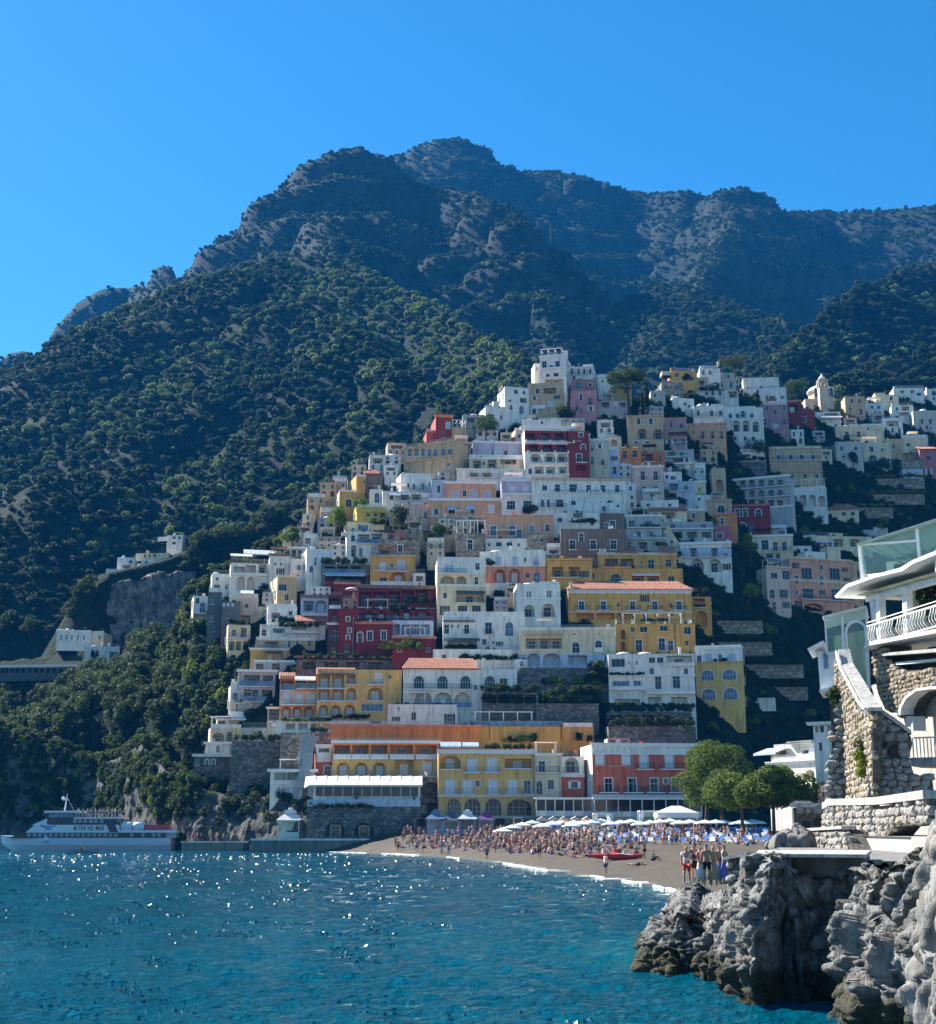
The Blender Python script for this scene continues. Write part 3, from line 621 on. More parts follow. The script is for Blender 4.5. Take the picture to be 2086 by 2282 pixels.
def house(label,reg,x0,x1,y0,y1,col,yaw=None,dep=None,D=None,ops=(),bands=(),name='house',cat='house',side=None,group=None,base=None,sidewin=True,pane=False,fill=None):
    fill = (.0 if cat != 'house' or pane else .8) if fill is None else fill
    ox,oy,s = REG[reg]; cx = lambda x: ox + x / s; cy = lambda y: oy + y / s
    _hn[0] += 1; q = random.Random(_hn[0] * 31)
    if yaw is None: yaw = q.uniform(-5,5) + (4 if cx(x0) < 1000 else 0)
    pm = (cx(x0) + cx(x1)) / 2; D = D or town_hit(pm,cy(y1))
    f = Facade(pm,cy(y1),D,yaw); ym = (cy(y0) + cy(y1)) / 2
    base = base if base is not None else (9.0 if pm < 1500 else 4.5)
    U = lambda x,y=None: f.uv(cx(x),cy(y) if y is not None else ym)[0]; V = lambda y,x=None: f.uv(cx(x) if x is not None else pm,cy(y))[1]
    u0,u1 = U(x0),U(x1); v1 = V(y0); sz = 1 / s * mpp(D)
    dep = dep or min(10,max(3.5,v1 * .95))
    pane = pane or (D < 272 and cat == 'house')
    RECTS.append((cx(x0),cx(x1),cy(y0),cy(y1),label,D))
    root = empty(name,f.c,f.a,label,cat,group)
    mats = [plaster(col)]; bl = []
    for (ya,yb,c2) in bands: mats.append(plaster(c2)); bl.append((V(yb),V(ya),len(mats) - 1))
    mats.append(plaster(side) if side else mats[0]); sm = len(mats) - 1; mats.append(DARKIN)
    holes = []; later = []
    eps = .03
    for o in ops:
        k = o[0]
        if k in 'wdsaLRbo':
            ya,yb,w,xs = o[1:5]; st = o[5] if len(o) > 5 else ''
            for x in xs:
                # openings keep clear of each other and of the wall edges
                a0,a1 = U(x - w / 2,(ya + yb) / 2),U(x + w / 2,(ya + yb) / 2); z0,z1 = V(yb,x),V(ya,x)
                a0 = max(a0,u0 + eps); a1 = min(a1,u1 - eps); z1 = min(z1,v1 - eps); z0 = max(z0,-base + .1)
                if a1 - a0 < .25 or z1 - z0 < .25: continue
                if any(not (a1 < h[0] or a0 > h[1] or z1 < h[2] or z0 > h[3]) for h in holes):
                    continue
                arch = k in 'aLb'; dp = {'L': 1.6,'R': 1.8,'b': .15}.get(k,.2)
                holes.append((a0,a1,z0,z1,arch,dp)); later.append((k,a0,a1,z0,z1,st))
    # further small windows where the wall is blank
    if fill and v1 > 3.2:
        nv,nu = int((v1 + .6) / 3.1),max(1,int((u1 - u0) / 2.9))
        for i in range(nv):
            for j in range(nu):
                if q.random() > fill: continue
                um = u0 + (u1 - u0) * (j + .5) / nu + q.uniform(-.3,.3); zb = .9 + i * 3.1 + q.uniform(-.15,.25); ww,hh = q.choice([(.8,1.2),(.9,1.5),(.7,.9),(1.0,2.0)]); zb = zb if hh < 1.8 else zb - .6
                a0,a1,z0,z1 = um - ww / 2,um + ww / 2,zb,zb + hh
                if a0 < u0 + .5 or a1 > u1 - .5 or z1 > v1 - .5 or any(not (a1 + .4 < h_[0] or a0 - .4 > h_[1] or z1 + .4 < h_[2] or z0 - .4 > h_[3]) for h_ in holes): continue
                holes.append((a0,a1,z0,z1,False,.2)); later.append(('d' if hh > 1.8 else 'w',a0,a1,z0,z1,q.choice(['','','t','o','go','no','bo'])))
    b = MB(); holed_wall(b,u0,u1,-base,v1,holes,bl)
    for o in holes:
        if o[5] == .15: b.poly([(o[0],.15,o[2]),(o[1],.15,o[2]),(o[1],.15,o[3]),(o[0],.15,o[3])],0)
    b.poly([(u0,dep,-base),(u0,0,-base),(u0,0,v1),(u0,dep,v1)],sm); b.poly([(u1,0,-base),(u1,dep,-base),(u1,dep,v1),(u1,0,v1)],sm)
    b.poly([(u1,dep,-base),(u0,dep,-base),(u0,dep,v1),(u1,dep,v1)],0); b.poly([(u0,0,v1),(u1,0,v1),(u1,dep,v1),(u0,dep,v1)],0)
    b.obj('wall',mats,root)
    for k,a0,a1,z0,z1,st in later:
        w,h = a1 - a0,z1 - z0; um = (a0 + a1) / 2
        if k == 'b': continue
        if k in 'LR':
            if 'x' in st: continue
            # a glazed door at the back of the loggia
            n = max(1,int(w / 3.2)); hh = min(h * .78,2.5); ww = min(1.5,w / n * .6)
            for i in range(n):
                me,_ = win_mesh('d' if 's' not in st else 's',ww,hh,'t' if 't' in st else '',False); add('door',me,root,(a0 + w * (i + .5) / n,1.8 - .22 if k == 'R' else 1.6 - .22,z0 + .02))
            continue
        if k == 'd' and not pane and q.random() < .35 and w < 2 and not any(o_[0] == 'B' for o_ in ops): add('balcony',rail_mesh('i',round(w + .8,1),.5,.12,.95),root,(um,0,z0))
        me,pmh = win_mesh(k if k != 'o' else 'd',w,h,st,pane)
        o = add('window' if k in 'wa' else 'door' if h > 1.9 else 'window',me,root,(um,0,z0))
        if pmh: add('pane',pmh,o)
    for o in ops:
        k = o[0]
        if k == 'B':       # balcony: floor y, spans, style, depth, rail height
            y,spans,st = o[1:4]; out = o[4] if len(o) > 4 else .9; h = o[5] if len(o) > 5 else 1.0
            for xa,xb in spans:
                a0,a1 = max(U(xa,y),u0),min(U(xb,y),u1)
                if a1 - a0 < .4: continue
                add('balcony',rail_mesh(st,a1 - a0,out,.16,h),root,((a0 + a1) / 2,0,V(y,(xa + xb) / 2)))
        elif k == 'C':     # cornice band
            ya,yb = o[1:3]; out = o[3] if len(o) > 3 else .2; c2 = o[4] if len(o) > 4 else None; a0,a1 = (U(o[5],ya),U(o[6],ya)) if len(o) > 6 else (u0 - out * .6,u1 + out * .6)
            m = MB(); za,zb = V(yb),V(ya); m.box(a0,a1,-out,-.003,za,zb); m.box(a0 - .06,a1 + .06,-out - .08,-.004,zb,zb + .1); m.obj('cornice',[plaster(c2) if c2 else TRIM],root)
        elif k == 'T':     # tile roof: top y, eave y, x0, x1, hip
            ya,yb = o[1:3]; xa,xb = (o[3],o[4]) if len(o) > 4 else (x0,x1); hip = o[5] if len(o) > 5 else 0
            ze = V(yb); tt = ray(pm,cy(ya)); t = tt[2] / tt[1]; tn = math.tan(R(26)) if t < .38 else math.tan(R(34)); zabs = f.c.z + ze; run = max(1.2,(CAMZ + t * f.D - zabs) / max(.08,tn - t)); run = min(run,9)
            m = MB(); tile_roof(m,U(xa) - .35,U(xb) + .35,ze,-.5,run + .5,(run + .5) * tn,0,hip); m.obj('roof',[TILE],root)
        elif k == 'D':     # white vault bulges on the roof
            xs,w,h = o[1:4]
            for x in xs:
                m = MB(); r = w * sz / 2; hh = h * sz; m.lathe([(r * math.cos(i * math.pi / 12),hh * math.sin(i * math.pi / 12)) for i in range(7)],(0,0,0),16,0,sy=1.0); m.obj('vault',[plaster(WHITE)],root,(U(x),min(r + .4,dep * .7),v1 - .02),smooth=True)
        elif k == 'H':     # block on the roof: spans x, top y, colour, setback
            xa,xb,ya = o[1:4]; c2 = o[4] if len(o) > 4 else col; sb = o[5] if len(o) > 5 else 1.0
            m = MB(); a0,a1 = U(xa,ya),U(xb,ya); zt = V(ya); m.box(a0,a1,sb,sb + max(.5,min(4,(a1 - a0))),v1 - .05,zt); m.box(a0 - .08,a1 + .08,sb - .08,sb + max(.5,min(4,(a1 - a0))) + .08,zt,zt + .12)
            m.obj('chimney' if a1 - a0 < 1.3 else 'rooftop_room',[plaster(c2)],root)
        elif k == 'A':     # awning: x0,x1,y wall, y front, out
            xa,xb,ya,yb,out = o[1:6]; c2 = o[6] if len(o) > 6 else CANV; a0,a1 = U(xa,ya),U(xb,ya); za = V(ya); zb = V(yb) ; m = MB()
            n = max(2,int((a1 - a0) / .5))
            for i in range(n):
                p,r_ = a0 + (a1 - a0) * i / n,a0 + (a1 - a0) * (i + 1) / n; dz = .05 if i % 2 else 0
                m.poly([(p,-.02,za),(r_,-.02,za),(r_,-out,zb - dz),(p,-out,zb - dz)]); m.poly([(p,-out,zb - dz),(r_,-out,zb - dz),(r_,-out,zb - .25),(p,-out,zb - .25)])
            m.poly([(a0,-.02,za - .04),(a0,-out,zb - .08),(a1,-out,zb - .08),(a1,-.02,za - .04)]); m.obj('awning',[c2],root)
        elif k == 'Z':     # railing along the roof edge
            xa,xb,st = o[1:4]; h = o[4] if len(o) > 4 else 1.0; a0,a1 = max(U(xa),u0),min(U(xb),u1)
            if a1 - a0 > .4: add('railing',rail_mesh(st,a1 - a0,.05,0,h),root,((a0 + a1) / 2,.12,v1))
        elif k == 'G':     # pergola: x0,x1, y top, y bottom, posts
            xa,xb,ya,yb = o[1:5]; n = o[5] if len(o) > 5 else 4; a0,a1 = U(xa),U(xb); zt,zb = V(ya),V(yb); m = MB(); y = o[6] if len(o) > 6 else -1.2; mt = o[7] if len(o) > 7 else TRIM
            for i in range(n + 1): x = a0 + (a1 - a0) * i / n; m.box(x - .09,x + .09,y,y + .18,zb,zt - .12); m.box(x - .06,x + .06,y + .001,y + 3,zt - .12,zt - .01)
            m.box(a0 - .3,a1 + .3,y - .06,y + .2,zt,zt + .14); m.obj('pergola',[mt],root)
        elif k == 'I':     # rain pipe
            x,ya,yb = o[1:4]; m = MB(); m.tube([(U(x,(ya + yb) / 2),-.1,V(yb,x)),(U(x,(ya + yb) / 2),-.1,V(ya,x))],.07,0,6); m.obj('rain_pipe',[IRONG if col != OCHRE else WOODB],root)
        elif k == 'V':     # plants on a ledge: x0,x1,y,size,lime?
            xa,xb,y = o[1:4]; sc_ = o[4] if len(o) > 4 else .5; lime = o[5] if len(o) > 5 else 0; off = o[6] if len(o) > 6 else -.5
            a0,a1 = U(xa,y),U(xb,y); n = max(1,int((a1 - a0) / (1.1 * sc_)))
            for i in range(n):
                u = a0 + (a1 - a0) * (i + q.random()) / n; p = f.c + f.u * u - f.n * (off + q.uniform(-.3,.3)); EXTRA.append(((p.x,p.y,f.c.z + V(y)),sc_ * q.uniform(.6,1.2),4 if lime and q.random() < .7 else q.randrange(4)))
    if sidewin and abs(yaw) > 11 and v1 > 4 and dep > 4:
        nr = max(1,int(v1 / 3.4)); nc = max(1,int(dep / 3.4)); sx = u0 if yaw > 0 else u1; sgn = -1 if yaw > 0 else 1
        for i in range(nr):
            for j in range(nc):
                me,_ = win_mesh('d' if q.random() < .4 else 'w',.9,1.5,'t',False); o = add('window',me,root,(sx + sgn * .23,dep * (j + .5) / nc,v1 * (i + .32) / nr)); o.rotation_euler = (0,0,sgn * math.pi / 2)
    # small things of a lived-in roof
    if v1 > 2.5 and not any(o[0] == 'T' for o in ops):
        for i in range(q.randrange(0,3)):
            x = q.uniform(u0 + .6,u1 - .6); m = MB(); hh = q.uniform(.7,1.5); y = q.uniform(.6,max(.8,dep * .5)); kind = q.random()
            if kind < .45: m.box(x - .25,x + .25,y,y + .5,v1 - .02,v1 + hh); m.box(x - .33,x + .33,y - .08,y + .58,v1 + hh,v1 + hh + .12); m.obj('chimney',[mats[0]],root)
            elif kind < .75: m.tube([(x,y,v1 - .02),(x,y,v1 + hh * 1.6)],.03,0,5); m.box(x - .5,x + .5,y - .02,y + .02,v1 + hh * 1.5,v1 + hh * 1.53); m.box(x - .3,x + .3,y - .025,y + .025,v1 + hh * 1.3,v1 + hh * 1.33); m.obj('aerial',[IRONG],root)
            else: m.lathe([(.45,.25),(.32,.12),(.01,.05)],(0,0,0),12); o = m.obj('satellite_dish',[TRIM],root,(x,y,v1 + .6)); o.rotation_euler = (R(70),0,q.uniform(-1,1)); m2 = MB(); m2.tube([(x,y + .1,v1 - .02),(x,y + .1,v1 + .7)],.04,0,5); m2.obj('dish_post',[IRONG],root)
    if cat == 'house' and not any(o[0] == 'T' for o in ops) and q.random() < .7:      # pots and small shrubs along the roof edge
        for i in range(q.randrange(2,7)):
            u = q.uniform(u0 + .3,u1 - .3); p = f.c + f.u * u - f.n * q.uniform(.3,1.4); EXTRA.append(((p.x,p.y,f.c.z + v1 - .1),q.uniform(.18,.45),4 if q.random() < .25 else q.randrange(4)))
    if cat == 'house' and not any(o[0] in 'TZ' for o in ops) and q.random() < .5 and u1 - u0 > 2: add('railing',rail_mesh(q.choice(['k','i','p','k']),u1 - u0 - .2,.05,0,q.choice([.6,.9])),root,((u0 + u1) / 2,.12,v1))
    if cat == 'house' and not any(o[0] in 'TGHD' for o in ops) and q.random() < .3 and u1 - u0 > 4.5:      # roof terrace shelter
        m = MB(); a0 = q.uniform(u0 + .3,(u0 + u1) / 2 - 1.2); a1 = min(u1 - .3,a0 + q.uniform(2.5,4.5)); zz = v1 + 2.2; dd = min(3.0,dep - .6)
        for x in (a0,a1):
            for y in (.5,.5 + dd * .8): m.box(x - .05,x + .05,y - .05,y + .05,v1 - .02,zz)
        m.box(a0 - .2,a1 + .2,.3,.6 + dd * .8,zz,zz + .08); m.obj('shelter',[q.choice([CANV,WOODB,TRIM])],root)
    FOOT.append((f.c.x,f.c.y,f.a,u0,u1,dep,f.c.z + v1))
    return root,f,(u0,u1,v1)
# ================================================================ the town, house by house (photo coordinates of each enlarged view)
h = house
# ---- beach front row
h('long yellow hotel on the beach front with three arches on its ground floor','K',235,900,385,880,YELLOW,yaw=3,D=238,dep=11,pane=True,base=3,ops=[
  ('C',372,400,.35),('L',412,500,140,[318],'s'),('s',435,525,55,[467,602],'t'),('B',527,[(408,520),(548,662)],'k',.9),('R',432,498,180,[782],'s'),('B',498,[(690,876)],'i',.15),('B',503,[(250,388)],'i',.12),
  ('s',580,674,55,[315,435,610,745],'t'),('w',580,625,26,[505],'t'),('d',580,674,48,[845],'t'),('B',676,[(262,370),(382,488),(556,664),(690,800),(815,895)],'k',.9),
  ('a',705,822,95,[343]),('a',703,822,115,[470,613]),('a',708,822,168,[790]),('B',830,[(240,898)],'k',1.5),('I',885,400,690),('C',686,694,.1),('V',560,880,372,.55),('A',250,390,318,352,1.6,SHUTB),('A',400,510,320,350,1.6,SHUTB)])
h('narrow cream house with an arched door, beside the yellow hotel','K',902,1080,405,880,CREAM,yaw=3,D=238,dep=9,pane=True,base=3,ops=[
  ('C',398,412,.3),('d',448,525,44,[945],'t'),('B',527,[(905,1060)],'i',.8),('a',583,676,44,[928],'t'),('w',578,642,42,[1006],'t'),('I',1066,412,680),('R',705,830,150,[990],'x')])
h('slim brick red house with a white arched loggia under its roof','K',1082,1238,418,880,BRICK,yaw=3,D=239,dep=9,pane=True,base=3,bands=[(410,545,WHITE)],ops=[
  ('L',425,528,100,[1148],''),('B',530,[(1090,1205)],'i',.2),('w',588,636,44,[1168],'ot'),('C',545,558,.15)])
h('big brick red hotel with a white attic and iron balconies on the beach','L',372,1090,337,880,BRICK,yaw=7,D=236,dep=10,pane=True,base=3,side=WHITE,sidewin=False,bands=[(330,398,WHITE)],ops=[
  ('C',330,350,.4),('C',398,404,.15),('s',410,478,52,[420,600],'t'),('C',482,488,.08,PINK,375,640),('s',408,500,50,[722,896],'t'),('B',503,[(668,785),(828,985)],'i',.9),
  ('d',565,660,50,[480,643,793,938],'gt'),('w',566,604,26,[872],'t'),('B',663,[(415,545),(580,712),(735,860),(882,1000)],'i',.9),('R',715,860,90,[420,540,660,780,900,1020],'x'),('C',684,694,.5),('I',648,400,680)])
h('ochre terrace wall with a row of blind arches above the beach hotels','J',268,1290,212,330,ORANGE,yaw=4,D=250,dep=6,base=8,name='terrace_wall',cat='wall',ops=[
  ('C',203,216,.5,PINK),('b',226,282,56,[310,382,452,522,596,665,735,808,878,945,1012,1080,1145,1210]),('Z',270,1290,'k')])
h('ochre garden wall above the slim red house with a white coping','K',470,1300,212,330,OCHRE,yaw=2,D=252,dep=6,base=8,name='garden_wall',cat='wall',ops=[('C',190,214,.3,WHITE,1090,1290),('Z',480,1085,'g'),('I',1078,212,300),('I',588,212,300),('G',490,880,112,205,4,1.0),('V',1180,1270,322,.9,0,-1.4),('V',680,880,330,.7,1,-2)])
h('orange hotel wing with white columned loggias over arched rooms','J',278,1005,318,620,ORANGE,yaw=4,D=245,dep=8,pane=True,base=10,bands=[(440,620,YELLOW)],ops=[
  ('C',312,328,.5),('R',340,432,108,[345]),('R',340,432,112,[471,598]),('R',340,432,155,[752]),('R',340,432,140,[922]),('B',432,[(285,405),(410,532),(538,660),(670,838),(848,1000)],'p',.5,.7),
  ('L',458,552,88,[352,477,601],'s'),('B',553,[(290,400),(413,530),(540,645)],'k',.5),('R',440,552,130,[770],'s'),('s',458,545,58,[925],'t'),('B',553,[(695,850),(858,1000)],'k',.8)])
h('small two storey red and white end wing of the orange hotel','J',165,276,345,560,BRICK,yaw=10,D=246,dep=6,base=8,bands=[(345,455,WHITE)],ops=[('R',362,418,72,[222],'x'),('B',420,[(175,272)],'p',.3,.7),('a',480,545,44,[245],'t'),('C',338,350,.2)])
h('dark rock built retaining wall with two lit grotto arches by the quay','J',105,880,712,968,DARKST,yaw=3,D=233,dep=7,base=6,name='retaining_wall',cat='wall',bands=[(712,760,BLUEW)],ops=[('L',872,962,130,[298],'t'),('L',874,962,128,[496],'t'),('s',725,758,34,[380,440,500,555],'b'),('w',730,750,28,[130,205]),('V',150,560,770,.35,0,-.6)])
h('dark stone archway under the orange hotel beside the yellow hotel','J',882,1022,560,930,DARKST,yaw=3,D=240,dep=6,base=6,name='archway',cat='archway',ops=[('L',592,700,110,[952],'x'),('R',735,800,80,[972],'x'),('w',752,800,50,[895])])
# ---- glass fronted restaurant over the grotto wall
def pavilion():
    f = Facade(650 + 482 / 3.0717,1550 + 715 / 3.0717,236,3); root = empty('restaurant',f.c,f.a,'white restaurant with a long glazed front and pale canvas roof above the grotto wall','restaurant')
    g = lambda x,y: f.uv(650 + x / 3.0717,1550 + y / 3.0717)
    u0,u1 = g(150,700)[0],g(878,700)[0]; zt,zs,zb = g(482,608)[1],g(482,690)[1],g(482,722)[1]
    b = MB(); b.box(u0,u1,0,7,zb - 4,zs); b.box(u0 - .2,u1 + .2,-.15,-.004,zs - .18,zs); b.box(u0,u0 + .3,0,7,zs,zt); b.box(u1 - .3,u1,0,7,zs,zt); b.box(u0 + .3,u1 - .3,6.6,7,zs,zt); b.obj('wall',[plaster(WHITE)],root)
    n = 11
    for i in range(n):
        a,c = u0 + (u1 - u0) * i / n,u0 + (u1 - u0) * (i + 1) / n; m = MB(); m.box(a + .05,c - .05,.12,.14,zs + .02,zt - .05); p = m.obj('pane',[GLASS],root); m = MB(); m.box(c - .06,c + .06,.02,.2,zs,zt); m.obj('mullion',[TRIM],root)
    b = MB(); k = 22
    for i in range(k):
        a,c = u0 - 1.6 + (u1 - u0 + 2) * i / k,u0 - 1.6 + (u1 - u0 + 2) * (i + 1) / k; dz = .07 * (i % 2); zc = -.5 if i == 0 else 0
        b.poly([(a,-1.1,zt - .1 + zc),(c,-1.1,zt - .1),(c,2.5,zt + 1.5 + dz),(a,2.5,zt + 1.4 + dz)]); b.poly([(a,-1.1,zt - .1 + zc),(c,-1.1,zt - .1),(c,-1.1,zt - .4),(a,-1.1,zt - .4 + zc)]); b.poly([(a,2.5,zt + 1.4),(c,2.5,zt + 1.4),(c,6.5,zt + 1.2),(a,6.5,zt + 1.2)])
    b.obj('canopy',[CANV],root)
pavilion()
# ---- restaurant verandas in front of the red hotel
def veranda(label,reg,x0,x1,y0,y1,D,n):
    ox,oy,s = REG[reg]; f = Facade(ox + (x0 + x1) / 2 / s,oy + y1 / s,D,4); root = empty('veranda',f.c,f.a,label,'veranda'); g = lambda x,y: f.uv(ox + x / s,oy + y / s)
    u0,u1,zt = g(x0,y1)[0],g(x1,y1)[0],g((x0 + x1) / 2,y0)[1]; dp = 4.5
    for i in range(n + 1):
        x = u0 + (u1 - u0) * i / n; m = MB(); m.box(x - .08,x + .08,0,.16,0,zt - .16); m.obj('post',[TRIM],root)
        if i < n:
            x2 = u0 + (u1 - u0) * (i + 1) / n; m = MB(); m.box(x + .1,x2 - .1,.05,.07,.9,zt - .3); m.obj('pane',[GLASS],root); m = MB(); m.box(x + .09,x2 - .09,.03,.1,.0,.85); m.obj('panel',[SHUTB if i % 2 else plaster(WHITE)],root)
    m = MB(); k = max(6,int((u1 - u0) / .9))
    for i in range(k):
        a,c = u0 - .3 + (u1 - u0 + .6) * i / k,u0 - .3 + (u1 - u0 + .6) * (i + 1) / k; dz = .05 * (i % 2); m.box(a,c,-.5,dp,zt - .12 + dz,zt + dz)
    m.box(u0 - .3,u1 + .3,-.56,-.5,zt - .3,zt + .06); m.obj('roof',[CANV],root)
    m = MB(); m.box(u0,u1,.2,dp,-1,.0); m.obj('floor',[CONC],root)
veranda('white framed glass veranda below the cream and slim red houses','K',908,1290,700,825,231,6)
veranda('white framed glass veranda along the foot of the big red hotel','L',385,1120,700,830,230.5,9)
# ---- ground under the hotels
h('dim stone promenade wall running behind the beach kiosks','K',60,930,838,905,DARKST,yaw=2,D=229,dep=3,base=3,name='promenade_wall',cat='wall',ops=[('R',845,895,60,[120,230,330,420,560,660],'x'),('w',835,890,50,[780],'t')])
# ---- left of the beach: cascading hotels over the sea cliff
h('pale yellow hotel with three floors of recessed balconies over a white terrace','I',940,1520,160,505,YELLOW,yaw=6,dep=8,ops=[
  ('R',195,285,84,[990,1085],'s'),('R',200,262,60,[1175],'s'),('s',180,240,50,[1362],''),('w',195,225,22,[1440]),('B',287,[(948,1130)],'k',.3),('B',264,[(1140,1212),(1285,1400)],'k',.7),
  ('R',295,372,84,[990,1085],'s'),('L',285,378,66,[1175],'s'),('L',282,370,104,[1340],'s'),('B',373,[(948,1130),(1140,1210),(1280,1400)],'k',.3),('L',402,482,68,[985,1068],'s'),('L',400,470,74,[1165],'s'),('B',484,[(940,1210)],'k',.6),('w',395,445,150,[1320],'B'),('T',160,196,945,1190),('Z',1200,1510,'i')])
h('orange yellow hotel wing with small tiled roof and glass parapets','I',686,938,205,500,ORANGE,yaw=8,dep=7,bands=[(310,402,PALEPINK)],ops=[
  ('R',235,300,85,[737],'s'),('R',228,290,72,[832],'s'),('R',228,280,56,[908],'s'),('B',302,[(690,785)],'g',.3),('B',290,[(795,870),(876,935)],'g',.3),('T',192,225,690,780),('A',790,930,205,232,1.2),('s',330,390,30,[735,820,905],'t'),('B',400,[(690,932)],'k',.8),('L',412,492,62,[730,805,885],'s'),('B',494,[(690,935)],'k',.6)])
h('small open pergola house with white posts left of the yellow hotel','I',602,690,425,520,GREYW,yaw=8,dep=5,ops=[('R',432,510,70,[646]),('C',420,430,.5),('B',512,[(604,690)],'k',.4)])
h('white terrace building with arched windows under the yellow hotel','I',660,1420,508,592,WHITE,yaw=5,dep=6,base=8,ops=[('R',530,570,62,[760,845,930,1010],'x'),('w',505,530,70,[1345],'B'),('V',700,1040,520,.45,1),('V',1050,1300,500,.4),('Z',700,1280,'k'),('H',1220,1395,455,CREAM,1.0)])
h('large white terrace base below the tiled white villa','I',1425,1900,398,545,WHITE,yaw=4,dep=7,base=6,ops=[('Z',1440,1890,'i'),('w',415,440,14,[1500])])
h('glass fronted grey house with stacked balconies on the slope edge','I',400,655,172,395,GREYW,yaw=10,dep=6,ops=[('R',198,270,110,[495]),('R',200,270,70,[605]),('R',298,375,100,[490]),('R',300,375,70,[600]),('B',275,[(410,650)],'g',.7),('B',380,[(430,650)],'g',.6),('C',165,178,.6)])
h('narrow white house with a dark arched window at the wood edge','I',345,430,272,490,WHITE,yaw=14,dep=5,ops=[('a',318,368,36,[378],'t'),('Z',348,430,'p',.8)])
h('white house with red brown doors behind a stone balcony','I',340,500,385,485,CREAM,yaw=10,dep=5,ops=[('R',395,470,90,[430],''),('B',482,[(338,498)],'p',.6,.9)])
h('white terrace room with awning stepping down towards the sea','I',255,440,488,572,WHITE,yaw=12,dep=5,ops=[('R',505,560,90,[385]),('w',510,545,50,[290]),('A',245,470,480,500,1.0),('B',572,[(300,440)],'k',.5)])
h('cream sunlit terrace house with two arched recesses near the cliff','I',210,420,560,668,CREAM,yaw=15,dep=5,ops=[('L',590,650,80,[265],''),('L',585,650,50,[340,385],''),('Z',215,420,'p',.7)])
h('low white cabin with one dark door above the stone tower','I',175,345,665,755,WHITE,yaw=10,dep=5,ops=[('d',683,730,26,[263]),('B',745,[(90,340)],'p',.7,.4),('C',660,670,.5)])
h('dark stone tower base with two oval windows above the rocks','I',92,350,758,960,DARKST,yaw=8,dep=8,base=10,name='stone_tower',cat='tower',ops=[('a',775,815,22,[188,232],'t'),('w',770,815,30,[122]),('C',742,758,.5,WHITE)])
h('tall dark buttress wall holding up the cliff terraces','I',352,705,650,1010,DARKST,yaw=4,dep=8,base=10,name='buttress_wall',cat='wall',ops=[('V',380,690,655,.8)])
h('white stepped terrace wall with an arched niche left of the stairs','I',420,690,560,660,GREYW,yaw=6,dep=4,base=5,name='terrace_wall',cat='wall',ops=[('b',555,640,50,[528]),('Z',430,680,'k')])
h('rough stone wall behind the zigzag stairs to the beach','I',690,1035,592,830,STONE,yaw=5,dep=5,base=8,name='stone_wall',cat='wall',ops=[('V',880,1030,596,.7)])
h('white cafe with a flat roof and glass walls on the low cliff','I',620,925,860,1050,WHITE,yaw=7,D=244,dep=7,base=6,ops=[('R',866,930,80,[690,775],'x'),('R',866,925,70,[860],'x'),('C',846,862,.9),('s',965,1040,40,[735,790],'b'),('w',960,1030,40,[860]),('B',940,[(630,900)],'p',.4,.5)])
def stairs(label,reg,pts,D0,w):
    ox,oy,s = REG[reg]; b = MB(); root = None
    P3 = [at(ox + x / s,oy + y / s,D0 + d) for x,y,d in pts]; root = empty('stairs',P3[-1],0,label,'stairs'); o = P3[-1]
    for i,(p,q) in enumerate(zip(P3,P3[1:])):
        n = max(3,int(abs(p.z - q.z) / .35))
        for k in range(n):
            a = p.lerp(q,k / n) - o; c = p.lerp(q,(k + 1) / n) - o; m = MB(); zt = max(a.z,c.z); x0,x1 = min(a.x,c.x),max(a.x,c.x)
            m.box(x0 - w / 2,x1 + w / 2,min(a.y,c.y),max(a.y,c.y) + 1.2,zt - 1.4,zt); m.obj('step',[CONC],root)
stairs('pale concrete zigzag steps climbing the stone wall to the hotel','I',[(865,600,6),(838,765,2),(835,770,2),(885,730,1.6),(870,800,1),(832,930,-1)],243,1.6)
stairs('second pale flight of steps beside the orange terrace wall','I',[(925,615,5.5),(880,735,2.5)],243,1.3)
# ---- middle of the town
h('white villa with red tiled roof and three big arches below','F',-5,775,895,1175,WHITE,yaw=3,dep=8,ops=[
  ('T',832,893,0,520,1.5),('a',940,1030,72,[103,265,422,588],'t'),('w',958,1005,52,[683],'t'),('B',1032,[(-2,465),(545,632)],'i',.9),('L',1052,1156,116,[132,268],'s'),('L',1052,1156,106,[402],'s'),('B',1158,[(66,460)],'g',.3),('H',540,556,820,WHITE,.5),('H',500,522,830,WHITE,.4),('V',540,760,1045,.5)])
h('dark garden terrace with columns and bushes beside the tiled villa','F',540,920,1055,1240,DARKST,yaw=2,dep=5,name='garden_terrace',cat='terrace',ops=[('R',1070,1130,70,[600,690,780,870],'x'),('V',540,920,1060,.7),('V',540,900,1130,.8)])
h('grey retaining wall with a clipped hedge on top','F',905,1335,1130,1240,DARKST,yaw=1,dep=5,name='retaining_wall',cat='wall',ops=[('V',920,1240,1128,.8,0,.6),('V',940,1330,1085,1.0,0,2.5),('V',1240,1340,1080,1.0,1,2.5)])
h('dark terrace wall under the cream house with arches','F',790,1400,885,1000,DARKST,yaw=1,dep=5,name='terrace_wall',cat='wall',ops=[('V',930,1390,1000,.8,1,-.8),('I',850,965,1050),('I',925,965,1050)])
h('white house with a blue arched window and dark double doors','F',268,830,532,762,WHITE,yaw=2,dep=7,ops=[('d',590,652,34,[293,430]),('w',588,615,15,[330,372]),('C',566,574,.5,WOODB and BROWN,268,485),('d',575,657,46,[580]),('B',658,[(548,615)],'i',.7),('B',655,[(400,470)],'i',.4),('a',570,667,56,[722],'B'),('R',700,755,200,[400],'x'),('w',703,720,20,[612]),('A',272,520,682,700,1.6,SHUTG),('D',[750],110,22),('H',650,662,505,WHITE),('V',270,500,760,.45)])
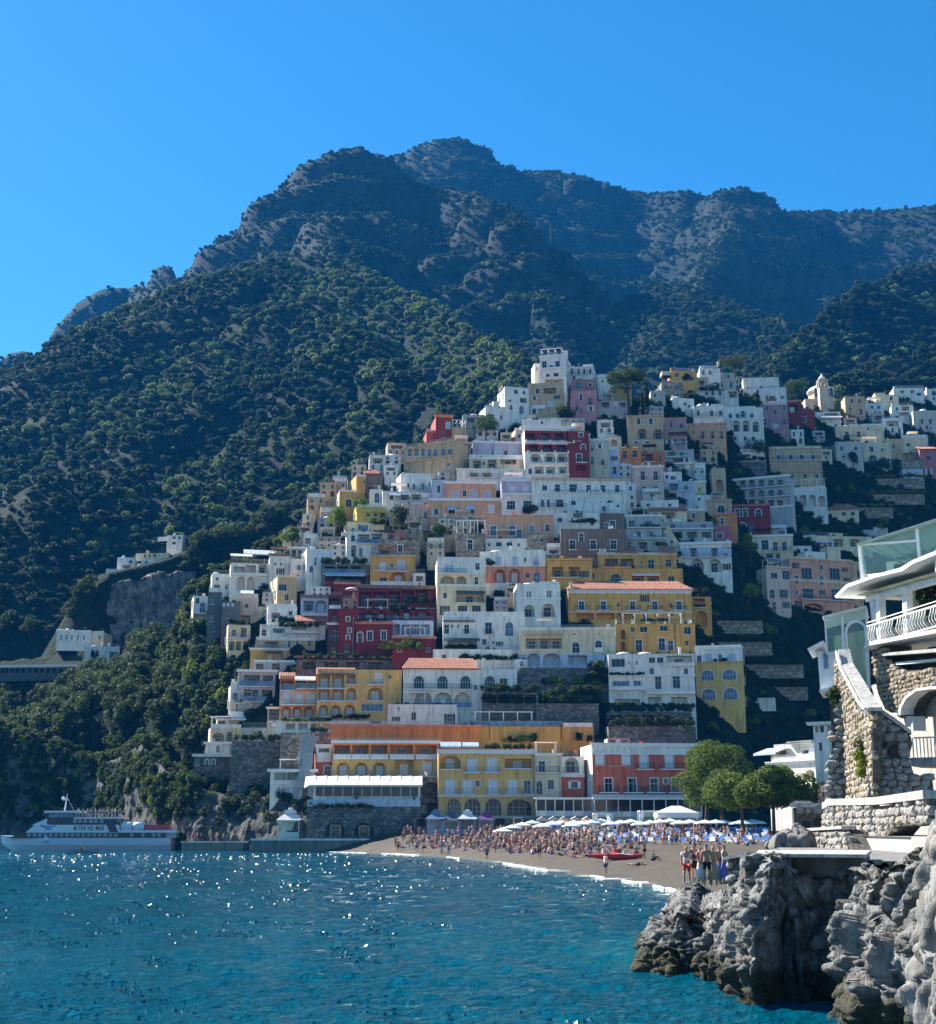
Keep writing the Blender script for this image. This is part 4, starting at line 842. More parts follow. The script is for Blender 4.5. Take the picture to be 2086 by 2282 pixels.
h('long low white wing with two small windows under the white house','F',200,790,760,845,WHITE,yaw=2,dep=6,ops=[('w',793,826,28,[275]),('w',800,822,42,[395]),('d',795,830,24,[566]),('V',400,780,838,.55,0),('Z',520,780,'k')])
h('small white cabin with one arched window by the retaining wall','F',765,850,828,920,WHITE,yaw=8,dep=4,ops=[('a',838,875,28,[808],'B')])
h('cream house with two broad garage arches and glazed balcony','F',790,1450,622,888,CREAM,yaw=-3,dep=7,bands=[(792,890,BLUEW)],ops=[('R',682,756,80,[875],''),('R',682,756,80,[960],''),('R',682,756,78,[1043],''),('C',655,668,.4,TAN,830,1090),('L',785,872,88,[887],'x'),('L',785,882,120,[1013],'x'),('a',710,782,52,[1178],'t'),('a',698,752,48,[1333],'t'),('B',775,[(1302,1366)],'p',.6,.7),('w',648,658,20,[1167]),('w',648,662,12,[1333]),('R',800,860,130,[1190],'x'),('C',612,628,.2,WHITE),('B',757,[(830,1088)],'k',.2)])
h('white cube house with two arched loggias and slim paired windows','F',775,1072,312,600,WHITE,yaw=4,dep=7,ops=[('w',362,415,13,[848,866]),('w',356,410,13,[985,1002]),('C',408,418,.2),('L',455,540,74,[858],''),('L',446,536,88,[988],''),('B',538,[(815,890),(942,1036)],'i',.3),('D',[860],110,18),('H',885,900,292,WHITE),('Z',930,1065,'p',.5)])
h('white and salmon house with blue shutters over two red arches','F',520,972,88,305,WHITE,yaw=-3,dep=7,bands=[(192,305,PINK)],ops=[('s',125,186,33,[645,760,903],'bt'),('w',132,158,17,[830]),('L',210,300,74,[655],'s'),('L',206,300,72,[757],'s'),('a',230,300,50,[910],'B'),('D',[630],100,20),('B',190,[(885,925)],'i',.5),('Z',720,960,'p',.3),('V',540,620,190,.7)])
h('white upper house over cream loggias and dark balcony','F',228,562,148,535,CREAM,yaw=5,dep=7,bands=[(140,242,WHITE)],ops=[('s',182,228,24,[298,330],'b'),('d',168,215,30,[505],''),('B',240,[(230,430)],'i',.9),('L',256,320,95,[300],'x'),('L',256,318,70,[393],'x'),('o',264,322,24,[497],'b'),('R',375,440,190,[455],''),('B',442,[(355,552)],'i',.8),('w',458,522,64,[402]),('w',458,516,62,[497]),('A',355,555,358,375,1.0,SHUTG),('C',318,326,.2),('G',300,420,142,165,3,1.0)])
h('square ochre house with two dark recesses beside the brown palazzo','F',978,1290,142,300,OCHRE,yaw=-2,dep=6,ops=[('R',195,262,75,[1053],''),('R',195,262,75,[1168],''),('C',140,152,.4,OCHRE),('B',266,[(1010,1205)],'i',.5)])
h('upper floor of the ochre villa with a terracotta terrace roof','G',408,945,105,205,OCHRE,yaw=1,dep=6,ops=[('R',140,198,90,[500],''),('R',140,205,90,[607],'s'),('w',160,180,10,[702]),('d',145,205,42,[772],''),('d',145,192,38,[890],''),('T',66,100,535,670),('T',62,100,850,938),('C',100,116,.3,CREAM),('H',415,468,68,WHITE,1),('B',206,[(440,640)],'i',.3)])
h('broad ochre villa with an arched window and flat terraces','G',258,990,205,325,OCHRE,yaw=1,dep=6,ops=[('w',236,278,38,[365],'n'),('a',240,305,70,[530],''),('R',250,305,82,[682],''),('R',250,305,82,[785],''),('w',258,300,42,[910]),('D',[355],95,12),('C',196,206,.25,OCHRE,430,635),('A',640,830,240,250,.6)])
h('long ochre palazzo with red tiled roof and five balcony doors','G',205,1050,352,560,OCHRE,yaw=1,dep=9,bands=[(350,376,WHITE)],ops=[('T',303,350,205,1050,2.5),('C',350,362,.35),('d',430,492,36,[295,445,645,797,962],'tth'),('B',493,[(250,345),(400,495),(602,697),(748,845),(915,1010)],'i',.9),('w',440,470,22,[548]),('w',440,475,18,[907]),('C',500,508,.12,CREAM),('I',704,376,430),('R',512,555,120,[320,460,600],'x'),('H',215,235,300,CREAM,.4)])
h('ochre corner tower with a tall dark archway and ivy','G',1035,1185,400,610,OCHRE,yaw=-4,dep=6,ops=[('L',497,605,74,[1118],'x'),('R',412,470,80,[1100],''),('B',472,[(1060,1150)],'i',.3),('V',1040,1150,400,.7),('C',440,450,.2,OCHRE)])
h('weathered yellow house with two framed doors under a pergola terrace','G',528,1075,585,785,OCHRE,yaw=-2,dep=7,ops=[('w',606,640,28,[645]),('w',604,642,50,[720]),('w',598,634,55,[858]),('w',605,656,46,[1020]),('d',692,776,42,[688],'t'),('d',682,768,42,[845],'t'),('L',625,690,30,[580],'x'),('L',706,770,30,[580],'x'),('w',700,735,26,[1015],'n'),('I',935,585,760),('Z',530,990,'q'),('G',585,985,510,582,5,.6),('V',700,880,578,.35,0,-1.5)])
h('white stepped apartment house with big windows and balconies','G',482,1072,790,1180,WHITE,yaw=-2,dep=8,ops=[('w',825,880,92,[546]),('w',845,858,12,[620]),('a',835,865,14,[672]),('w',815,852,44,[778,834]),('R',802,870,175,[965],''),('B',872,[(850,1068)],'p',.7,.5),('w',975,1012,118,[565],'B'),('w',972,1008,48,[678],'B'),('B',1035,[(455,730)],'p',.8,.5),('d',945,1032,44,[820],''),('d',928,1026,50,[945],''),('B',1062,[(740,1070)],'p',.8,.5),('R',1100,1168,170,[610],''),('R',1085,1165,90,[795],'s'),('R',1085,1165,110,[965],'s'),('D',[590,740],110,22),('C',935,945,.3),('V',490,720,940,.3),('V',480,1060,1170,.5)])
h('yellow house with four arched blue windows under a white terrace','G',1078,1405,752,1175,YELLOW,yaw=-12,dep=8,sidewin=True,bands=[(750,850,WHITE)],ops=[('a',905,972,88,[1157],'Bt'),('a',897,966,92,[1308],'Bt'),('a',1030,1106,94,[1165],'Bt'),('a',1022,1102,96,[1315],'Bt'),('s',790,848,46,[1165,1322],'b'),('w',800,848,30,[1100]),('C',846,854,.12,YELLOW),('C',748,758,.2),('V',1200,1290,846,.35),('w',912,922,10,[1225])])
h('white parapet balcony jutting out right of the yellow house','G',1440,1620,1092,1150,WHITE,yaw=-14,dep=4,name='parapet',cat='parapet',base=1,ops=[])
h('grey stone terrace wall with plants behind the red hotel','L',480,1080,212,345,DARKST,yaw=3,D=250,dep=4,base=4,name='terrace_wall',cat='wall',ops=[('V',490,1060,212,.7),('I',675,215,330),('V',1000,1080,260,1.3,1,1.0)])
h('dark planted terrace with a pergola below the white apartment house','L',470,1050,115,212,DARKST,yaw=0,dep=4,base=3,name='planted_terrace',cat='terrace',ops=[('R',135,195,80,[530,640,750,860],'x'),('V',480,1050,205,.6),('V',480,1050,118,.7),('Z',480,1050,'k')])
h('small white roof cabin on the red hotel','L',472,622,295,345,WHITE,yaw=5,D=244,dep=3,base=1,name='roof_cabin',cat='cabin',ops=[('R',302,340,50,[505,590],'x')])
h('salmon villa with four dark windows and a long iron balcony','H',472,1062,625,1110,(.8,.34,.21),yaw=16,dep=9,sidewin=True,side=PALEPINK,ops=[('w',702,810,96,[625],'nh'),('w',705,812,96,[890],'nh'),('d',897,1002,96,[640],'nh'),('d',900,1002,96,[910],'nh'),('B',1004,[(565,1060)],'i',.8),('C',818,838,.1,CREAM),('C',612,628,.25,CREAM),('L',1035,1108,180,[690],'x'),('I',752,630,880),('I',1045,630,1000),('D',[820],230,30),('H',860,980,480,CREAM,2),('H',660,850,535,WHITE,2.5)])
h('sunlit cream bay at the corner of the salmon villa','H',252,470,700,1110,PALEPINK,yaw=16,dep=5,side=CREAM,ops=[('w',725,810,66,[430]),('w',745,800,60,[320]),('a',900,985,50,[300],'t'),('C',690,702,.35,CREAM)])
h('slim peach extension on the right of the salmon villa','H',1064,1150,640,1060,PEACH,yaw=14,dep=6,ops=[('w',720,800,40,[1120]),('C',800,850,.3,CREAM)])
h('white roof terrace buildings behind the salmon villa','H',570,1240,400,530,CREAM,yaw=6,dep=7,ops=[('w',480,510,40,[570,640]),('Z',600,860,'k'),('D',[700],120,26),('R',430,500,90,[920,1080],''),('A',580,830,440,465,1.5),('H',860,990,360,CREAM,2)])
h('grey flat roofed house with a corner post in the vineyard','H',1160,1390,340,410,GREYW,yaw=-4,dep=5,ops=[('Z',1260,1390,'p',.7),('V',1290,1380,340,.9,1)])
# ---- centre, upper half
h('brown palazzo wing with three tall framed windows','D',152,604,548,745,BROWN,yaw=0,dep=8,ops=[('d',625,690,38,[233,375,513],'t'),('B',692,[(205,265),(345,405),(485,540)],'i',.6),('I',182,570,740),('I',330,570,680),('b',695,740,70,[230])])
h('tall brown palazzo tower with one white framed window','D',414,590,442,560,BROWN,yaw=0,dep=6,ops=[('o',494,550,34,[508],'wt')])
h('long white hotel with six dark windows over blind arches','D',-45,608,212,452,WHITE,yaw=3,dep=8,ops=[('w',250,286,30,[43]),('d',243,296,34,[130]),('d',243,297,54,[238]),('d',248,298,30,[343,442,540]),('C',205,218,.3,PALEPINK),('B',300,[(90,600)],'q',.4,.6),('w',348,400,20,[28,68]),('d',348,402,48,[147]),('w',355,386,32,[240]),('b',320,395,80,[345,565]),('B',403,[(0,190)],'i',.5)])
h('stepped white side stair house at the end of the long white hotel','D',598,668,240,410,WHITE,yaw=-8,dep=5,ops=[('a',255,285,20,[630],''),('w',320,345,20,[640]),('a',365,400,24,[640],'')])
h('white house with a diagonal roofline in front of the long hotel','D',255,590,372,480,WHITE,yaw=-6,dep=6,ops=[('d',392,432,22,[448],''),('w',395,430,30,[345]),('w',405,432,60,[260]),('D',[440],120,34),('Z',260,420,'p',.6),('a',380,400,22,[545],'')])
h('low white house with round terrace above the brown palazzo','D',105,420,440,545,WHITE,yaw=0,dep=5,ops=[('w',472,502,32,[147]),('R',440,480,70,[270],''),('B',490,[(205,415)],'p',.6,.4),('V',230,400,512,.6)])
h('white terraced house with potted plants beside the brown tower','D',600,845,462,600,GREYW,yaw=-2,dep=6,ops=[('w',490,535,40,[640]),('w',495,530,46,[752]),('B',540,[(605,835)],'k',.7),('w',570,600,34,[685]),('w',572,602,30,[772]),('V',700,830,540,.35),('C',455,465,.2)])
h('grey white lower terrace with an awning and plants','D',605,905,602,690,GREYW,yaw=-2,dep=6,ops=[('d',635,685,20,[622]),('R',640,685,60,[715],''),('V',800,880,670,.6,1),('B',615,[(610,890)],'k',.6)])
h('house with a faded terracotta roof above the long stairway','D',760,1015,425,495,CREAM,yaw=-3,dep=6,ops=[('T',385,425,770,1010),('R',435,480,90,[890],''),('w',440,475,30,[800])])
h('tan gabled house next to the terracotta roof','D',985,1140,425,500,TAN,yaw=-4,dep=5,ops=[('o',440,475,26,[1062],'wt')])
h('grey stone house with three wide dark openings and two terraces','D',862,1196,500,635,GREYW,yaw=-3,dep=7,ops=[('R',570,612,66,[950],''),('R',570,612,66,[1050],''),('R',570,612,66,[1150],''),('B',552,[(865,1195)],'k',.9),('w',515,545,34,[920,1130]),('C',545,556,.2),('H',920,980,470,WHITE,1.5)])
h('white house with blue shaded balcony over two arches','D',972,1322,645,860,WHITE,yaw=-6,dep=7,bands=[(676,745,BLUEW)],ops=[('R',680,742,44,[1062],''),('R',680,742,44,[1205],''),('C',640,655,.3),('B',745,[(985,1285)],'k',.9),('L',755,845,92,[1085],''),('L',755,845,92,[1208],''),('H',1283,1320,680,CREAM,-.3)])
h('small rose house with a rounded edge among grey houses','D',1198,1318,528,645,ROSE,yaw=-8,dep=5,ops=[('w',578,615,36,[1240],'t'),('w',600,630,18,[1340])])
h('orange square house with one framed window below the tan house','D',1212,1362,450,565,ORANGE,yaw=-7,dep=6,ops=[('o',472,520,26,[1258],'wt'),('C',445,455,.25,ORANGE)])
h('tan house with one arched balcony door by the dark red house','D',1162,1325,355,470,TAN,yaw=-6,dep=6,ops=[('a',385,440,50,[1250],'t'),('B',442,[(1215,1295)],'i',.6),('C',350,360,.25,TAN)])
h('dark red house with white framed windows and an arched window','D',1330,1590,390,580,RED,yaw=-6,dep=7,ops=[('d',412,466,30,[1362,1415],'twwt'),('a',412,462,40,[1505],'t'),('a',508,575,46,[1400],'t'),('C',384,392,.2,ROSE)])
h('white blue striped shop house below the dark red house','D',1460,1700,520,610,BLUEW,yaw=-6,dep=5,ops=[('R',530,580,50,[1490,1560],''),('A',1590,1690,520,545,1.2)])
h('cream house with dark doors on the green slope','D',1435,1745,600,780,CREAM,yaw=-8,dep=7,ops=[('d',626,692,48,[1550],'o'),('d',640,700,30,[1622,1684],''),('w',716,756,48,[1582]),('w',716,752,30,[1640]),('B',702,[(1600,1735)],'i',.6),('C',592,604,.3)])
h('small white terrace house between cream house and salmon villa','D',1745,1870,665,720,WHITE,yaw=-4,dep=5,ops=[('w',685,710,26,[1780,1830])])
h('grey blue arcade hotel with two long rows of arched balconies','D',1286,1730,205,440,GREYW,yaw=-20,dep=8,sidewin=False,ops=[
  ('L',212,262,42,[1333,1396,1460,1525,1592,1655],''),('B',268,[(1290,1725)],'k',.9),('L',282,330,40,[1325,1393,1461,1527,1592,1655],''),('B',338,[(1290,1725)],'k',.9),('R',352,400,42,[1330,1395,1462,1527,1592,1655],''),('C',196,208,.4),('C',404,414,.3)])
h('tan stone stair tower at the end of the arcade hotel','D',1188,1284,132,350,TAN,yaw=-4,dep=6,name='tower_house',ops=[('L',210,320,50,[1240],'x'),('H',1200,1225,118,WHITE)])
h('white arcade with four dark arches right of the grey arcade hotel','B',945,1190,935,1062,WHITE,yaw=-14,dep=7,sidewin=False,ops=[('L',975,1048,42,[992,1047,1103],'x'),('L',980,1048,42,[1158],'x'),('Z',950,1185,'p',.4),('G',955,1180,880,935,5,1.0),('H',930,945,860,WHITE,.2)])
h('white summer house with a flared roof beyond the arcade','B',1195,1380,1062,1115,CREAM,yaw=-10,dep=5,ops=[('w',1075,1100,24,[1290,1345]),('T',1035,1062,1195,1380,2.5)])
h('peach house with two tall balcony windows','D',645,858,125,345,PALEPINK,yaw=-2,dep=7,ops=[('d',155,216,28,[715,803],'hw'),('B',218,[(692,745),(782,835)],'i',.5),('C',118,130,.25),('w',255,275,22,[720,805],'t'),('H',753,765,95,WHITE,.6)])
h('small white box house in front of the peach house','D',712,825,270,372,WHITE,yaw=-4,dep=5,ops=[('w',310,340,26,[775],'n')])
h('white house with a striped laundry balcony right of the peach house','D',858,982,158,235,WHITE,yaw=-2,dep=5,ops=[('w',185,212,32,[920]),('w',180,205,22,[880],'s')])
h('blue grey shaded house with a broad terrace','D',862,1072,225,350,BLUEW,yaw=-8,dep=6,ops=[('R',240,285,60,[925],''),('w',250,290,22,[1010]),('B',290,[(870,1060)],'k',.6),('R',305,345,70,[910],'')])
h('cream box house with a flat white roof above the stairway','D',1035,1148,228,330,CREAM,yaw=-6,dep=6,ops=[('w',265,295,12,[1100]),('C',222,232,.2)])
h('low white annex under the cream box house','D',1060,1180,318,385,WHITE,yaw=-6,dep=5,ops=[('w',335,355,20,[1100])])
h('long low white roofed house above the terracotta roof','D',700,960,352,425,WHITE,yaw=-4,dep=5,ops=[('w',375,395,24,[750,900])])
def stairway():
    pts = [(840,450,0),(880,560,0),(935,640,0),(962,740,0)]
    P3 = []
    for x,y,_ in pts:
        px,py = 1200 + x / 3.0717,1000 + y / 3.0717; P3.append(at(px,py,town_hit(px,py) - 1.2))
    root = empty('stairway',P3[-1],0,'sunlit pale stone stairway running down between the houses','stairs'); o = P3[-1]
    for p,q in zip(P3,P3[1:]):
        n = 14
        for k in range(n):
            a = p.lerp(q,k / n) - o; m = MB(); m.box(a.x - 1.0,a.x + 1.0,a.y,a.y + 1.4,a.z - 3,a.z); m.obj('step',[plaster(CREAM)],root)
stairway()
h('peach house with three white framed shutters','C',898,1245,238,355,PEACH,yaw=2,dep=7,ops=[('s',290,345,42,[968,1090,1187],'bt'),('C',228,242,.3)])
h('broad peach house with two striped window awnings','C',790,1280,352,475,PEACH,yaw=0,dep=8,ops=[('w',412,446,42,[942,1072]),('A',912,972,392,418,.9,SHUTB),('A',1040,1102,388,415,.9,SHUTB),('s',385,445,40,[1212],'t'),('C',343,357,.35),('C',462,472,.15,CREAM)])
h('long peach house with four blue doors and rain pipes','C',1168,1640,465,615,PEACH,yaw=-2,dep=7,ops=[('d',526,596,42,[1228,1357],'Bt'),('d',526,570,30,[1488],'Bt'),('a',515,565,30,[1597],'t'),('B',598,[(1195,1262),(1322,1392)],'i',.5),('I',1298,490,610),('C',458,468,.2,PEACH),('D',[1432],40,12)])
h('white ground floor with little windows below the long peach house','C',1172,1462,615,680,WHITE,yaw=-2,dep=5,ops=[('w',640,668,40,[1265,1337]),('w',645,668,18,[1200,1400])])
h('small rough grey house with a rounded top right of the white floor','C',1460,1605,580,700,STONE,yaw=-2,dep=5,ops=[('w',610,640,24,[1560])])
h('brown rough stone house with one framed door','C',972,1165,578,745,STONE,yaw=2,dep=7,ops=[('d',622,692,36,[1068],'t'),('Z',975,1160,'q'),('G',975,1170,490,575,4,.4),('b',710,745,60,[1075])])
h('blue chaired restaurant terrace with a wooden roof','C',715,970,555,625,TAN,yaw=3,dep=6,ops=[('R',560,590,90,[790,900],'x'),('Z',720,968,'q'),('G',725,970,470,552,4,.8,WOODB)])
h('pale lilac white house with framed windows over dark doors','C',1282,1522,218,462,LILAC,yaw=1,dep=7,bands=[(318,462,WHITE)],ops=[('s',255,302,36,[1360,1450],'t'),('d',358,416,56,[1348],''),('d',356,412,56,[1462],''),('C',212,224,.25),('B',318,[(1290,1520)],'p',.5,.4),('V',1420,1540,455,1.0)])
h('pale blue narrow house left of the peach houses','C',802,900,212,358,BLUEW,yaw=4,dep=5,ops=[('w',252,300,22,[853],'h'),('w',330,350,20,[855])])
h('bright white house with two slim dark doors catching the sun','C',592,805,178,300,WHITE,yaw=14,dep=6,ops=[('d',236,282,13,[685,745],''),('d',225,262,13,[795],''),('Z',600,800,'p',.3)])
h('long weathered tan building with a row of windows along the ridge','A',0,338,768,960,TAN,yaw=-32,dep=7,sidewin=False,ops=[('w',800,850,24,[40,85,130,175,215,270,315],'B'),('C',765,780,.3,TAN),('C',868,876,.5,TAN),('b',885,935,34,[40,95,150,205,260]),('D',[35,80,150,215],36,14)])
h('brown stone end block of the weathered tan building','A',338,462,762,915,STONE,yaw=2,dep=6,ops=[('w',800,825,18,[372]),('C',755,766,.2,TAN)])
h('white house with canvas awnings and glass below the tan building','C',470,795,295,385,WHITE,yaw=10,dep=6,ops=[('R',315,350,60,[620],''),('R',312,350,60,[700],''),('A',510,590,300,325,1.2),('B',360,[(560,790)],'i',.5),('w',320,350,26,[530])])
h('pink house with an open doorway under the awnings','C',602,790,378,480,PALEPINK,yaw=8,dep=6,ops=[('d',430,470,18,[762],''),('w',405,430,22,[640]),('I',698,380,470)])
h('white domed wall house with a tall arched window','C',385,470,278,392,WHITE,yaw=10,dep=5,ops=[('a',300,370,34,[430],'B')])
h('tall yellow house with white corner strips at the ridge','C',288,350,185,360,OCHRE,yaw=18,dep=6,ops=[('w',215,240,12,[340]),('C',180,190,.15)])
h('low ochre house with a white framed arch at the ridge edge','C',172,288,292,425,OCHRE,yaw=14,dep=6,side=CREAM,ops=[('a',345,395,40,[237],'t'),('C',286,296,.15)])
h('small brown gabled house with red roof behind the yellow one','C',350,470,165,240,BROWN,yaw=6,dep=5,ops=[('T',150,175,350,440)])
h('bright lemon house with a terrace among lime green shrubs','C',292,495,398,512,(.66,.5,.1),yaw=14,dep=6,ops=[('w',440,465,26,[372,420]),('L',430,475,36,[470],'x'),('C',425,436,.5,(.66,.5,.1)),('V',250,380,400,1.1,1,.5)])
h('pale yellow house with a blue glazed porch','C',228,480,505,610,CREAM,yaw=14,dep=6,ops=[('d',540,585,18,[265],''),('w',520,560,70,[335],'B'),('V',390,490,520,.6),('V',130,240,520,1.6,1,2.5)])
h('white house with glass galleries and a round white chimney','C',222,500,570,760,WHITE,yaw=8,dep=7,ops=[('R',585,640,80,[340],''),('R',580,640,80,[430],''),('B',650,[(290,490)],'g',.5),('L',660,740,36,[270],''),('w',680,740,24,[320],'B'),('s',670,730,30,[405],'b'),('H',190,222,600,WHITE,.5)])
h('salmon wall house with a brown window behind the glass galleries','C',495,632,560,650,PINK,yaw=6,dep=5,ops=[('w',585,618,24,[528],'n'),('V',500,640,560,.6)])
h('brown rough plaster house with a square framed window','C',440,725,622,742,STONE,yaw=5,dep=7,ops=[('w',660,706,34,[590],'nt'),('C',735,745,.3,STONE)])
h('ochre house with blue doors, balcony and round arch','C',385,695,738,935,OCHRE,yaw=4,dep=7,ops=[('s',782,838,34,[470],'t'),('s',768,830,40,[597],'bt'),('B',840,[(400,650)],'k',.8),('L',845,922,108,[575],'s'),('w',882,922,48,[475],'n'),('d',880,925,26,[670],''),('C',730,742,.3,TAN),('I',690,745,930),('B',932,[(390,690)],'p',.8,.6)])
# ---- dark red hotel complex
h('dark red hotel top floor with a row of shaded loggias','E',1280,1822,500,640,RED,yaw=6,dep=7,ops=[('R',520,615,84,[1335],''),('R',520,612,84,[1432],''),('R',515,608,84,[1528],''),('R',510,604,84,[1625],''),('R',505,600,84,[1720],''),('C',482,500,.8,BROWN),('B',628,[(1285,1815)],'i',.4),('V',1620,1815,590,.5,1,-.9),('D',[1240],90,16)])
h('dark red hotel middle floor with white arches and vines','E',1285,1830,640,735,RED,yaw=6,dep=7,ops=[('L',650,715,70,[1360,1440],'s'),('L',640,710,50,[1545],''),('L',636,705,60,[1620],'s'),('L',630,700,110,[1725],''),('B',720,[(1290,1800)],'k',.5),('V',1500,1680,650,.6),('V',1310,1500,725,.3)])
h('crimson house front with an arch and two yellow framed windows','E',1268,1522,735,925,RED,yaw=4,dep=7,ops=[('a',795,865,34,[1298],'t'),('w',790,852,34,[1365],'t'),('w',785,848,34,[1460],'t'),('C',730,740,.3,PINK)])
h('glazed winter garden with blue frames on the crimson terrace','E',1522,1800,715,830,BLUEW,yaw=4,dep=6,ops=[('R',740,815,40,[1550],'x'),('w',740,812,60,[1610,1675,1745],'B'),('C',825,836,.3)])
h('crimson plinth wall with hanging green shrubs','E',1520,1815,835,965,RED,yaw=4,dep=5,ops=[('C',828,840,.3,PINK),('V',1440,1730,925,1.0,1,-1.2)])
h('red tower with white painted panels beside the loggias','C',848,938,938,1145,(.34,.05,.03),yaw=-6,dep=7,sidewin=False,ops=[('b',960,1040,60,[893]),('b',1060,1125,60,[893]),('C',932,942,.15),('C',1044,1052,.06,CREAM),('I',852,940,1140)])
h('dark red narrow wing with small white framed windows','E',1145,1278,680,960,RED,yaw=3,dep=6,ops=[('w',690,720,24,[1215],'t'),('w',770,798,20,[1225],'t'),('a',815,850,24,[1215],'t'),('I',1250,680,950),('C',640,684,.4,RED)])
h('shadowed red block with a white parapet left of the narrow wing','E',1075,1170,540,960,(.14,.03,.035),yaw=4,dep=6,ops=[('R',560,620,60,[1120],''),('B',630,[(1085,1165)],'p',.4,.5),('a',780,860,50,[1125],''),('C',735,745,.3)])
h('red roof room with an orange edge above the dark hotel','E',1122,1295,465,545,RED,yaw=8,dep=6,ops=[('C',455,467,.2,PINK),('H',1060,1120,450,RED,.5)])
h('blue white house with a big arched glass door','E',890,1082,560,725,BLUEW,yaw=6,dep=6,ops=[('L',575,670,80,[1030],'s'),('R',580,650,70,[945],''),('C',545,560,.4,BROWN),('B',680,[(900,1080)],'p',.5,.4),('D',[960],90,14)])
h('white sunlit house with scooped terraces below the orange house','E',665,865,615,745,WHITE,yaw=12,dep=6,ops=[('w',650,680,24,[822],'n'),('R',660,700,60,[720],''),('Z',670,860,'p',.4),('V',700,860,735,.6)])
h('long white balcony house with red roof strip and vines','E',610,1060,745,845,WHITE,yaw=8,dep=6,ops=[('T',690,720,865,1060),('a',775,820,34,[640],''),('R',770,800,80,[740],''),('R',745,790,100,[880],'x'),('B',800,[(780,1020)],'p',.7,.4),('V',740,1000,765,.6)])
h('ochre terrace house with small doors under the vine balcony','E',580,990,850,935,TAN,yaw=7,dep=6,ops=[('d',842,895,22,[812],'t'),('d',838,895,22,[870],'t'),('d',835,890,24,[950],''),('R',860,905,90,[690],'x'),('B',910,[(560,800)],'k',.6)])
h('bright ochre room with a white arched window on the steep edge','E',545,820,918,1010,OCHRE,yaw=9,dep=6,ops=[('a',935,980,60,[755],'t'),('s',950,995,20,[680],''),('C',908,920,.4,WHITE),('Z',560,640,'k')])
h('grey terrace with a rounded rail under the ochre room','E',560,860,1000,1065,GREYW,yaw=6,dep=5,ops=[('R',1010,1050,50,[610,720],'x'),('Z',570,850,'p',.4)])
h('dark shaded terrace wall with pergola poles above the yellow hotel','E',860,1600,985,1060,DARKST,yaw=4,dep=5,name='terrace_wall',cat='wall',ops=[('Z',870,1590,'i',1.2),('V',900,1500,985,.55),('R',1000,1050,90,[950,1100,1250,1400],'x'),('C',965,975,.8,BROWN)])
h('orange cream house with square windows turned to the sun','E',730,866,418,612,(.6,.4,.2),yaw=20,dep=9,sidewin=True,side=CREAM,ops=[('w',465,512,54,[768],'g'),('C',412,422,.25,CREAM)])
h('white hotel with arched white canopies at the western edge','E',410,680,325,520,WHITE,yaw=12,dep=7,ops=[('R',345,400,80,[470],'x'),('R',335,395,70,[550],'x'),('L',415,515,56,[480],'x'),('L',415,510,46,[548],'x'),('R',330,390,60,[630],''),('B',405,[(420,670)],'p',.5,.4),('Z',415,675,'k'),('A',500,760,230,268,2.0),('A',410,560,262,282,1.5)])
h('tall white block with two pairs of small windows','E',676,815,272,430,WHITE,yaw=10,dep=7,ops=[('a',318,338,16,[718,732],''),('a',318,338,16,[757,771],''),('C',262,274,.4,BROWN)])
h('white stair house with dark window openings by the western hotel','E',282,452,398,565,WHITE,yaw=14,dep=6,ops=[('d',470,502,16,[383],''),('R',470,505,44,[318],''),('w',420,440,20,[320]),('D',[310],50,20)])
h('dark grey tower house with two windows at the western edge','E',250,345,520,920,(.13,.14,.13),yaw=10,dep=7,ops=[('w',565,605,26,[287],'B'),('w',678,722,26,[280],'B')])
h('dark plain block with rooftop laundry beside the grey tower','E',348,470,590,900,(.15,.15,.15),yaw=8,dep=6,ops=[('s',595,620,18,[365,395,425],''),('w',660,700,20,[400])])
h('white sunlit corner house with glass bay over the wood','E',155,252,548,755,WHITE,yaw=16,dep=6,side=CREAM,ops=[('a',590,660,40,[220],'B'),('R',670,735,80,[200],'x'),('w',560,600,26,[185]),('B',740,[(110,245)],'p',.5,.5)])
h('pinkish house with arches tucked behind the white stair house','E',465,600,560,740,PALEPINK,yaw=10,dep=6,ops=[('w',600,630,24,[520]),('R',680,720,80,[520],'x'),('D',[530],90,30),('A',480,570,510,535,1.4)])
h('small white signboard house below the orange cream house','E',550,660,620,690,CREAM,yaw=10,dep=4,ops=[('s',625,668,50,[580],'')])
h('cream three floor house with balconies deep in the trees','E',392,545,745,935,CREAM,yaw=16,dep=6,side=CREAM,ops=[('a',775,820,28,[435],''),('R',765,830,40,[500],''),('B',835,[(400,535)],'k',.5),('R',860,920,36,[420,465,515],''),('V',395,540,745,.5)])
h('green glazed penthouse above the white block','E',815,988,222,300,GREYW,yaw=6,dep=5,ops=[('R',232,280,30,[845],'x'),('w',228,278,26,[885,935,965]),('C',215,224,.3)])
h('plain white square house under the glazed penthouse','E',818,930,292,465,WHITE,yaw=6,dep=6,ops=[('d',335,372,16,[880,918],''),('w',400,420,16,[870])])
h('brilliant white blind house with two arched niches','E',930,1112,225,480,WHITE,yaw=14,dep=6,sidewin=False,ops=[('L',340,385,26,[965],''),('a',280,340,14,[992],''),('b',395,460,24,[985,1015])])
h('dark pergola restaurant with green awnings below the galleries','E',1030,1365,330,475,(.16,.18,.17),yaw=5,dep=6,ops=[('R',345,390,70,[1090,1180,1270],'x'),('B',395,[(1040,1355)],'g',.4),('R',415,465,80,[1100,1200,1300],'x'),('A',1060,1330,380,415,2.2,SHUTB),('V',1040,1350,335,.7),('V',1190,1260,470,.8,1,-1.2)])
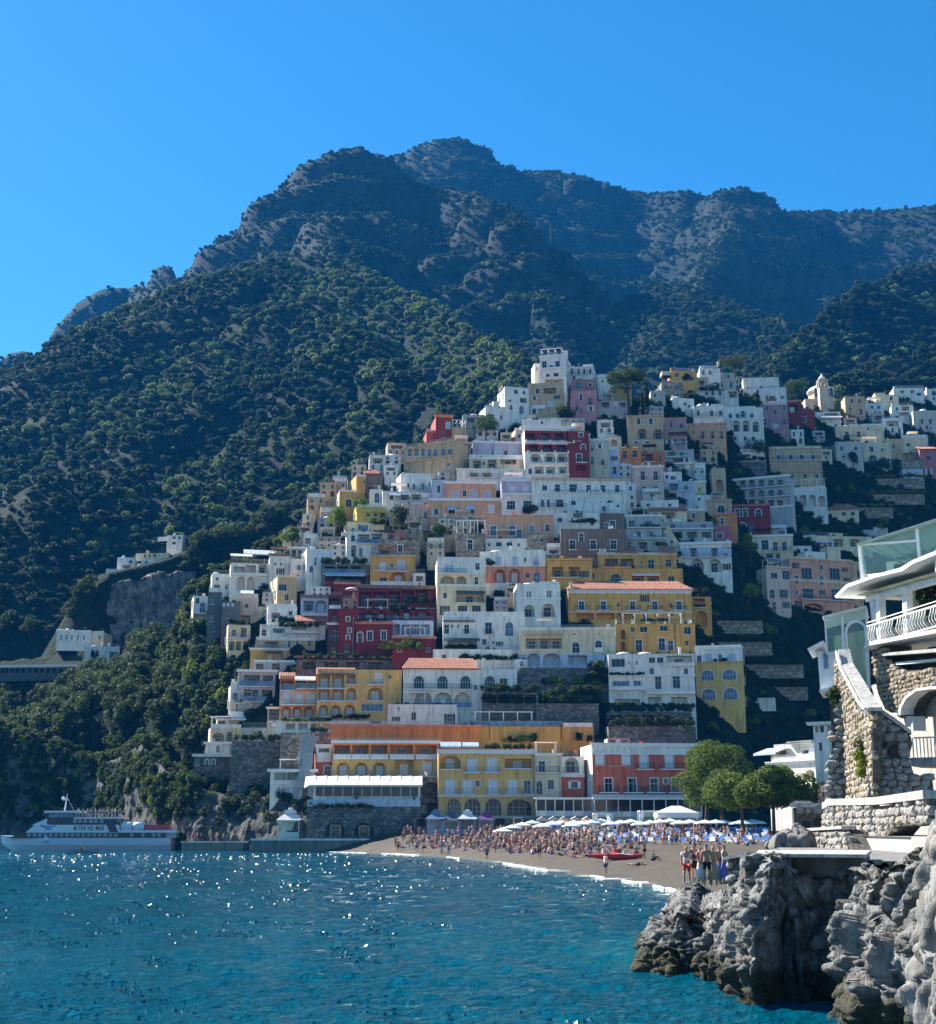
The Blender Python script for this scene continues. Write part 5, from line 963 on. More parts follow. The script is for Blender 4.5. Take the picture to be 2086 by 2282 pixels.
h('white roof terraces and steps leading up left of the lemon house','E',905,1010,130,215,WHITE,yaw=8,dep=5,ops=[('R',150,190,40,[940],'x'),('Z',910,1000,'p',.4),('V',760,900,180,1.2,1,.5),('V',1020,1180,200,1.3,0,.5)])
# ---- top of the town
h('tall white apartment tower crowning the town with a roof canopy','A',930,1112,168,400,WHITE,yaw=-14,dep=13,sidewin=True,ops=[('d',198,250,30,[962,1052],'o'),('w',225,250,26,[1012]),('B',253,[(940,1105)],'p',.5,.4),('w',278,306,34,[1042]),('w',285,306,24,[985]),('R',322,378,62,[1000],''),('R',322,378,56,[1065],''),('C',160,172,.3),('G',938,1078,108,165,3,.6),('H',1080,1110,120,WHITE,2),('C',310,316,.2)])
h('white lower wing stepping down from the apartment tower','A',1118,1296,235,345,WHITE,yaw=-12,dep=7,ops=[('d',250,290,16,[1150,1195,1235,1275],''),('B',292,[(1135,1290)],'i',.5),('H',1225,1290,220,WHITE,1)])
h('small white buttress block left of the apartment tower','A',895,932,215,340,WHITE,yaw=8,dep=5,ops=[('w',240,260,10,[912])])
h('sandy house with striped awnings under the white tower','A',852,1092,348,560,TAN,yaw=-6,dep=7,ops=[('w',386,420,24,[915],''),('R',382,422,88,[1000],''),('s',470,512,44,[1003],'b'),('A',880,968,498,522,.8),('H',845,955,338,GREYW,2),('D',[1000],60,8)])
h('white house with three small windows on the western crest','A',692,856,378,580,WHITE,yaw=14,dep=8,sidewin=True,ops=[('w',394,424,24,[768]),('w',402,426,18,[822]),('a',505,560,28,[805],'B'),('C',485,492,.12),('H',685,800,352,DARKST,1.5),('a',500,530,20,[735],'')])
h('white steps of terraces below the western crest house','A',558,718,520,615,WHITE,yaw=16,dep=6,ops=[('w',570,600,14,[668,680]),('Z',560,700,'p',.5),('H',620,660,470,WHITE,1)])
h('pink house with arched window beside the white tower','A',1142,1322,402,565,(.56,.25,.27),yaw=-4,dep=7,ops=[('a',422,466,22,[1213],'t'),('d',450,500,22,[1275],''),('B',502,[(1258,1312)],'i',.4),('d',520,552,16,[1215],'')])
h('brick brown upper storey above the pink house','A',1146,1312,325,405,(.36,.2,.14),yaw=-4,dep=5,ops=[('w',345,390,44,[1195],'B'),('w',350,372,24,[1275],'t')])
h('red villa with orange eaves alone on the western ridge','A',218,330,582,745,(.36,.04,.035),yaw=10,dep=9,side=(.5,.08,.05),sidewin=False,ops=[('s',618,665,28,[303],'bt'),('C',572,586,.5,ORANGE),('I',332,590,740)])
h('low red garden wing of the ridge villa','A',155,218,685,748,(.5,.08,.06),yaw=10,dep=6,ops=[('C',680,688,.25,PINK)])
h('ruined pale stone stairs and pillars by the red ridge villa','A',332,428,650,752,TAN,yaw=10,dep=5,ops=[('G',338,425,600,650,3,.5),('b',690,740,24,[365,400])])
h('dark red and white hotel with four floors of balconies','A',828,1172,655,1000,WHITE,yaw=3,dep=8,sidewin=False,bands=[(676,742,RED),(768,822,RED)],ops=[('R',692,740,56,[868],''),('R',692,740,56,[968],'t'),('R',692,740,56,[1065],''),('R',692,740,44,[1137],''),('B',757,[(832,1168)],'q',.8,.55),('R',772,815,60,[885],''),('R',772,815,60,[985],''),('R',772,815,60,[1078],''),('B',828,[(845,1130)],'q',.8,.5),('L',832,886,72,[903],'t'),('L',832,886,76,[1000],'t'),('L',832,886,76,[1085],'t'),('B',900,[(868,1125)],'q',.5,.4),('R',922,966,62,[925],''),('R',922,966,62,[1005],''),('R',922,966,56,[1090],''),('B',982,[(875,1130)],'q',.7,.4),('C',648,664,.3),('Z',832,1168,'p',.5),('H',800,830,640,WHITE,1)])
h('crimson bell shaped tower house with white framed windows','A',1130,1268,680,1000,RED,yaw=3,dep=7,ops=[('w',690,718,26,[1212],'t'),('a',766,806,30,[1228],'t'),('d',835,892,34,[1200],'t'),('B',893,[(1178,1255)],'i',.6),('L',905,950,72,[1213],'x'),('w',738,746,30,[1200])])
h('pale pink gable end left of the dark red and white hotel','A',765,828,668,750,PALEPINK,yaw=14,dep=6,ops=[('C',662,672,.2)])
h('white roofs and vaults stacked above the dark red hotel','A',808,1090,600,660,WHITE,yaw=2,dep=6,ops=[('w',608,630,18,[945]),('D',[870,1040],70,26),('H',850,905,560,CREAM,1.5),('H',920,1000,585,WHITE,1),('Z',1000,1085,'p',.5)])
h('lilac house with three pale blue shuttered windows','A',470,842,758,868,LILAC,yaw=4,dep=7,ops=[('s',785,846,36,[548,655,760],'b'),('C',752,762,.2),('I',608,740,845),('Z',480,830,'i'),('H',600,612,738,WHITE,.4)])
h('pale cream house with tall dark glazed doors','A',448,862,865,950,CREAM,yaw=3,dep=7,ops=[('R',880,942,56,[500],''),('w',885,910,16,[548]),('R',874,935,60,[605],''),('R',860,905,110,[715],''),('w',880,906,16,[825]),('C',862,872,.3)])
h('white curved terrace house below the pale cream house','A',362,885,945,1018,WHITE,yaw=3,dep=6,ops=[('R',962,995,60,[480,570],''),('d',950,985,20,[608,735],''),('B',998,[(430,700)],'k',.6),('C',940,948,.3)])
h('tall cream house with worn plaster right of the crimson tower','A',1270,1408,742,985,(.55,.5,.4),yaw=-4,dep=7,ops=[('d',856,906,20,[1290],''),('d',870,915,20,[1360],''),('w',790,815,16,[1290]),('b',850,915,36,[1340]),('H',1262,1276,690,WHITE,.5),('Z',1275,1400,'p',.5)])
h('yellow vaulted chapel like house with a dark arched door','A',1382,1490,715,785,CREAM,yaw=-3,dep=6,ops=[('L',735,780,40,[1438],'x'),('D',[1436],104,32),('H',1426,1438,650,WHITE,.6)])
h('orange house with green doors and rounded white roof','A',1465,1622,790,905,ORANGE,yaw=-5,dep=7,ops=[('d',812,862,26,[1513,1580],'gh'),('C',868,876,.15,ORANGE),('D',[1510,1590],80,14)])
h('orange wing with a pointed arch next to the green doors','A',1622,1790,822,910,(.5,.17,.07),yaw=-8,dep=6,ops=[('R',835,880,50,[1680],''),('a',845,885,22,[1755],''),('B',888,[(1640,1720)],'i',.4),('w',830,850,20,[1640])])
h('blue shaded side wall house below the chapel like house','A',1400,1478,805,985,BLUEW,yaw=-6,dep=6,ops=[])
h('tan house with two large round arches above the orange wing','B',-5,212,505,690,TAN,yaw=-6,dep=7,ops=[('w',516,552,22,[62,135],'t'),('L',578,640,56,[85],''),('L',582,642,62,[180],''),('C',500,510,.25,TAN),('w',652,668,26,[48,115],'t'),('b',575,640,50,[20])])
h('dusky rose house with a dark awning','B',216,352,522,690,(.5,.3,.28),yaw=-8,dep=7,ops=[('d',535,570,16,[258],''),('d',545,580,16,[318],''),('R',598,625,120,[300],'x'),('w',640,665,20,[280,330]),('C',515,526,.2,PINK)])
h('long peach house with three slim balcony doors','B',354,588,555,690,PEACH,yaw=-10,dep=7,ops=[('d',592,642,16,[447,505,560],''),('B',643,[(435,460),(493,518),(548,573)],'i',.4),('w',590,610,12,[390]),('C',548,558,.2,PEACH)])
h('bright white house with three glazed arches and vaulted roof','B',575,812,455,700,WHITE,yaw=-6,dep=8,ops=[('w',488,516,18,[612,655,740],'t'),('L',530,596,44,[648],''),('L',530,596,44,[706],''),('L',535,598,44,[765],''),('C',518,526,.2),('Z',580,770,'p',.5),('w',625,650,18,[640,700,750]),('H',450,466,415,WHITE,.5)])
h('white terraced house left of the three glazed arches','B',392,575,440,600,WHITE,yaw=-4,dep=7,ops=[('w',468,500,16,[420,553]),('d',468,505,18,[500],''),('B',506,[(400,570)],'i',.5),('D',[440],60,22),('w',540,565,16,[440,520]),('Z',500,570,'p',.4)])
h('white sloping gable house on the upper street','B',265,395,395,470,WHITE,yaw=12,dep=6,ops=[('D',[300],60,18),('w',420,440,14,[340])])
h('white terrace row with dark windows under the ridge','B',408,660,352,430,(.62,.58,.5),yaw=-4,dep=6,ops=[('w',352,380,16,[470,508,550]),('R',355,392,50,[627],''),('V',420,520,352,.6)])
h('large white block with a bright vaulted roof under the ridge','B',672,948,335,425,WHITE,yaw=-6,dep=8,ops=[('w',345,368,16,[775,680]),('w',380,405,14,[720,830]),('H',690,905,262,WHITE,2.0),('D',[760],110,16)])
h('ochre house with a corner pillar on the skyline','B',262,410,232,305,OCHRE,yaw=4,dep=6,ops=[('w',245,270,20,[290,350]),('H',205,260,258,CREAM,.5),('H',255,264,215,ORANGE,.3)])
h('ornate white villa with arches on the skyline','B',428,552,218,275,WHITE,yaw=-2,dep=6,ops=[('a',228,255,18,[450,490],'B'),('Z',430,550,'i'),('H',435,535,192,BLUEW,1.5),('H',535,548,175,CREAM,.6),('D',[490],60,12)])
h('tan house with a triangular white gable below the skyline villa','B',525,642,245,345,(.55,.45,.33),yaw=-6,dep=6,ops=[('w',255,275,16,[600]),('G',570,660,290,320,5,-.4),('D',[560],60,16)])
h('ochre brown low house beneath the skyline ochre house','B',200,330,300,380,STONE,yaw=2,dep=6,ops=[('w',320,345,16,[230,290])])
h('tan house with an arched porch left of the skyline villa','B',372,480,270,345,TAN,yaw=-2,dep=6,ops=[('R',290,320,30,[440],'x'),('V',310,390,300,.9)])
h('dark red house with a wide pointed arch in the upper quarter','B',872,1038,418,520,RED,yaw=-6,dep=7,ops=[('L',430,480,62,[985],'s'),('b',425,480,44,[900]),('C',412,420,.15,PINK)])
h('plain dark red cube with one small window','B',1010,1118,468,565,(.34,.04,.035),yaw=-8,dep=7,ops=[('w',508,540,22,[1052],'t')])
h('mauve house with laundry between white arches and red house','B',795,960,435,605,(.44,.25,.26),yaw=-4,dep=7,ops=[('w',445,470,14,[830,935]),('d',520,555,16,[818,935],''),('s',548,575,40,[885],'b'),('w',470,495,16,[880]),('B',558,[(925,955)],'i',.4)])
h('white house with a curved canopy right of the red cube','B',1120,1272,478,540,WHITE,yaw=-4,dep=6,ops=[('R',485,505,80,[1215],'x'),('A',1150,1275,500,520,2.0)])
h('cream house with an arched niche and bright broken roofs','B',1242,1532,560,660,CREAM,yaw=-4,dep=7,ops=[('d',595,630,22,[1310,1380],''),('b',580,625,48,[1482]),('B',632,[(1290,1420)],'i',.5),('D',[1270,1310],44,14),('Z',1330,1530,'p',.5)])
h('pale house with two small windows below the cream one','B',1245,1405,655,800,(.55,.52,.44),yaw=-2,dep=7,ops=[('w',685,710,18,[1278,1362]),('w',740,755,18,[1290])])
h('cream house with a large glazed round arch','B',1408,1575,662,800,CREAM,yaw=-4,dep=7,ops=[('w',685,716,24,[1457],'t'),('w',695,715,14,[1522]),('a',735,785,52,[1465],'t'),('w',755,775,16,[1560])])
h('cream gabled house with two arched porches at the right edge','B',1640,1800,632,790,CREAM,yaw=-4,dep=7,side=CREAM,ops=[('w',665,685,20,[1678]),('L',722,770,34,[1640 + 20],'x'),('L',715,770,32,[1695],'x'),('b',700,770,40,[1745])])
h('sandy small house left of the cream gabled house','B',1545,1640,640,760,TAN,yaw=-2,dep=6,ops=[('w',670,700,16,[1590])])
h('rose pink house with a white roof at the right edge','B',1750,1850,700,860,ROSE,yaw=-2,dep=7,ops=[('T',690,702,1750,1850),('w',740,770,26,[1800])])
h('blue grey house with two dark windows under the rose pink house','B',1645,1765,815,895,BLUEW,yaw=-2,dep=6,ops=[('w',838,872,24,[1685]),('w',840,862,12,[1722]),('C',770,818,.4,STONE)])
h('tan villa with four framed windows over shaded arches','B',848,1160,692,905,TAN,yaw=-4,dep=8,ops=[('w',735,762,22,[900,975,1040,1108],'tw'),('C',688,698,.25,CREAM),('B',768,[(860,1150)],'i',.6),('b',775,826,52,[925,990,1058,1130]),('w',850,875,18,[980,1060,1130]),('C',832,842,.3,TAN)])
h('grey white terraced houses with a slanted white stair','B',215,395,705,800,GREYW,yaw=-10,dep=6,ops=[('R',715,740,50,[260],''),('w',720,742,22,[320]),('R',755,785,60,[300],''),('B',745,[(220,360)],'k',.5),('B',790,[(250,390)],'p',.5,.3)])
h('shaded stone row houses below the dark shrubs','B',640,830,775,830,DARKST,yaw=-4,dep=5,ops=[('w',790,815,12,[680,730,790]),('V',640,830,775,.8)])
h('white villa with a flat roof high on the right','B',1590,1772,335,400,WHITE,yaw=-3,dep=6,ops=[('w',350,365,20,[1640,1700]),('Z',1600,1770,'k')])
h('soft yellow house beneath the flat white villa','B',1482,1620,375,455,CREAM,yaw=-3,dep=6,ops=[('w',385,408,18,[1575],'t'),('H',1480,1545,360,CREAM,1)])
h('white house with arches below the soft yellow house','B',1578,1710,440,525,WHITE,yaw=-5,dep=6,ops=[('R',445,470,44,[1660],''),('R',480,500,60,[1650],''),('w',450,470,14,[1610])])
h('tan house with stepped white terraces near the church','B',1300,1420,385,500,TAN,yaw=-3,dep=6,ops=[('w',400,425,16,[1340,1385]),('w',450,470,16,[1330])])
h('small bright white house below the church','B',1420,1530,425,490,WHITE,yaw=-3,dep=5,ops=[('w',440,460,14,[1460,1500])])
h('pale dome topped house at the far right edge','B',1710,1850,470,600,(.6,.52,.42),yaw=-3,dep=6,ops=[('D',[1780],60,20),('w',520,550,16,[1760,1810]),('w',560,580,14,[1790])])
h('white corner house at the far right of the upper town','B',1790,1860,340,420,WHITE,yaw=-3,dep=6,ops=[('a',350,380,24,[1830],'')])
h('small white houses on the road behind the umbrella pine','A',1325,1420,310,375,WHITE,yaw=-2,dep=5,ops=[('w',325,345,14,[1360]),('C',302,312,.3)])
h('mustard house half hidden behind the umbrella pine','A',1410,1560,375,470,(.45,.36,.12),yaw=-2,dep=5,ops=[('w',400,425,18,[1440,1520])])
h('grey shaded house with yellow washing on the line','A',1325,1530,470,530,GREYW,yaw=-2,dep=5,ops=[('R',480,515,50,[1380],''),('s',478,505,30,[1450],''),('R',482,515,40,[1500],'x')])
h('white washed house beside the cypress trees','A',1690,1790,400,480,(.6,.57,.5),yaw=-2,dep=5,ops=[('w',420,445,16,[1720]),('D',[1740],50,16)])
# ---- villas across the gorge on the left
h('white villa perched on the cliff bluff','P',962,1110,525,632,WHITE,yaw=8,D=416,dep=7,base=2,ops=[('w',548,575,26,[1072],''),('R',585,615,70,[1040],''),('w',590,615,16,[1000]),('D',[1010],50,14),('H',1008,1020,505,WHITE,1)])
h('cream long villa behind the perched white villa','P',1112,1390,490,585,CREAM,yaw=-4,D=424,dep=6,base=2,bands=[(545,590,WHITE)],ops=[('w',498,525,18,[1190,1230]),('a',492,520,26,[1268],''),('w',550,575,34,[1145]),('w',552,575,20,[1200])])
h('white terrace ledge of the perched villa','P',870,1105,620,640,WHITE,yaw=8,D=412,dep=5,base=2,name='terrace',cat='terrace',ops=[])
h('white cube villa above the bluff','P',1370,1498,342,458,WHITE,yaw=-14,D=432,dep=7,base=2,ops=[('w',395,418,30,[1428],''),('w',350,372,24,[1430,1472],''),('w',400,418,22,[1355]),('H',1285,1360,380,WHITE,1)])
h('long white villa with a small bell dome low on the left','P',462,745,1135,1235,WHITE,yaw=6,D=384,dep=7,base=2,ops=[('w',1160,1200,14,[500,545,590,640,690],'B'),('D',[545],50,34),('H',462,520,1115,WHITE,.6),('C',1125,1136,.2)])
h('cream end block of the long white villa','P',745,850,1140,1235,CREAM,yaw=-6,D=383,dep=7,base=2,ops=[('w',1165,1195,16,[815],'t'),('Z',760,850,'p',.3)])
h('bright white low house above the lime green terraces','P',690,982,1255,1362,WHITE,yaw=16,D=366,dep=9,base=4,ops=[('L',1280,1340,26,[760],''),('L',1285,1335,26,[800],'x'),('D',[760],90,12)])
h('white mansion partly hidden on the far left slope','P',60,225,10,85,WHITE,yaw=-10,D=545,dep=7,base=2,ops=[('w',30,60,12,[90,120,150,185]),('D',[120],60,14)])
h('small white house on the far left path','P',20,110,70,130,WHITE,yaw=-6,D=540,dep=6,base=2,ops=[('w',85,105,12,[50,80])])
h('white mansion with chimneys above the far left slope','P',20,130,-20,20,WHITE,yaw=-4,D=552,dep=6,base=2,ops=[('w',-5,10,12,[50,90])])
h('road viaduct with a row of small arches on the left shore','P',-30,620,1428,1478,(.08,.085,.09),yaw=-6,D=366,dep=4,base=2,name='viaduct',cat='viaduct',ops=[('L',1434,1472,30,[20,60,100,145,190,245,295,345,395,445,500,550,595],'x'),('C',1410,1422,.3)])
# ---- church
def church():
    px,py = 1400 + 1158 / 2.6866,740 + 440 / 2.6866; D = 455; c = at(px,py,D); root = empty('church',c,0,'domed church with a white cap and slim bell tower on the upper right','church'); m_ = D / FPX / 2.6866
    cream = plaster((.62,.5,.38)); b = MB(); r = 84 * m_; z1 = 105 * m_; OX = 1.6; b.lathe([(r * .96,-8),(r * .96,z1),(r * 1.06,z1 + .15),(r * 1.06,z1 + .7)],(OX,6,0),8); b.obj('drum',[cream],root)
    b = MB(); zt = 46 * m_; b.lathe([(r * 1.05 * math.cos(i * math.pi / 20),z1 + .7 + zt * math.sin(i * math.pi / 20)) for i in range(11)],(OX,6,0),24); dome = b.obj('dome',[plaster(WHITE)],root,smooth=True)
    b = MB(); rr = 14 * m_; zz = z1 + zt; b.lathe([(rr,zz),(rr,zz + 1.4),(rr * 1.2,zz + 1.5),(rr * .9,zz + 2.0),(rr * .3,zz + 2.6),(.05,zz + 3.2)],(OX,6,0),8); b.obj('lantern',[plaster(WHITE)],dome)
    b = MB(); w = 26 * m_; h_ = 175 * m_; x = 18 * m_ - 1.3; zl = h_ * .62
    b.box(x - w,x + w,-5,-5 + 2 * w,-6,h_ * .55); b.box(x - w * 1.12,x + w * 1.12,-5.25,-4.75 + 2 * w,h_ * .55,h_ * .57)
    for sx in (-1,1):
        for sy in (0,1): b.box(x + sx * w * .95 - .35,x + sx * w * .95 + .35,-5 + sy * (2 * w - .7),-5 + sy * (2 * w - .7) + .7,h_ * .57,h_ * .8)
    b.box(x - w * 1.1,x + w * 1.1,-5.2,-4.8 + 2 * w,h_ * .8,h_ * .83); tw = b.obj('bell_tower',[cream],root)
    b = MB(); b.lathe([(w,h_ * .83),(w * .8,h_ * .92),(w * .3,h_ * 1.0),(.2,h_ * 1.06),(.08,h_ * 1.1)],(x,-5 + w,0),8); b.obj('cap',[plaster(WHITE)],tw)
    b = MB(); b.lathe([(.5,0),(.4,.4),(.15,.7)],(x,-5 + w,h_ * .62),10); b.obj('bell',[IRON],tw)
    for wx in (-.45,.45):
        me,_ = win_mesh('a',1.4,3.2,'t',False); o = add('window',me,root,(OX + wx * r * 1.2,6 - r * .97,4)); o.rotation_euler = (0,0,wx * .3)
    b = MB(); b.box(-r * 1.2,-r * .5,0,8,-6,2.5); b.obj('nave_wall',[cream],root)
    FOOT.append((c.x,c.y,0,-r * 1.2,r * 1.1,14,c.z + 10)); RECTS.append((1785,1885,815,925,'domed church',D))
church()

# ---- small houses squeezed into the gaps, as far as the photograph shows roofs there
def fillers():
    q = random.Random(77); seen = set(); n = 0; cols = [('white',WHITE),('cream',CREAM),('tan',TAN),('grey',GREYW),('pale pink',PALEPINK),('white',WHITE),('sandy',(.6,.48,.33)),('white',(.7,.68,.62))]
    cuts = [' with ',' under ',' over ',' below ',' beside ',' at ',' on ',' in ',' above ',' left ',' right ',' behind ',' near ',' beneath ',' next ',' between ',' catching ',' stepping ',' among ',' along ',' alone ',' crowning ',' turned ',' deep ',' leading ',' half ',' stacked ',' tucked ']
    regs = [[(1330,905),(1480,880),(1700,900),(2060,890),(2070,1010),(1900,1040),(1790,1100),(1700,1230),(1560,1200),(1440,1100)],[(760,1060),(1000,960),(1330,930),(1560,1200),(1500,1420),(1180,1500),(900,1420),(640,1420),(560,1330),(660,1200)]]
    def ins(x,y,poly):
        r = False; j = len(poly) - 1
        for i in range(len(poly)):
            (xi,yi),(xj,yj) = poly[i],poly[j]
            if (yi > y) != (yj > y) and x < (xj - xi) * (y - yi) / (yj - yi) + xi: r = not r
            j = i
        return r
    for k in range(9000):
        if n >= 62: break
        reg = regs[k % 2]; x = q.uniform(560,2070); y = q.uniform(890,1450); w = q.uniform(24,52); hh = q.uniform(20,36)
        if not ins(x,y,reg): continue
        ov = 0
        for a in RECTS: ov += max(0,min(a[1],x + w / 2) - max(a[0],x - w / 2)) * max(0,min(a[3],y) - max(a[2],y - hh))
        if ov > .16 * w * hh or (1490 < x < 1620 and 880 < y < 1000 and x > 1560) or (1360 < x < 1450 and y < 945): continue
        near_ = min(RECTS,key=lambda a: math.hypot((a[0] + a[1]) / 2 - x,((a[2] + a[3]) / 2 - y) * 1.3)); nm = near_[4]; cut = min([nm.find(c) for c in cuts if nm.find(c) > 0] or [len(nm)]); base_ = nm[:cut]
        cn,cc = q.choice(cols); rel = 'below' if y - hh / 2 > (near_[2] + near_[3]) / 2 + 8 else 'left of' if x < near_[0] + 6 else 'right of' if x > near_[1] - 6 else 'above'
        lab = 'small %s house squeezed in %s the %s' % (cn,rel,base_)
        if lab in seen or len(lab.split()) > 16: continue
        seen.add(lab); n += 1; ops = []; nw = max(1,int(w / 14)); xs = [x - w / 2 + w * (i + .5) / nw for i in range(nw)]
        t = q.random()
        if t < .3: ops += [('L',y - hh * .42,y - 2,9,xs,''),('w',y - hh * .85,y - hh * .55,5,xs)]
        elif t < .6: ops += [('d',y - hh * .88,y - hh * .52,6,xs,''),('B',y - hh * .52,[(x - w / 2 + 1,x + w / 2 - 1)],q.choice('ikp'),.5,.9),('w',y - hh * .35,y - hh * .1,6,xs,'t')]
        else: ops += [('R',y - hh * .8,y - hh * .45,w * .6,[x],''),('d',y - hh * .36,y - 1,6,xs,'h')]
        if q.random() < .2: ops.append(('D',[x],w * .5,6))
        house(lab,'S',x - w / 2,x + w / 2,y - hh,y,cc,ops=ops,dep=5)
fillers()
for i,(x0,x1,y) in enumerate(((1500,1700,1392),(1530,1720,1440),(1560,1790,1490),(1690,1800,1540),(1880,2060,1075),(1860,2060,1110),(1840,1990,1140))):
    house('dry stone terrace wall in the green gully, %s from its top' % ('first','second','third','fourth')[i] if i < 4 else 'dry stone terrace wall in the bright vineyard, %s from its top' % ('first','second','third')[i - 4],'S',x0,x1,y - 9,y,STONE,yaw=0,dep=2.5,base=2,name='terrace_wall',cat='wall',ops=[('V',x0,x1,y - 9,.55,1 if i > 3 else 0,-1.0)])
# ================================================================ shore: cliffs, quay, boats, beach life
def vnoise3(x,y,z,seed=0):
    return (vnoise(x + 3.1 * np.floor(z),y,seed) * 0 + (vnoise(x,y + 17.3,seed) + vnoise(y,z + 5.1,seed + 1) + vnoise(z,x - 9.7,seed + 2)) / 3)
def fbm3(p,s,oct=4,seed=0,st=(1,1,1)):
    r = 0; a = 1; t = 0; x,y,z = p[:,0] / s * st[0],p[:,1] / s * st[1],p[:,2] / s * st[2]
    for i in range(oct):
        r = r + a * vnoise3(x,y,z,seed + 31 * i); t += a; a *= .52; x,y,z = x * 2.07 + 1.3,y * 2.07 + 4.1,z * 2.07 + 7.7
    return r / t * 2 - 1
SEAROCK = rock_mat('sea_cliff_rock',(.03,.033,.03),(.13,.126,.112),.3,.9,.6,crack=False)
def cliff_wall(name,px,dd,yt,zb,mat,n,k,lean,amp,seed,shrubs=True,back=60):
    """weathered rock face along a line of photo points: foot height zb, crest at yt, depth dd"""
    P_ = np.linspace(px[0],px[-1],n); D_ = np.interp(P_,px,dd); Y_ = np.interp(P_,px,yt) + 16 * amp * fbm(P_ / 40,P_ * 0,4,seed)
    T_ = np.linspace(0,1.25,k); V = np.zeros((k,n,3))
    for j in range(n):
        top = at(P_[j],Y_[j],D_[j]); c = top.x / top.y; zt = top.z; z0 = zb if not callable(zb) else zb(P_[j],D_[j])
        for i,t in enumerate(T_):
            z = z0 + (zt - z0) * min(t,1); y = D_[j] + lean * min(t,1) ** 1.6 + max(0,t - 1) * back; V[i,j] = (c * y,y,z + max(0,t - 1) * 6)
    q = V.reshape(-1,3)
    fl = fbm3(q,6,5,5 + seed,(1,.4,.25)); fl = 1 - np.abs(fl) * 2.4; sm = fbm3(q,1.6,4,9 + seed,(1,1,.5)); big = fbm3(q,24,3,2 + seed,(1,1,.3)); led = fbm3(q,3.4,3,19 + seed,(.5,.5,1.6))
    q[:,1] -= amp * (2.6 * fl + 1.2 * sm + 5 * big + 1.3 * led); q[:,0] += amp * .6 * fbm3(q,5,3,44)
    ii = np.arange(n * k).reshape(k,n); qd = np.stack([ii[:-1,:-1],ii[:-1,1:],ii[1:,1:],ii[1:,:-1]],-1).reshape(-1,4)
    add(name,grid_mesh(name,q,qd,[mat]),kind='structure')
    if shrubs:      # shrubs clinging to the ledges
        r = np.random.default_rng(5); sel = r.random(len(q)) < np.where((fbm3(q,9,3,71) > .02) & (q[:,2] > 5),.16,.03) * np.clip((q[:,2] - 3) / 12,0,1.5)
        for p in q[sel]: EXTRA.append(((p[0],p[1] + .3,p[2] - .4),r.uniform(.5,1.3),4 if r.random() < .08 else int(r.integers(0,4))))
cliff_wall('sea_cliff',[-120,0,100,200,260,320,400,470,560,640,700,730],[303,303,300,293,284,270,258,252,246,240,235,233],[1600,1630,1650,1690,1700,1660,1735,1765,1775,1790,1800,1815],-1.5,SEAROCK,460,76,6,1.0,0)
BLUFF = rock_mat('bluff_rock',(.09,.085,.07),(.4,.33,.26),.3,1.0,1.0,crack=False)
cliff_wall('bluff',[200,215,250,300,350,400,440],[404,400,398,398,402,408,416],[1310,1296,1284,1278,1275,1270,1262],lambda p,d: at(p,1440,d).z - 6,BLUFF,260,80,8,1.3,60,False,30)
def foam():
    b = MB(); q = random.Random(4); c = -.115
    while c < .175:
        L = q.uniform(.004,.014); n = 7; s0 = q.uniform(-.3,.4); w0 = q.uniform(.06,.3) * (1 + max(0,.1 + c) * 1.2)
        if q.random() < .62:
            up,lo = [],[]
            for i in range(n + 1):
                cc = c + L * i / n; y = float(shoreY(cc)) + s0 + q.uniform(-.15,.15); e = math.sin(math.pi * i / n) ** .5 * w0 * q.uniform(.6,1.2)
                up.append((cc * (y + e),y + e,.10 + .1 * e)); lo.append((cc * (y - e * .6),y - e * .6,.09))
            for i in range(n):
                b.poly([lo[i],lo[i + 1],up[i + 1],up[i]]); b.poly([(lo[i][0],lo[i][1],-.2),(lo[i + 1][0],lo[i + 1][1],-.2),lo[i + 1],lo[i]])
        c += L * q.uniform(.7,1.1)
    for k in range(26):   # broken wash on the wet sand and off the rocks
        cc = q.uniform(.02,.16); y = float(shoreY(cc)) + q.uniform(.6,3); w = q.uniform(.6,2.2); d = q.uniform(.1,.3); z = float(beach_z(cc * y,y)) + .05
        b.poly([(cc * y - w,y - d,z),(cc * y - w * .2,y - d * 1.4,z),(cc * y + w,y - d * .5,z),(cc * y + w * .6,y + d,z),(cc * y - w * .5,y + d * .8,z)])
    b.obj('sea_foam',[flat('foam',(.8,.82,.82),.9)],kind='stuff')
foam()
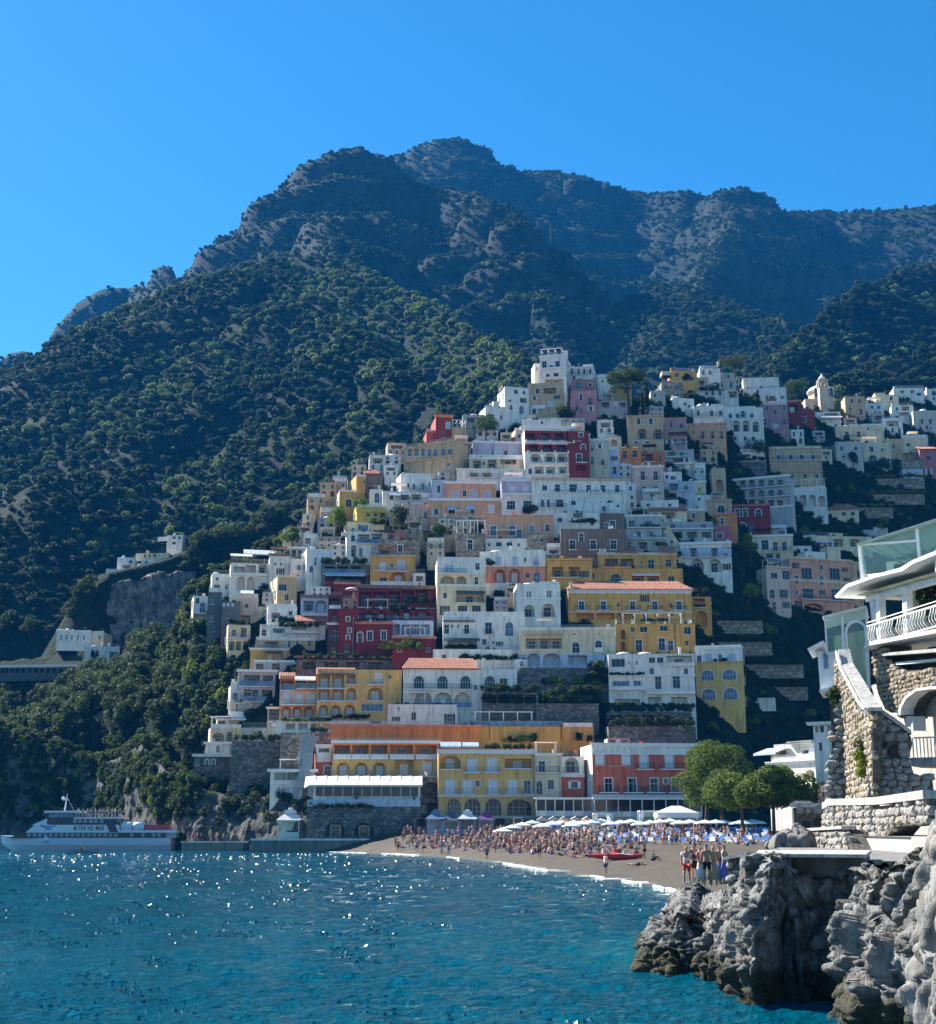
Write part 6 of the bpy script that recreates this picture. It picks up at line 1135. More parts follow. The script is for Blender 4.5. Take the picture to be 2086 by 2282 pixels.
# ---------------------------------------------------------------- quay
h('low concrete quay with a pale kerb at the foot of the cliff','S',560,822,1871,1894,(.2,.19,.17),yaw=2,D=231,dep=10,base=2,name='quay',cat='quay',ops=[('C',1870,1873,.15,WHITE)])
h('long low landing stage where the ferry passengers wait','S',405,575,1877,1893,(.26,.24,.2),yaw=2,D=244,dep=10,base=2,name='landing_stage',cat='landing stage',ops=[('C',1876,1878,.2,WHITE)])
def kiosk(label,px,py,D,w,hgt,roofc,body,group=None):
    c = at(px,py,D); root = empty('kiosk',c,0,label,'kiosk',group); b = MB()
    for x in (-1,1):
        for y in (0,1): b.box(x * w / 2 - .1,x * w / 2 + .1,y * w - .1,y * w + .1,0,hgt)
    b.obj('post',[body],root); b = MB(); b.box(-w / 2 + .1,w / 2 - .1,.02,.12,0,1.0); b.obj('counter',[body],root); b = MB(); b.box(-w / 2 + .1,w / 2 - .1,w - .1,w,0,hgt); b.obj('back_panel',[body],root); b = MB(); b.box(-w / 2 - .02,w / 2 + .02,-.12,w + .1,hgt - .25,hgt); b.obj('header',[body],root)
    b = MB(); e = w / 2 + .45
    def pyr(e0,z0,e1,z1):
        a = [(-e0,w / 2 - e0,z0),(e0,w / 2 - e0,z0),(e0,w / 2 + e0,z0),(-e0,w / 2 + e0,z0)]; t = [(-e1,w / 2 - e1,z1),(e1,w / 2 - e1,z1),(e1,w / 2 + e1,z1),(-e1,w / 2 + e1,z1)]
        for i in range(4): b.poly([a[i],a[(i + 1) % 4],t[(i + 1) % 4],t[i]])
        b.poly(t); b.poly(a[::-1])
    pyr(e,hgt,e * .5,hgt + w * .28); pyr(e * .45,hgt + w * .3,e * .42,hgt + w * .5); b.box(-.35,.35,w / 2 - .35,w / 2 + .35,hgt + w * .5,hgt + w * .62); b.obj('roof',[roofc],root)
CLW = flat('canvas_white',(.7,.7,.68),.9); CLB = flat('canvas_blue',(.12,.2,.34),.85); CLP = flat('canvas_purple',(.16,.06,.2),.85); KB = flat('kiosk_paint',(.3,.36,.44),.7); CLT = flat('canvas_teal',(.1,.5,.45),.85); CLR = flat('canvas_orange',(.6,.2,.06),.85)
kiosk('small kiosk with a blue tiered roof, leftmost of the beach stalls',970,1862,222,2.4,2.6,CLB,KB)
kiosk('dark roofed kiosk between the blue and the white tent kiosks',1005,1862,222,2.3,2.4,flat('canvas_navy',(.06,.09,.15),.8),KB)
kiosk('kiosk with a pointed white canvas roof among the beach stalls',1042,1862,222,2.4,2.6,CLW,KB)
kiosk('kiosk with a purple roof beside the pointed white one',1083,1862,223,2.2,2.5,CLP,KB)
kiosk('round pale ticket pavilion with a two tier roof on the quay',643,1868,235,3.4,3.0,CLW,flat('pale_teal',(.3,.5,.5),.6))
for i,x in enumerate((1210,1235,1259,1284,1310)):
    c = at(x,1856,226); root = empty('beach_cabin',c,0,'white gabled changing cabin with a blue door, %s of the row of five' % ('leftmost','second from left','middle','fourth from left','rightmost')[i],'cabin','changing cabins behind the beach'); w = 1.75
    b = MB(); b.box(-w / 2,w / 2,0,1.8,0,2.1)
    b.poly([(-w / 2,0,2.1),(w / 2,0,2.1),(0,0,2.6)]); b.poly([(-w / 2,1.8,2.1),(w / 2,1.8,2.1),(0,1.8,2.6)][::-1]); b.obj('wall',[plaster(WHITE)],root)
    b = MB(); b.poly([(-w / 2 - .12,-.15,2.08),(0,-.15,2.68),(0,1.9,2.68),(-w / 2 - .12,1.9,2.08)]); b.poly([(w / 2 + .12,-.15,2.08),(0,-.15,2.68),(0,1.9,2.68),(w / 2 + .12,1.9,2.08)]); b.obj('roof',[TRIM],root)
    b = MB(); b.box(-.4,.4,-.04,-.003,.1,1.9); b.box(.28,.34,-.08,-.04,.95,1.05); b.obj('door',[BLUEDOOR],root)
def gazebo(label,px,py,D,w,d,hgt,drape):
    c = at(px,py,D); root = empty('gazebo',c,0,label,'gazebo')
    for x in (-w / 2,w / 2):
        for y in (0,d):
            b = MB(); b.box(x - .08,x + .08,y - .08,y + .08,0,hgt); b.obj('post',[TRIM],root)
            if drape:
                b = MB(); b.tube([(x + (.25 if x < 0 else -.25),y,.3),(x + (.22 if x < 0 else -.22),y,hgt * .5),(x + (.4 if x < 0 else -.4),y,hgt - .1)],[.16,.1,.3],0,8); b.obj('drape',[CLW],root,smooth=True)
    b = MB(); b.box(-w / 2,w / 2,-.1,.1,hgt - .12,hgt + .06); b.box(-w / 2,w / 2,d - .1,d + .1,hgt - .12,hgt + .06); b.box(-w / 2 - .1,-w / 2 + .1,.1,d - .1,hgt - .12,hgt + .06); b.box(w / 2 - .1,w / 2 + .1,.1,d - .1,hgt - .12,hgt + .06); b.obj('frame',[TRIM],root)
    if not drape:
        b = MB(); e = .25; a = [(-w / 2 - e,-e,hgt),(w / 2 + e,-e,hgt),(w / 2 + e,d + e,hgt),(-w / 2 - e,d + e,hgt)]; t = [(-w * .12,d / 2,hgt + 1.0),(w * .12,d / 2,hgt + 1.0)]
        b.poly([a[0],a[1],t[1],t[0]]); b.poly([a[1],a[2],t[1]]); b.poly([a[2],a[3],t[0],t[1]]); b.poly([a[3],a[0],t[0]])
        for i in range(4): p,q = a[i],a[(i + 1) % 4]; b.poly([(p[0],p[1],hgt - .75),(q[0],q[1],hgt - .75),q,p])
        b.obj('canopy',[CLW],root)
gazebo('open white beach gazebo with tied drapes, the one nearer the cabins',1346,1862,205,2.7,2.7,3.2,True)
gazebo('open white beach gazebo with tied drapes beside the canopied tent',1450,1858,205,2.9,2.7,3.3,True)
gazebo('big white canopied tent on the sand in front of the red hotel',1512,1856,203,5.6,3.0,2.9,False)
# ---------------------------------------------------------------- people
def skin_mesh(name,joints,edges,mat):
    names = list(joints); me = bpy.data.meshes.new(name); me.from_pydata([joints[n][:3] for n in names],[(names.index(a),names.index(b)) for a,b in edges],[])
    o = bpy.data.objects.new(name,me); COL.objects.link(o); md = o.modifiers.new('s','SKIN'); md.use_smooth_shade = True; md.branch_smoothing = .4
    for i,n in enumerate(names):
        r = joints[n][3]; me.skin_vertices[0].data[i].radius = r if isinstance(r,tuple) else (r,r); me.skin_vertices[0].data[i].use_root = (i == 0)
    sb = o.modifiers.new('u','SUBSURF'); sb.levels = 1; sb.render_levels = 1
    bpy.context.view_layer.update(); dg = bpy.context.evaluated_depsgraph_get(); out = bpy.data.meshes.new_from_object(o.evaluated_get(dg)); out.name = name
    out.materials.clear(); out.materials.append(mat); out.polygons.foreach_set('use_smooth',np.ones(len(out.polygons),bool))
    bpy.data.objects.remove(o); bpy.data.meshes.remove(me); return out
SKINM = flat('skin',(.4,.22,.14),.6,var=.1); HAIRM = flat('hair_dark',(.02,.014,.01),.6); HAIRB = flat('hair_fair',(.25,.16,.07),.6)
CLOTH = [flat('cloth_%s' % n,c,.85) for n,c in (('white',(.68,.68,.66)),('black',(.015,.015,.018)),('navy',(.02,.03,.09)),('blue',(.05,.16,.45)),('red',(.42,.03,.04)),('teal',(.05,.3,.33)),('sand',(.45,.34,.2)),('pink',(.55,.2,.25)),('purple',(.2,.14,.45)),('grey',(.2,.21,.22)))]
def pose(kind):
    J = {'pel': (0,0,.95,(.15,.11)),'spi': (0,.01,1.15,(.13,.1)),'che': (0,.01,1.36,(.16,.11)),'nec': (0,.01,1.5,.055),'hea': (0,-.01,1.585,(.075,.085)),'top': (0,-.01,1.7,(.07,.085))}
    for s,n in ((-1,'l'),(1,'r')):
        J.update({n + 'sh': (s * .19,.01,1.43,.058),n + 'el': (s * .25,.05,1.15,.044),n + 'wr': (s * .25,-.06,.93,.032),n + 'ha': (s * .24,-.1,.83,(.022,.042)),n + 'hi': (s * .095,0,.89,.088),n + 'kn': (s * .11,-.02,.5,.06),n + 'an': (s * .11,.02,.1,.04),n + 'to': (s * .12,-.13,.045,.036)})
    if kind == 'walk':
        J['lkn'] = (-.1,-.2,.52,.06); J['lan'] = (-.1,-.22,.1,.04); J['lto'] = (-.1,-.37,.07,.036); J['rkn'] = (.1,.1,.5,.06); J['ran'] = (.1,.36,.15,.04); J['rto'] = (.1,.27,.045,.036); J['lel'] = (-.25,.17,1.17,.044); J['lwr'] = (-.25,.15,.95,.032); J['lha'] = (-.24,.12,.86,(.022,.042)); J['rel'] = (.25,-.06,1.16,.044); J['rwr'] = (.24,-.26,1.03,.032); J['rha'] = (.23,-.34,.98,(.022,.042))
    if kind == 'carry':
        J['rel'] = (.27,-.05,1.17,.044); J['rwr'] = (.16,-.26,1.2,.032); J['rha'] = (.1,-.32,1.22,(.022,.042)); J['lel'] = (-.27,-.05,1.17,.044); J['lwr'] = (-.14,-.27,1.15,.032); J['lha'] = (-.08,-.32,1.16,(.022,.042))
    if kind == 'sit':
        sh = {k: (v[0],v[1] + .05,v[2] - .83,v[3]) for k,v in J.items()}; J = sh
        for s,n in ((-1,'l'),(1,'r')):
            J[n + 'hi'] = (s * .1,-.04,.1,.09); J[n + 'kn'] = (s * .13,-.4,.42,.06); J[n + 'an'] = (s * .12,-.68,.08,.04); J[n + 'to'] = (s * .13,-.85,.04,.036); J[n + 'el'] = (s * .25,-.12,.4,.044); J[n + 'wr'] = (s * .17,-.36,.44,.032); J[n + 'ha'] = (s * .12,-.45,.46,(.022,.042))
    if kind in ('lie','recline'):
        J = {k: (v[0],v[2] - .9,.14 - v[1] * .8,v[3]) for k,v in J.items()}
        J['lto'] = (-.14,-.87,.12,.036); J['rto'] = (.14,-.87,.12,.036); J['rkn'] = (.12,-.4,.34,.06); J['ran'] = (.12,-.6,.06,.04); J['rto'] = (.13,-.74,.04,.036)
        if kind == 'recline':
            for k in ('spi','che','nec','hea','top','lsh','rsh','lel','rel','lwr','rwr','lha','rha'):
                x,y,z,r = J[k]; J[k] = (x,y * .78,z + max(0,y + .02) * .62,r)
    return J
EB = [('pel','spi'),('spi','che'),('che','nec'),('nec','hea'),('hea','top')] + [e for n in 'lr' for e in (('che',n + 'sh'),(n + 'sh',n + 'el'),(n + 'el',n + 'wr'),(n + 'wr',n + 'ha'),('pel',n + 'hi'),(n + 'hi',n + 'kn'),(n + 'kn',n + 'an'),(n + 'an',n + 'to'))]
def lerp3(a,b,t): return tuple(a[i] + (b[i] - a[i]) * t for i in range(3))
FIG = {}
for kd in ('stand','walk','carry','sit','lie','recline'):
    J = pose(kd); grow = lambda r,k=1.13: (r[0] * k,r[1] * k) if isinstance(r,tuple) else r * k
    T = {k: (*J[k][:3],grow(J[k][3])) for k in ('spi','che','lsh','rsh')}; T['pel'] = (*J['pel'][:3],grow(J['pel'][3],1.06)); E = [('pel','spi'),('spi','che'),('che','lsh'),('che','rsh')]; T = {'pel': T['pel'],**{k: T[k] for k in T if k != 'pel'}}
    for n in 'lr': T[n + 'e'] = (*lerp3(J[n + 'sh'],J[n + 'el'],.55),.06); E.append((n + 'sh',n + 'e'))
    S = {'pel': (*J['pel'][:3],grow(J['pel'][3],1.1))}; ES = []
    for n in 'lr': S[n + 'hi'] = (*J[n + 'hi'][:3],.105); S[n + 'k'] = (*lerp3(J[n + 'hi'],J[n + 'kn'],.75),.085); ES += [('pel',n + 'hi'),(n + 'hi',n + 'k')]
    hd = Vector(J['top'][:3]); hb = Vector(J['hea'][:3]); up = (hd - hb).normalized(); back = Vector((0,.03,0)) if kd in ('stand','walk','carry','sit') else Vector((0,0,-.02))
    Hh = {'a': (*(hd + back + up * .015),(.088,.088)),'b': (*(hb + back * 1.8 + up * .02),(.078,.06))}
    FIG[kd] = (skin_mesh('person',J,EB,SKINM),skin_mesh('shirt',T,E,CLOTH[0]),skin_mesh('shorts',S,ES,CLOTH[1]),skin_mesh('hair',Hh,[('a','b')],HAIRM))
_dr = MB(); _dr.lathe([(.15,1.0),(.17,.9),(.24,.6),(.3,.3),(.31,.28)],(0,0,0),14,sy=.75); DRESS = _dr.mesh('skirt',[CLOTH[0]],True)
def person(kd,loc,rz,top,bottom,label,group=None,hair=HAIRM,dress=False,sc=1.0):
    body,sh,so,ha = FIG[kd]
    o = add('person',body,None,loc,rz); o.scale = (sc,sc,sc); o['label'] = label; o['category'] = 'person'
    if group: o['group'] = group
    def part(nm,me,mat):
        c = add(nm,me,o); c.material_slots[0].link = 'OBJECT'; c.material_slots[0].material = mat
    if top is not None: part('shirt',sh,CLOTH[top])
    if bottom is not None: part('skirt' if dress else 'shorts',DRESS if dress else so,CLOTH[bottom])
    part('hair',ha,hair); return o
pr = random.Random(21)
def on_beach(px,py):
    """foot point on the sloping beach along the ray of a photo point"""
    D = 60
    for i in range(400):
        p = at(px,py,D)
        if p.z <= float(beach_z(p.x,p.y)): break
        D += .5
    p.z = max(float(beach_z(p.x,p.y)),-.2); return p
# group by the rocks, close to the camera
gz = 1.05
def near(px,py,D): p = at(px,py,D); return p
NEARG = [(1532,1975,61,'walk',0,4,'person in a white shirt and red shorts at the left of the rock group',False),(1548,1968,62,'stand',1,1,'person all in black standing in the rock group',False),(1563,1975,61,'carry',7,0,'person in a pink top and white sarong by the rocks',True),(1577,1972,60.5,'stand',None,1,'bare backed person in black shorts by the rocks',False),
         (1592,1975,61,'carry',None,6,'bare shouldered person in a tan wrap by the rocks',True),(1606,1972,62,'stand',1,3,'person in black with a blue sarong by the rocks',True),(1617,1972,61,'carry',0,8,'person in white with a lilac skirt against the stone wall',True)]
for px,py,D,kd,t,bt,lab,dr in NEARG: person(kd,at(px,py,D),pr.uniform(-1,1) + (math.pi if 'backed' in lab else .4),t,bt,lab,dress=dr,hair=HAIRM)
LONE = [(1072,1916,'stand',1,1,'person in black standing alone on the open sand'),(1085,1919,'walk',2,1,'person walking along the waterline with a white bag'),(1350,1952,'stand',0,2,'person in a white top standing at the edge of the surf'),(1437,1916,'stand',1,1,'person in black standing beside the red rowing boat'),(1498,1888,'stand',4,1,'person in red walking near the middle of the beach'),(1507,1889,'walk',None,1,'bare chested person in dark trunks mid beach'),(1425,1898,'stand',7,3,'person in pink bending over the red rowing boat'),(1625,1876,'walk',0,3,'person in white walking past the blue sunbeds')]
LONE[0] = (1202,1915,*LONE[0][2:])
for px,py,kd,t,bt,lab in LONE: person(kd,on_beach(px,py),pr.uniform(-2,2),t,bt,lab)
person('sit',on_beach(1456,1918),.8,5,1,'person crouching in dark green by the red rowing boat')
person('lie',on_beach(1420,1930),1.5,None,1,'lone sunbather lying on the sand below the red rowing boat')
CN = ['white','black','navy','blue','red','teal','sand','pink','purple','grey']
def zone(px):
    for lim,z in ((1000,'at the left end of the beach'),(1150,'in front of the yellow hotel'),(1300,'below the changing cabins'),(1420,'near the red rowing boat'),(1560,'in front of the white tent')):
        if px < lim: return z
    return 'below the beach pines'
PW = {'stand': 'standing','walk': 'walking','carry': 'waiting','sit': 'seated','lie': 'lying','recline': 'reclining'}
def crowd(n,kinds,pxr,tr,label,group,zn=None):
    for i in range(n):
        px = pr.uniform(*pxr); c = (px - 1043) / 3083; t = pr.uniform(*tr); s = float(shoreY(c)); f = float(np.interp(c,_c0,_foot)); y = s + t * (f - s); kd = pr.choice(kinds)
        person(kd,(c * y,y,t * 3.6 + (.34 if kd == 'recline' and group == 'loungers' else 0.0)),pr.uniform(0,6.28),tp := pr.choice([None,None,0,1,2,3,4,5,7]),bt := pr.choice([0,1,2,3,4,9]),'%s person in %s%s shorts %s' % (PW[kd],'only ' if tp is None else CN[tp] + ' top and ',CN[bt],zn or zone(px)),group,hair=HAIRM if pr.random() < .8 else HAIRB,sc=pr.uniform(.93,1.05))
crowd(62,['stand','walk','carry'],(885,1560),(.3,.93),'beach goer on foot in the packed crowd on the sand','people on foot in the beach crowd')
crowd(24,['stand','walk','carry'],(1330,1740),(.62,.95),'beach goer on foot among the blue sunbeds','people on foot among the sunbeds','among the sunbeds on the right')
crowd(76,['sit','lie','recline'],(930,1420),(.24,.8),'sunbather resting on a towel in the packed crowd','sunbathers on towels')
crowd(30,['sit','lie','recline'],(1400,1730),(.5,.9),'sunbather resting among the blue sunbeds','sunbathers among the sunbeds','among the blue sunbeds')
crowd(14,['stand','walk'],(860,1010),(.05,.35),'bather walking near the waterline on the left of the beach','bathers at the waterline','at the waterline on the left')
for i in range(10):   # people wading
    px = pr.uniform(690,900); p = atz(px,pr.uniform(1900,1908),-.75); person('stand',p,pr.uniform(0,6),None,wc := pr.choice([1,2,4,3,5,7]),'bather in %s trunks wading waist deep off the left end of the beach' % CN[wc],'wading bathers')
for i in range(8):
    px = pr.uniform(470,800); p = atz(px,pr.uniform(1902,1914),-1.35); person('stand',p,pr.uniform(0,6),None,1,'swimmer with only head and shoulders above the water','swimmers')
for i in range(20):   # passengers on the landing stage
    px = pr.uniform(412,560); D = pr.uniform(246,251); p = at(px,1877,D); person(pr.choice(['stand','walk']),(p.x,p.y,at(490,1876,244).z - .02),pr.uniform(0,6),wt := pr.choice([4,1,2,0,4,7,5]),wb := pr.choice([1,2,9,3]),'passenger in %s top and %s shorts on the landing stage by the ferry' % (CN[wt],CN[wb]),'waiting ferry passengers')
for i in range(9):
    px = pr.uniform(690,830); p = at(px,1872,233); person(pr.choice(['stand','walk']),(p.x,pr.uniform(232.5,236),at(690,1870.5,231).z),pr.uniform(0,6),pr.choice([4,1,2,0]),pr.choice([1,2,9]),'person strolling on the quay in front of the grotto wall','strollers on the quay')
def packed_crowd():
    """the rest of the packed crowd, as one mass"""
    protos = []; q = random.Random(3)
    for k in range(12):
        kd = ('sit','lie','recline','stand','walk','sit')[k % 6]; V = []; F = []; mi = []; mats = [SKINM,CLOTH[q.randrange(10)],CLOTH[q.randrange(10)],HAIRM]
        for j,me in enumerate(FIG[kd]):
            if j == 1 and k % 3 == 0: continue
            n = len(V); V += [tuple(v.co) for v in me.vertices]; F += [tuple(n + i for i in p.vertices) for p in me.polygons]; mi += [j] * len(me.polygons)
        protos.append(mesh_from('crowd_figure',V,F,mats,mi,True))
    pts = []
    for i in range(620):
        px = q.triangular(870,1745,1150); c = (px - 1043) / 3083; t = q.uniform(.22 if px < 1400 else .5,.95); s_ = float(shoreY(c)); f_ = float(np.interp(c,_c0,_foot)); y = s_ + t * (f_ - s_); pts.append((c * y,y,t * 3.6))
    instancer('beach_crowd',np.array(pts),rng.uniform(.92,1.04,len(pts)),rng.uniform(0,6.28,len(pts)),rng.integers(0,12,len(pts)),proto_coll('crowd_figure',protos),kind='stuff',label='packed mass of bathers between the sunbeds')
packed_crowd()
# ---------------------------------------------------------------- sunbeds, umbrellas
def bed_mesh(m1):
    b = MB(); b.box(-.32,.32,-.95,.35,.28,.36,0); a = [(-.32,.35,.28),(.32,.35,.28),(.32,.95,.72),(-.32,.95,.72)]; b.poly(a); b.poly([(x,y,z + .08) for x,y,z in a][::-1]); b.poly([a[0],a[3],(a[3][0],a[3][1],a[3][2] + .08),(a[0][0],a[0][1],a[0][2] + .08)]); b.poly([a[1],a[2],(a[2][0],a[2][1],a[2][2] + .08),(a[1][0],a[1][1],a[1][2] + .08)])
    for x in (-.28,.28):
        for y in (-.85,.3): b.box(x - .025,x + .025,y - .025,y + .025,0,.28,1)
    return b.mesh('sunbed',[m1,TRIM])
BEDS = [bed_mesh(flat('sunbed_blue',(.06,.2,.55),.8)),bed_mesh(flat('sunbed_pale',(.5,.58,.68),.8)),bed_mesh(flat('sunbed_white',(.66,.66,.66),.8)),bed_mesh(flat('sunbed_orange',(.6,.3,.12),.8))]
for row in range(9):
    for k in range(26):
        px = 1240 + k * 19.5 + pr.uniform(-5,5); t = .54 + row * .047 + pr.uniform(-.008,.008); c = (px - 1043) / 3083; s = float(shoreY(c)); f = float(np.interp(c,_c0,_foot)); y = s + t * (f - s)
        if pr.random() < .28 or px > 1745 or (px < 1330 and row < 3): continue
        o = add('sunbed',BEDS[pr.choice([0,0,1,2]) if px > 1330 else pr.choice([3,2,1,2])],None,(c * y,y,t * 3.6),pr.uniform(-.25,.25) + .1)
        nth = ('first','second','third','fourth','fifth','sixth','seventh','eighth','ninth')[row]; o['label'] = '%s sunbed in the %s row from the sea %s' % (o.data.materials[0].name.split('_')[1],nth,zone(px)); o['category'] = 'sunbed'; o['group'] = 'sunbeds ' + zone(px)
def umbrella(label,px,py,D,r,mat,group=None):
    c = at(px,py,D); c.z = float(beach_z(c.x,c.y)); root = empty('beach_umbrella',c,0,label,'umbrella',group); hgt = max(2.0,at(px,py,D).z - c.z) if False else 2.2
    b = MB(); b.tube([(0,0,0),(0,0,hgt + .25)],.03,0,6); b.obj('pole',[TRIM],root)
    b = MB(); n = 8
    for i in range(n):
        a,a2 = 2 * math.pi * i / n,2 * math.pi * (i + 1) / n; p,q = (r * math.cos(a),r * math.sin(a),hgt - .25),(r * math.cos(a2),r * math.sin(a2),hgt - .25)
        b.poly([(0,0,hgt + .2),p,q]); b.poly([p,(p[0],p[1],p[2] - .14),(q[0],q[1],q[2] - .14),q])
    b.obj('canopy',[mat],root)
UM = [(1572,'white',CLW),(1596,'pale blue',flat('canvas_pale_blue',(.5,.62,.72),.8)),(1612,'white',CLW),(1650,'pale blue',MATS['canvas_pale_blue']),(1662,'white',CLW),(1685,'striped pale',CLW)]
for k,px in enumerate(range(1120,1560,22)): umbrella('%s umbrella among the packed sunbeds, %s' % (('white','pale blue')[k % 2],'counted %s from the left' % ('first second third fourth fifth sixth seventh eighth ninth tenth eleventh twelfth thirteenth fourteenth fifteenth sixteenth seventeenth eighteenth nineteenth twentieth'.split()[k])),px,1866,186 + (k * 7) % 24,1.35,CLW if k % 2 == 0 else flat('canvas_pale_blue',(.5,.62,.72),.8),'umbrellas among the packed sunbeds')
for i,(px,cn,mt) in enumerate(UM): umbrella('%s umbrella over the sunbeds, number %s from the tent' % (cn,('one','two','three','four','five','six')[i]),px,1860,196 + i % 3 * 4,1.6,mt,'pale beach umbrellas')
umbrella('turquoise umbrella under the beach pines',1676,1848,212,2.0,CLT)
for i in range(4): umbrella('orange and white umbrella over the block below the changing cabins',1232 + i * 24,1872,200 + i % 2 * 4,1.35,CLR if i % 2 else CLW,'orange and white umbrellas')
def red_boat():
    p = on_beach(1375,1917); root = empty('rowing_boat',p,R(12),'red twin hulled rescue rowing boat pulled up on the sand','boat'); rm = flat('boat_red',(.5,.02,.03),.4)
    for x in (-.55,.55):
        b = MB(); prof = [(-2.6,.04,.5),(-2.2,.16,.32),(-1.2,.26,.26),(0,.28,.25),(1.2,.26,.26),(2.2,.16,.32),(2.6,.04,.5)]
        b.tube([(y,x,z + .05) for y,r,z in prof],[r for y,r,z in prof],0,10); b.obj('hull',[rm],root,smooth=True)
    for y in (-1.1,0,1.1): b = MB(); b.box(y - .15,y + .15,-.8,.8,.5,.58); b.obj('bench',[rm],root)
    for s in (-1,1): b = MB(); b.tube([(-.4,s * .6,.65),(.9,s * 2.0,.5)],.03,0,6); b.obj('oar',[TRIM],root)
    b = MB(); b.box(-.35,.35,-.3,.3,.58,1.0); b.obj('seat',[rm],root)
red_boat()
# ---------------------------------------------------------------- ferry
def ferry():
    D = 252; m_ = D / FPX; base = at(200,1893,D); root = empty('ferry',(base.x,base.y,0),R(2),'white passenger ferry with dark window bands moored at the left','ferry')
    def L(zx,zy): return ((zx / 3.0717 - 200) * m_ * 1.0,1.0 * (1893 - (1700 + zy / 3.0717)) * m_)   # photo point -> local x, z on the near side
    WH = flat('ship_white',(.62,.64,.66),.4,var=.06); DK = flat('ship_navy',(.012,.016,.03),.35); BW = 3.4
    xs = [20,60,110,170,300,700,1100,1165]; b = MB(); secs = []
    for zx in xs:
        x = L(zx,0)[0]; t = min(1,max(0,(zx - 20) / 280)); w = BW * (t ** .55) if zx < 300 else BW; zt = L(0,512 - 10 * (1 - t))[1] + .2 * (1 - t); zb = -.6 + 1.6 * (1 - min(1,(zx - 20) / 90)); secs.append([(x + (.0),-w,zt),(x + .4 * (1 - t),-w * .92,zt * .45),(x + 1.0 * (1 - t),-w * .6,zb),(x + 1.0 * (1 - t),w * .6,zb),(x + .4 * (1 - t),w * .92,zt * .45),(x,w,zt)])
    for s0,s1 in zip(secs,secs[1:]):
        for i in range(5): b.poly([s0[i],s1[i],s1[i + 1],s0[i + 1]])
        b.poly([s0[5],s1[5],s1[0],s0[0]])
    b.poly(secs[-1]); b.poly(secs[0][::-1]); b.obj('hull',[WH],root)
    def deck(name,zx0,zx1,zy0,zy1,mat,w=BW - .1,slope0=0,slope1=0):
        x0,z1 = L(zx0,zy0); x1,z0 = L(zx1,zy1); m = MB(); a = [(x0,z0),(x1,z0),(x1 + slope1 * m_ / 3.07,z1),(x0 + slope0 * m_ / 3.07,z1)]
        f0 = [(p[0],-w,p[1]) for p in a]; f1 = [(p[0],w,p[1]) for p in a]; m.poly(f0); m.poly(f1[::-1])
        for i in range(4): j = (i + 1) % 4; m.poly([f0[i],f1[i],f1[j],f0[j]])
        return m.obj(name,[mat],root)
    main = deck('main_cabin',105,1130,478,513,DK,BW - .02,90,0)
    up = deck('upper_cabin',215,835,428,478,WH,BW - .25,60,-15); deck('upper_band',350,790,388,428,DK,BW - .4,0,25); deck('bridge',345,525,350,388,DK,BW - .7,-10,0); deck('bridge_roof',325,555,337,350,WH,BW - .5); deck('sun_deck',525,840,380,389,WH,BW - .3); deck('stripe',765,822,389,476,DK,BW - .22,-45,-45)
    deck('cabin_front',250,352,388,430,WH,BW - .4,95,0); deck('stern_rail',1120,1195,465,512,IRONG,BW - .4,0,0); deck('aft_deck',835,1200,462,478,WH,BW - .15)
    GW = flat('ship_window',(.24,.27,.28),.3)
    x0 = L(235,0)[0]; z0,z1 = L(0,503)[1],L(0,482)[1]
    for i in range(17):
        x,_ = L(243 + i * 35.3,0); m = MB(); m.box(x - .3,x + .3,-BW - .012,-BW + .03,z0,z1); m.obj('window',[GW],main)
    for zx in (910,985,1055,1090): x,_ = L(zx,0); m = MB(); m.box(x - .28,x + .28,-BW - .012,-BW + .03,z0,z1); m.obj('window',[GW],main)
    for zx in (532,565,600,637,668,706): x,z_ = L(zx,404); m = MB(); m.box(x - .32,x + .32,-BW + .37,-BW + .43,z_ - .3,z_ + .3); m.obj('window',[GW],root)
    for i in range(5): x,z_ = L(375 + i * 32,368); m = MB(); m.box(x - .35,x + .35,-BW + .66,-BW + .72,z_ - .35,z_ + .35); m.obj('window',[GLASSB],root)
    # lettering on the side
    cu = bpy.data.curves.new('lettering','FONT'); cu.body = 'TRA VEL MAR'; cu.size = 1.2; cu.extrude = .01; cu.align_x = 'CENTER'; cu.align_y = 'CENTER'; cu.offset = .015
    o = bpy.data.objects.new('lettering',cu); COL.objects.link(o); bpy.context.view_layer.update(); me = bpy.data.meshes.new_from_object(o.evaluated_get(bpy.context.evaluated_depsgraph_get())); bpy.data.objects.remove(o); me.materials.clear(); me.materials.append(DK)
    x,z = L(642,450); t = add('lettering',me,root,(x,-BW + .23,z)); t.rotation_euler = (R(90),0,0); t.scale = (.64,1,1)
    m = MB(); x,z = L(538,450)
    for i in range(8): a = math.pi * i / 4; m.bar((x,-BW + .22,z),(x + .42 * math.cos(a),-BW + .22,z + .42 * math.sin(a)),.09,0,(0,1,0),.04)
    m.lathe([(.2,0),(.2,.02)],(x,0,0),12); m.v = [v if i < 64 else (x + (v[0] - x),-BW + .235,z + v[1]) for i,v in enumerate(m.v)]; m.obj('emblem',[DK],root)
    EB_ = flat('emblem_blue',(.05,.16,.45),.5); m = MB(); x,z = L(355,442)
    for i,(dx,dz,w) in enumerate(((0,0,1.6),(-.9,.25,.8),(1.0,.15,1.0),(.2,-.35,1.2))): m.box(x + dx - w / 2,x + dx + w / 2,-BW + .22,-BW + .245,z + dz - .12,z + dz + .12)
    m.obj('emblem',[EB_],root)
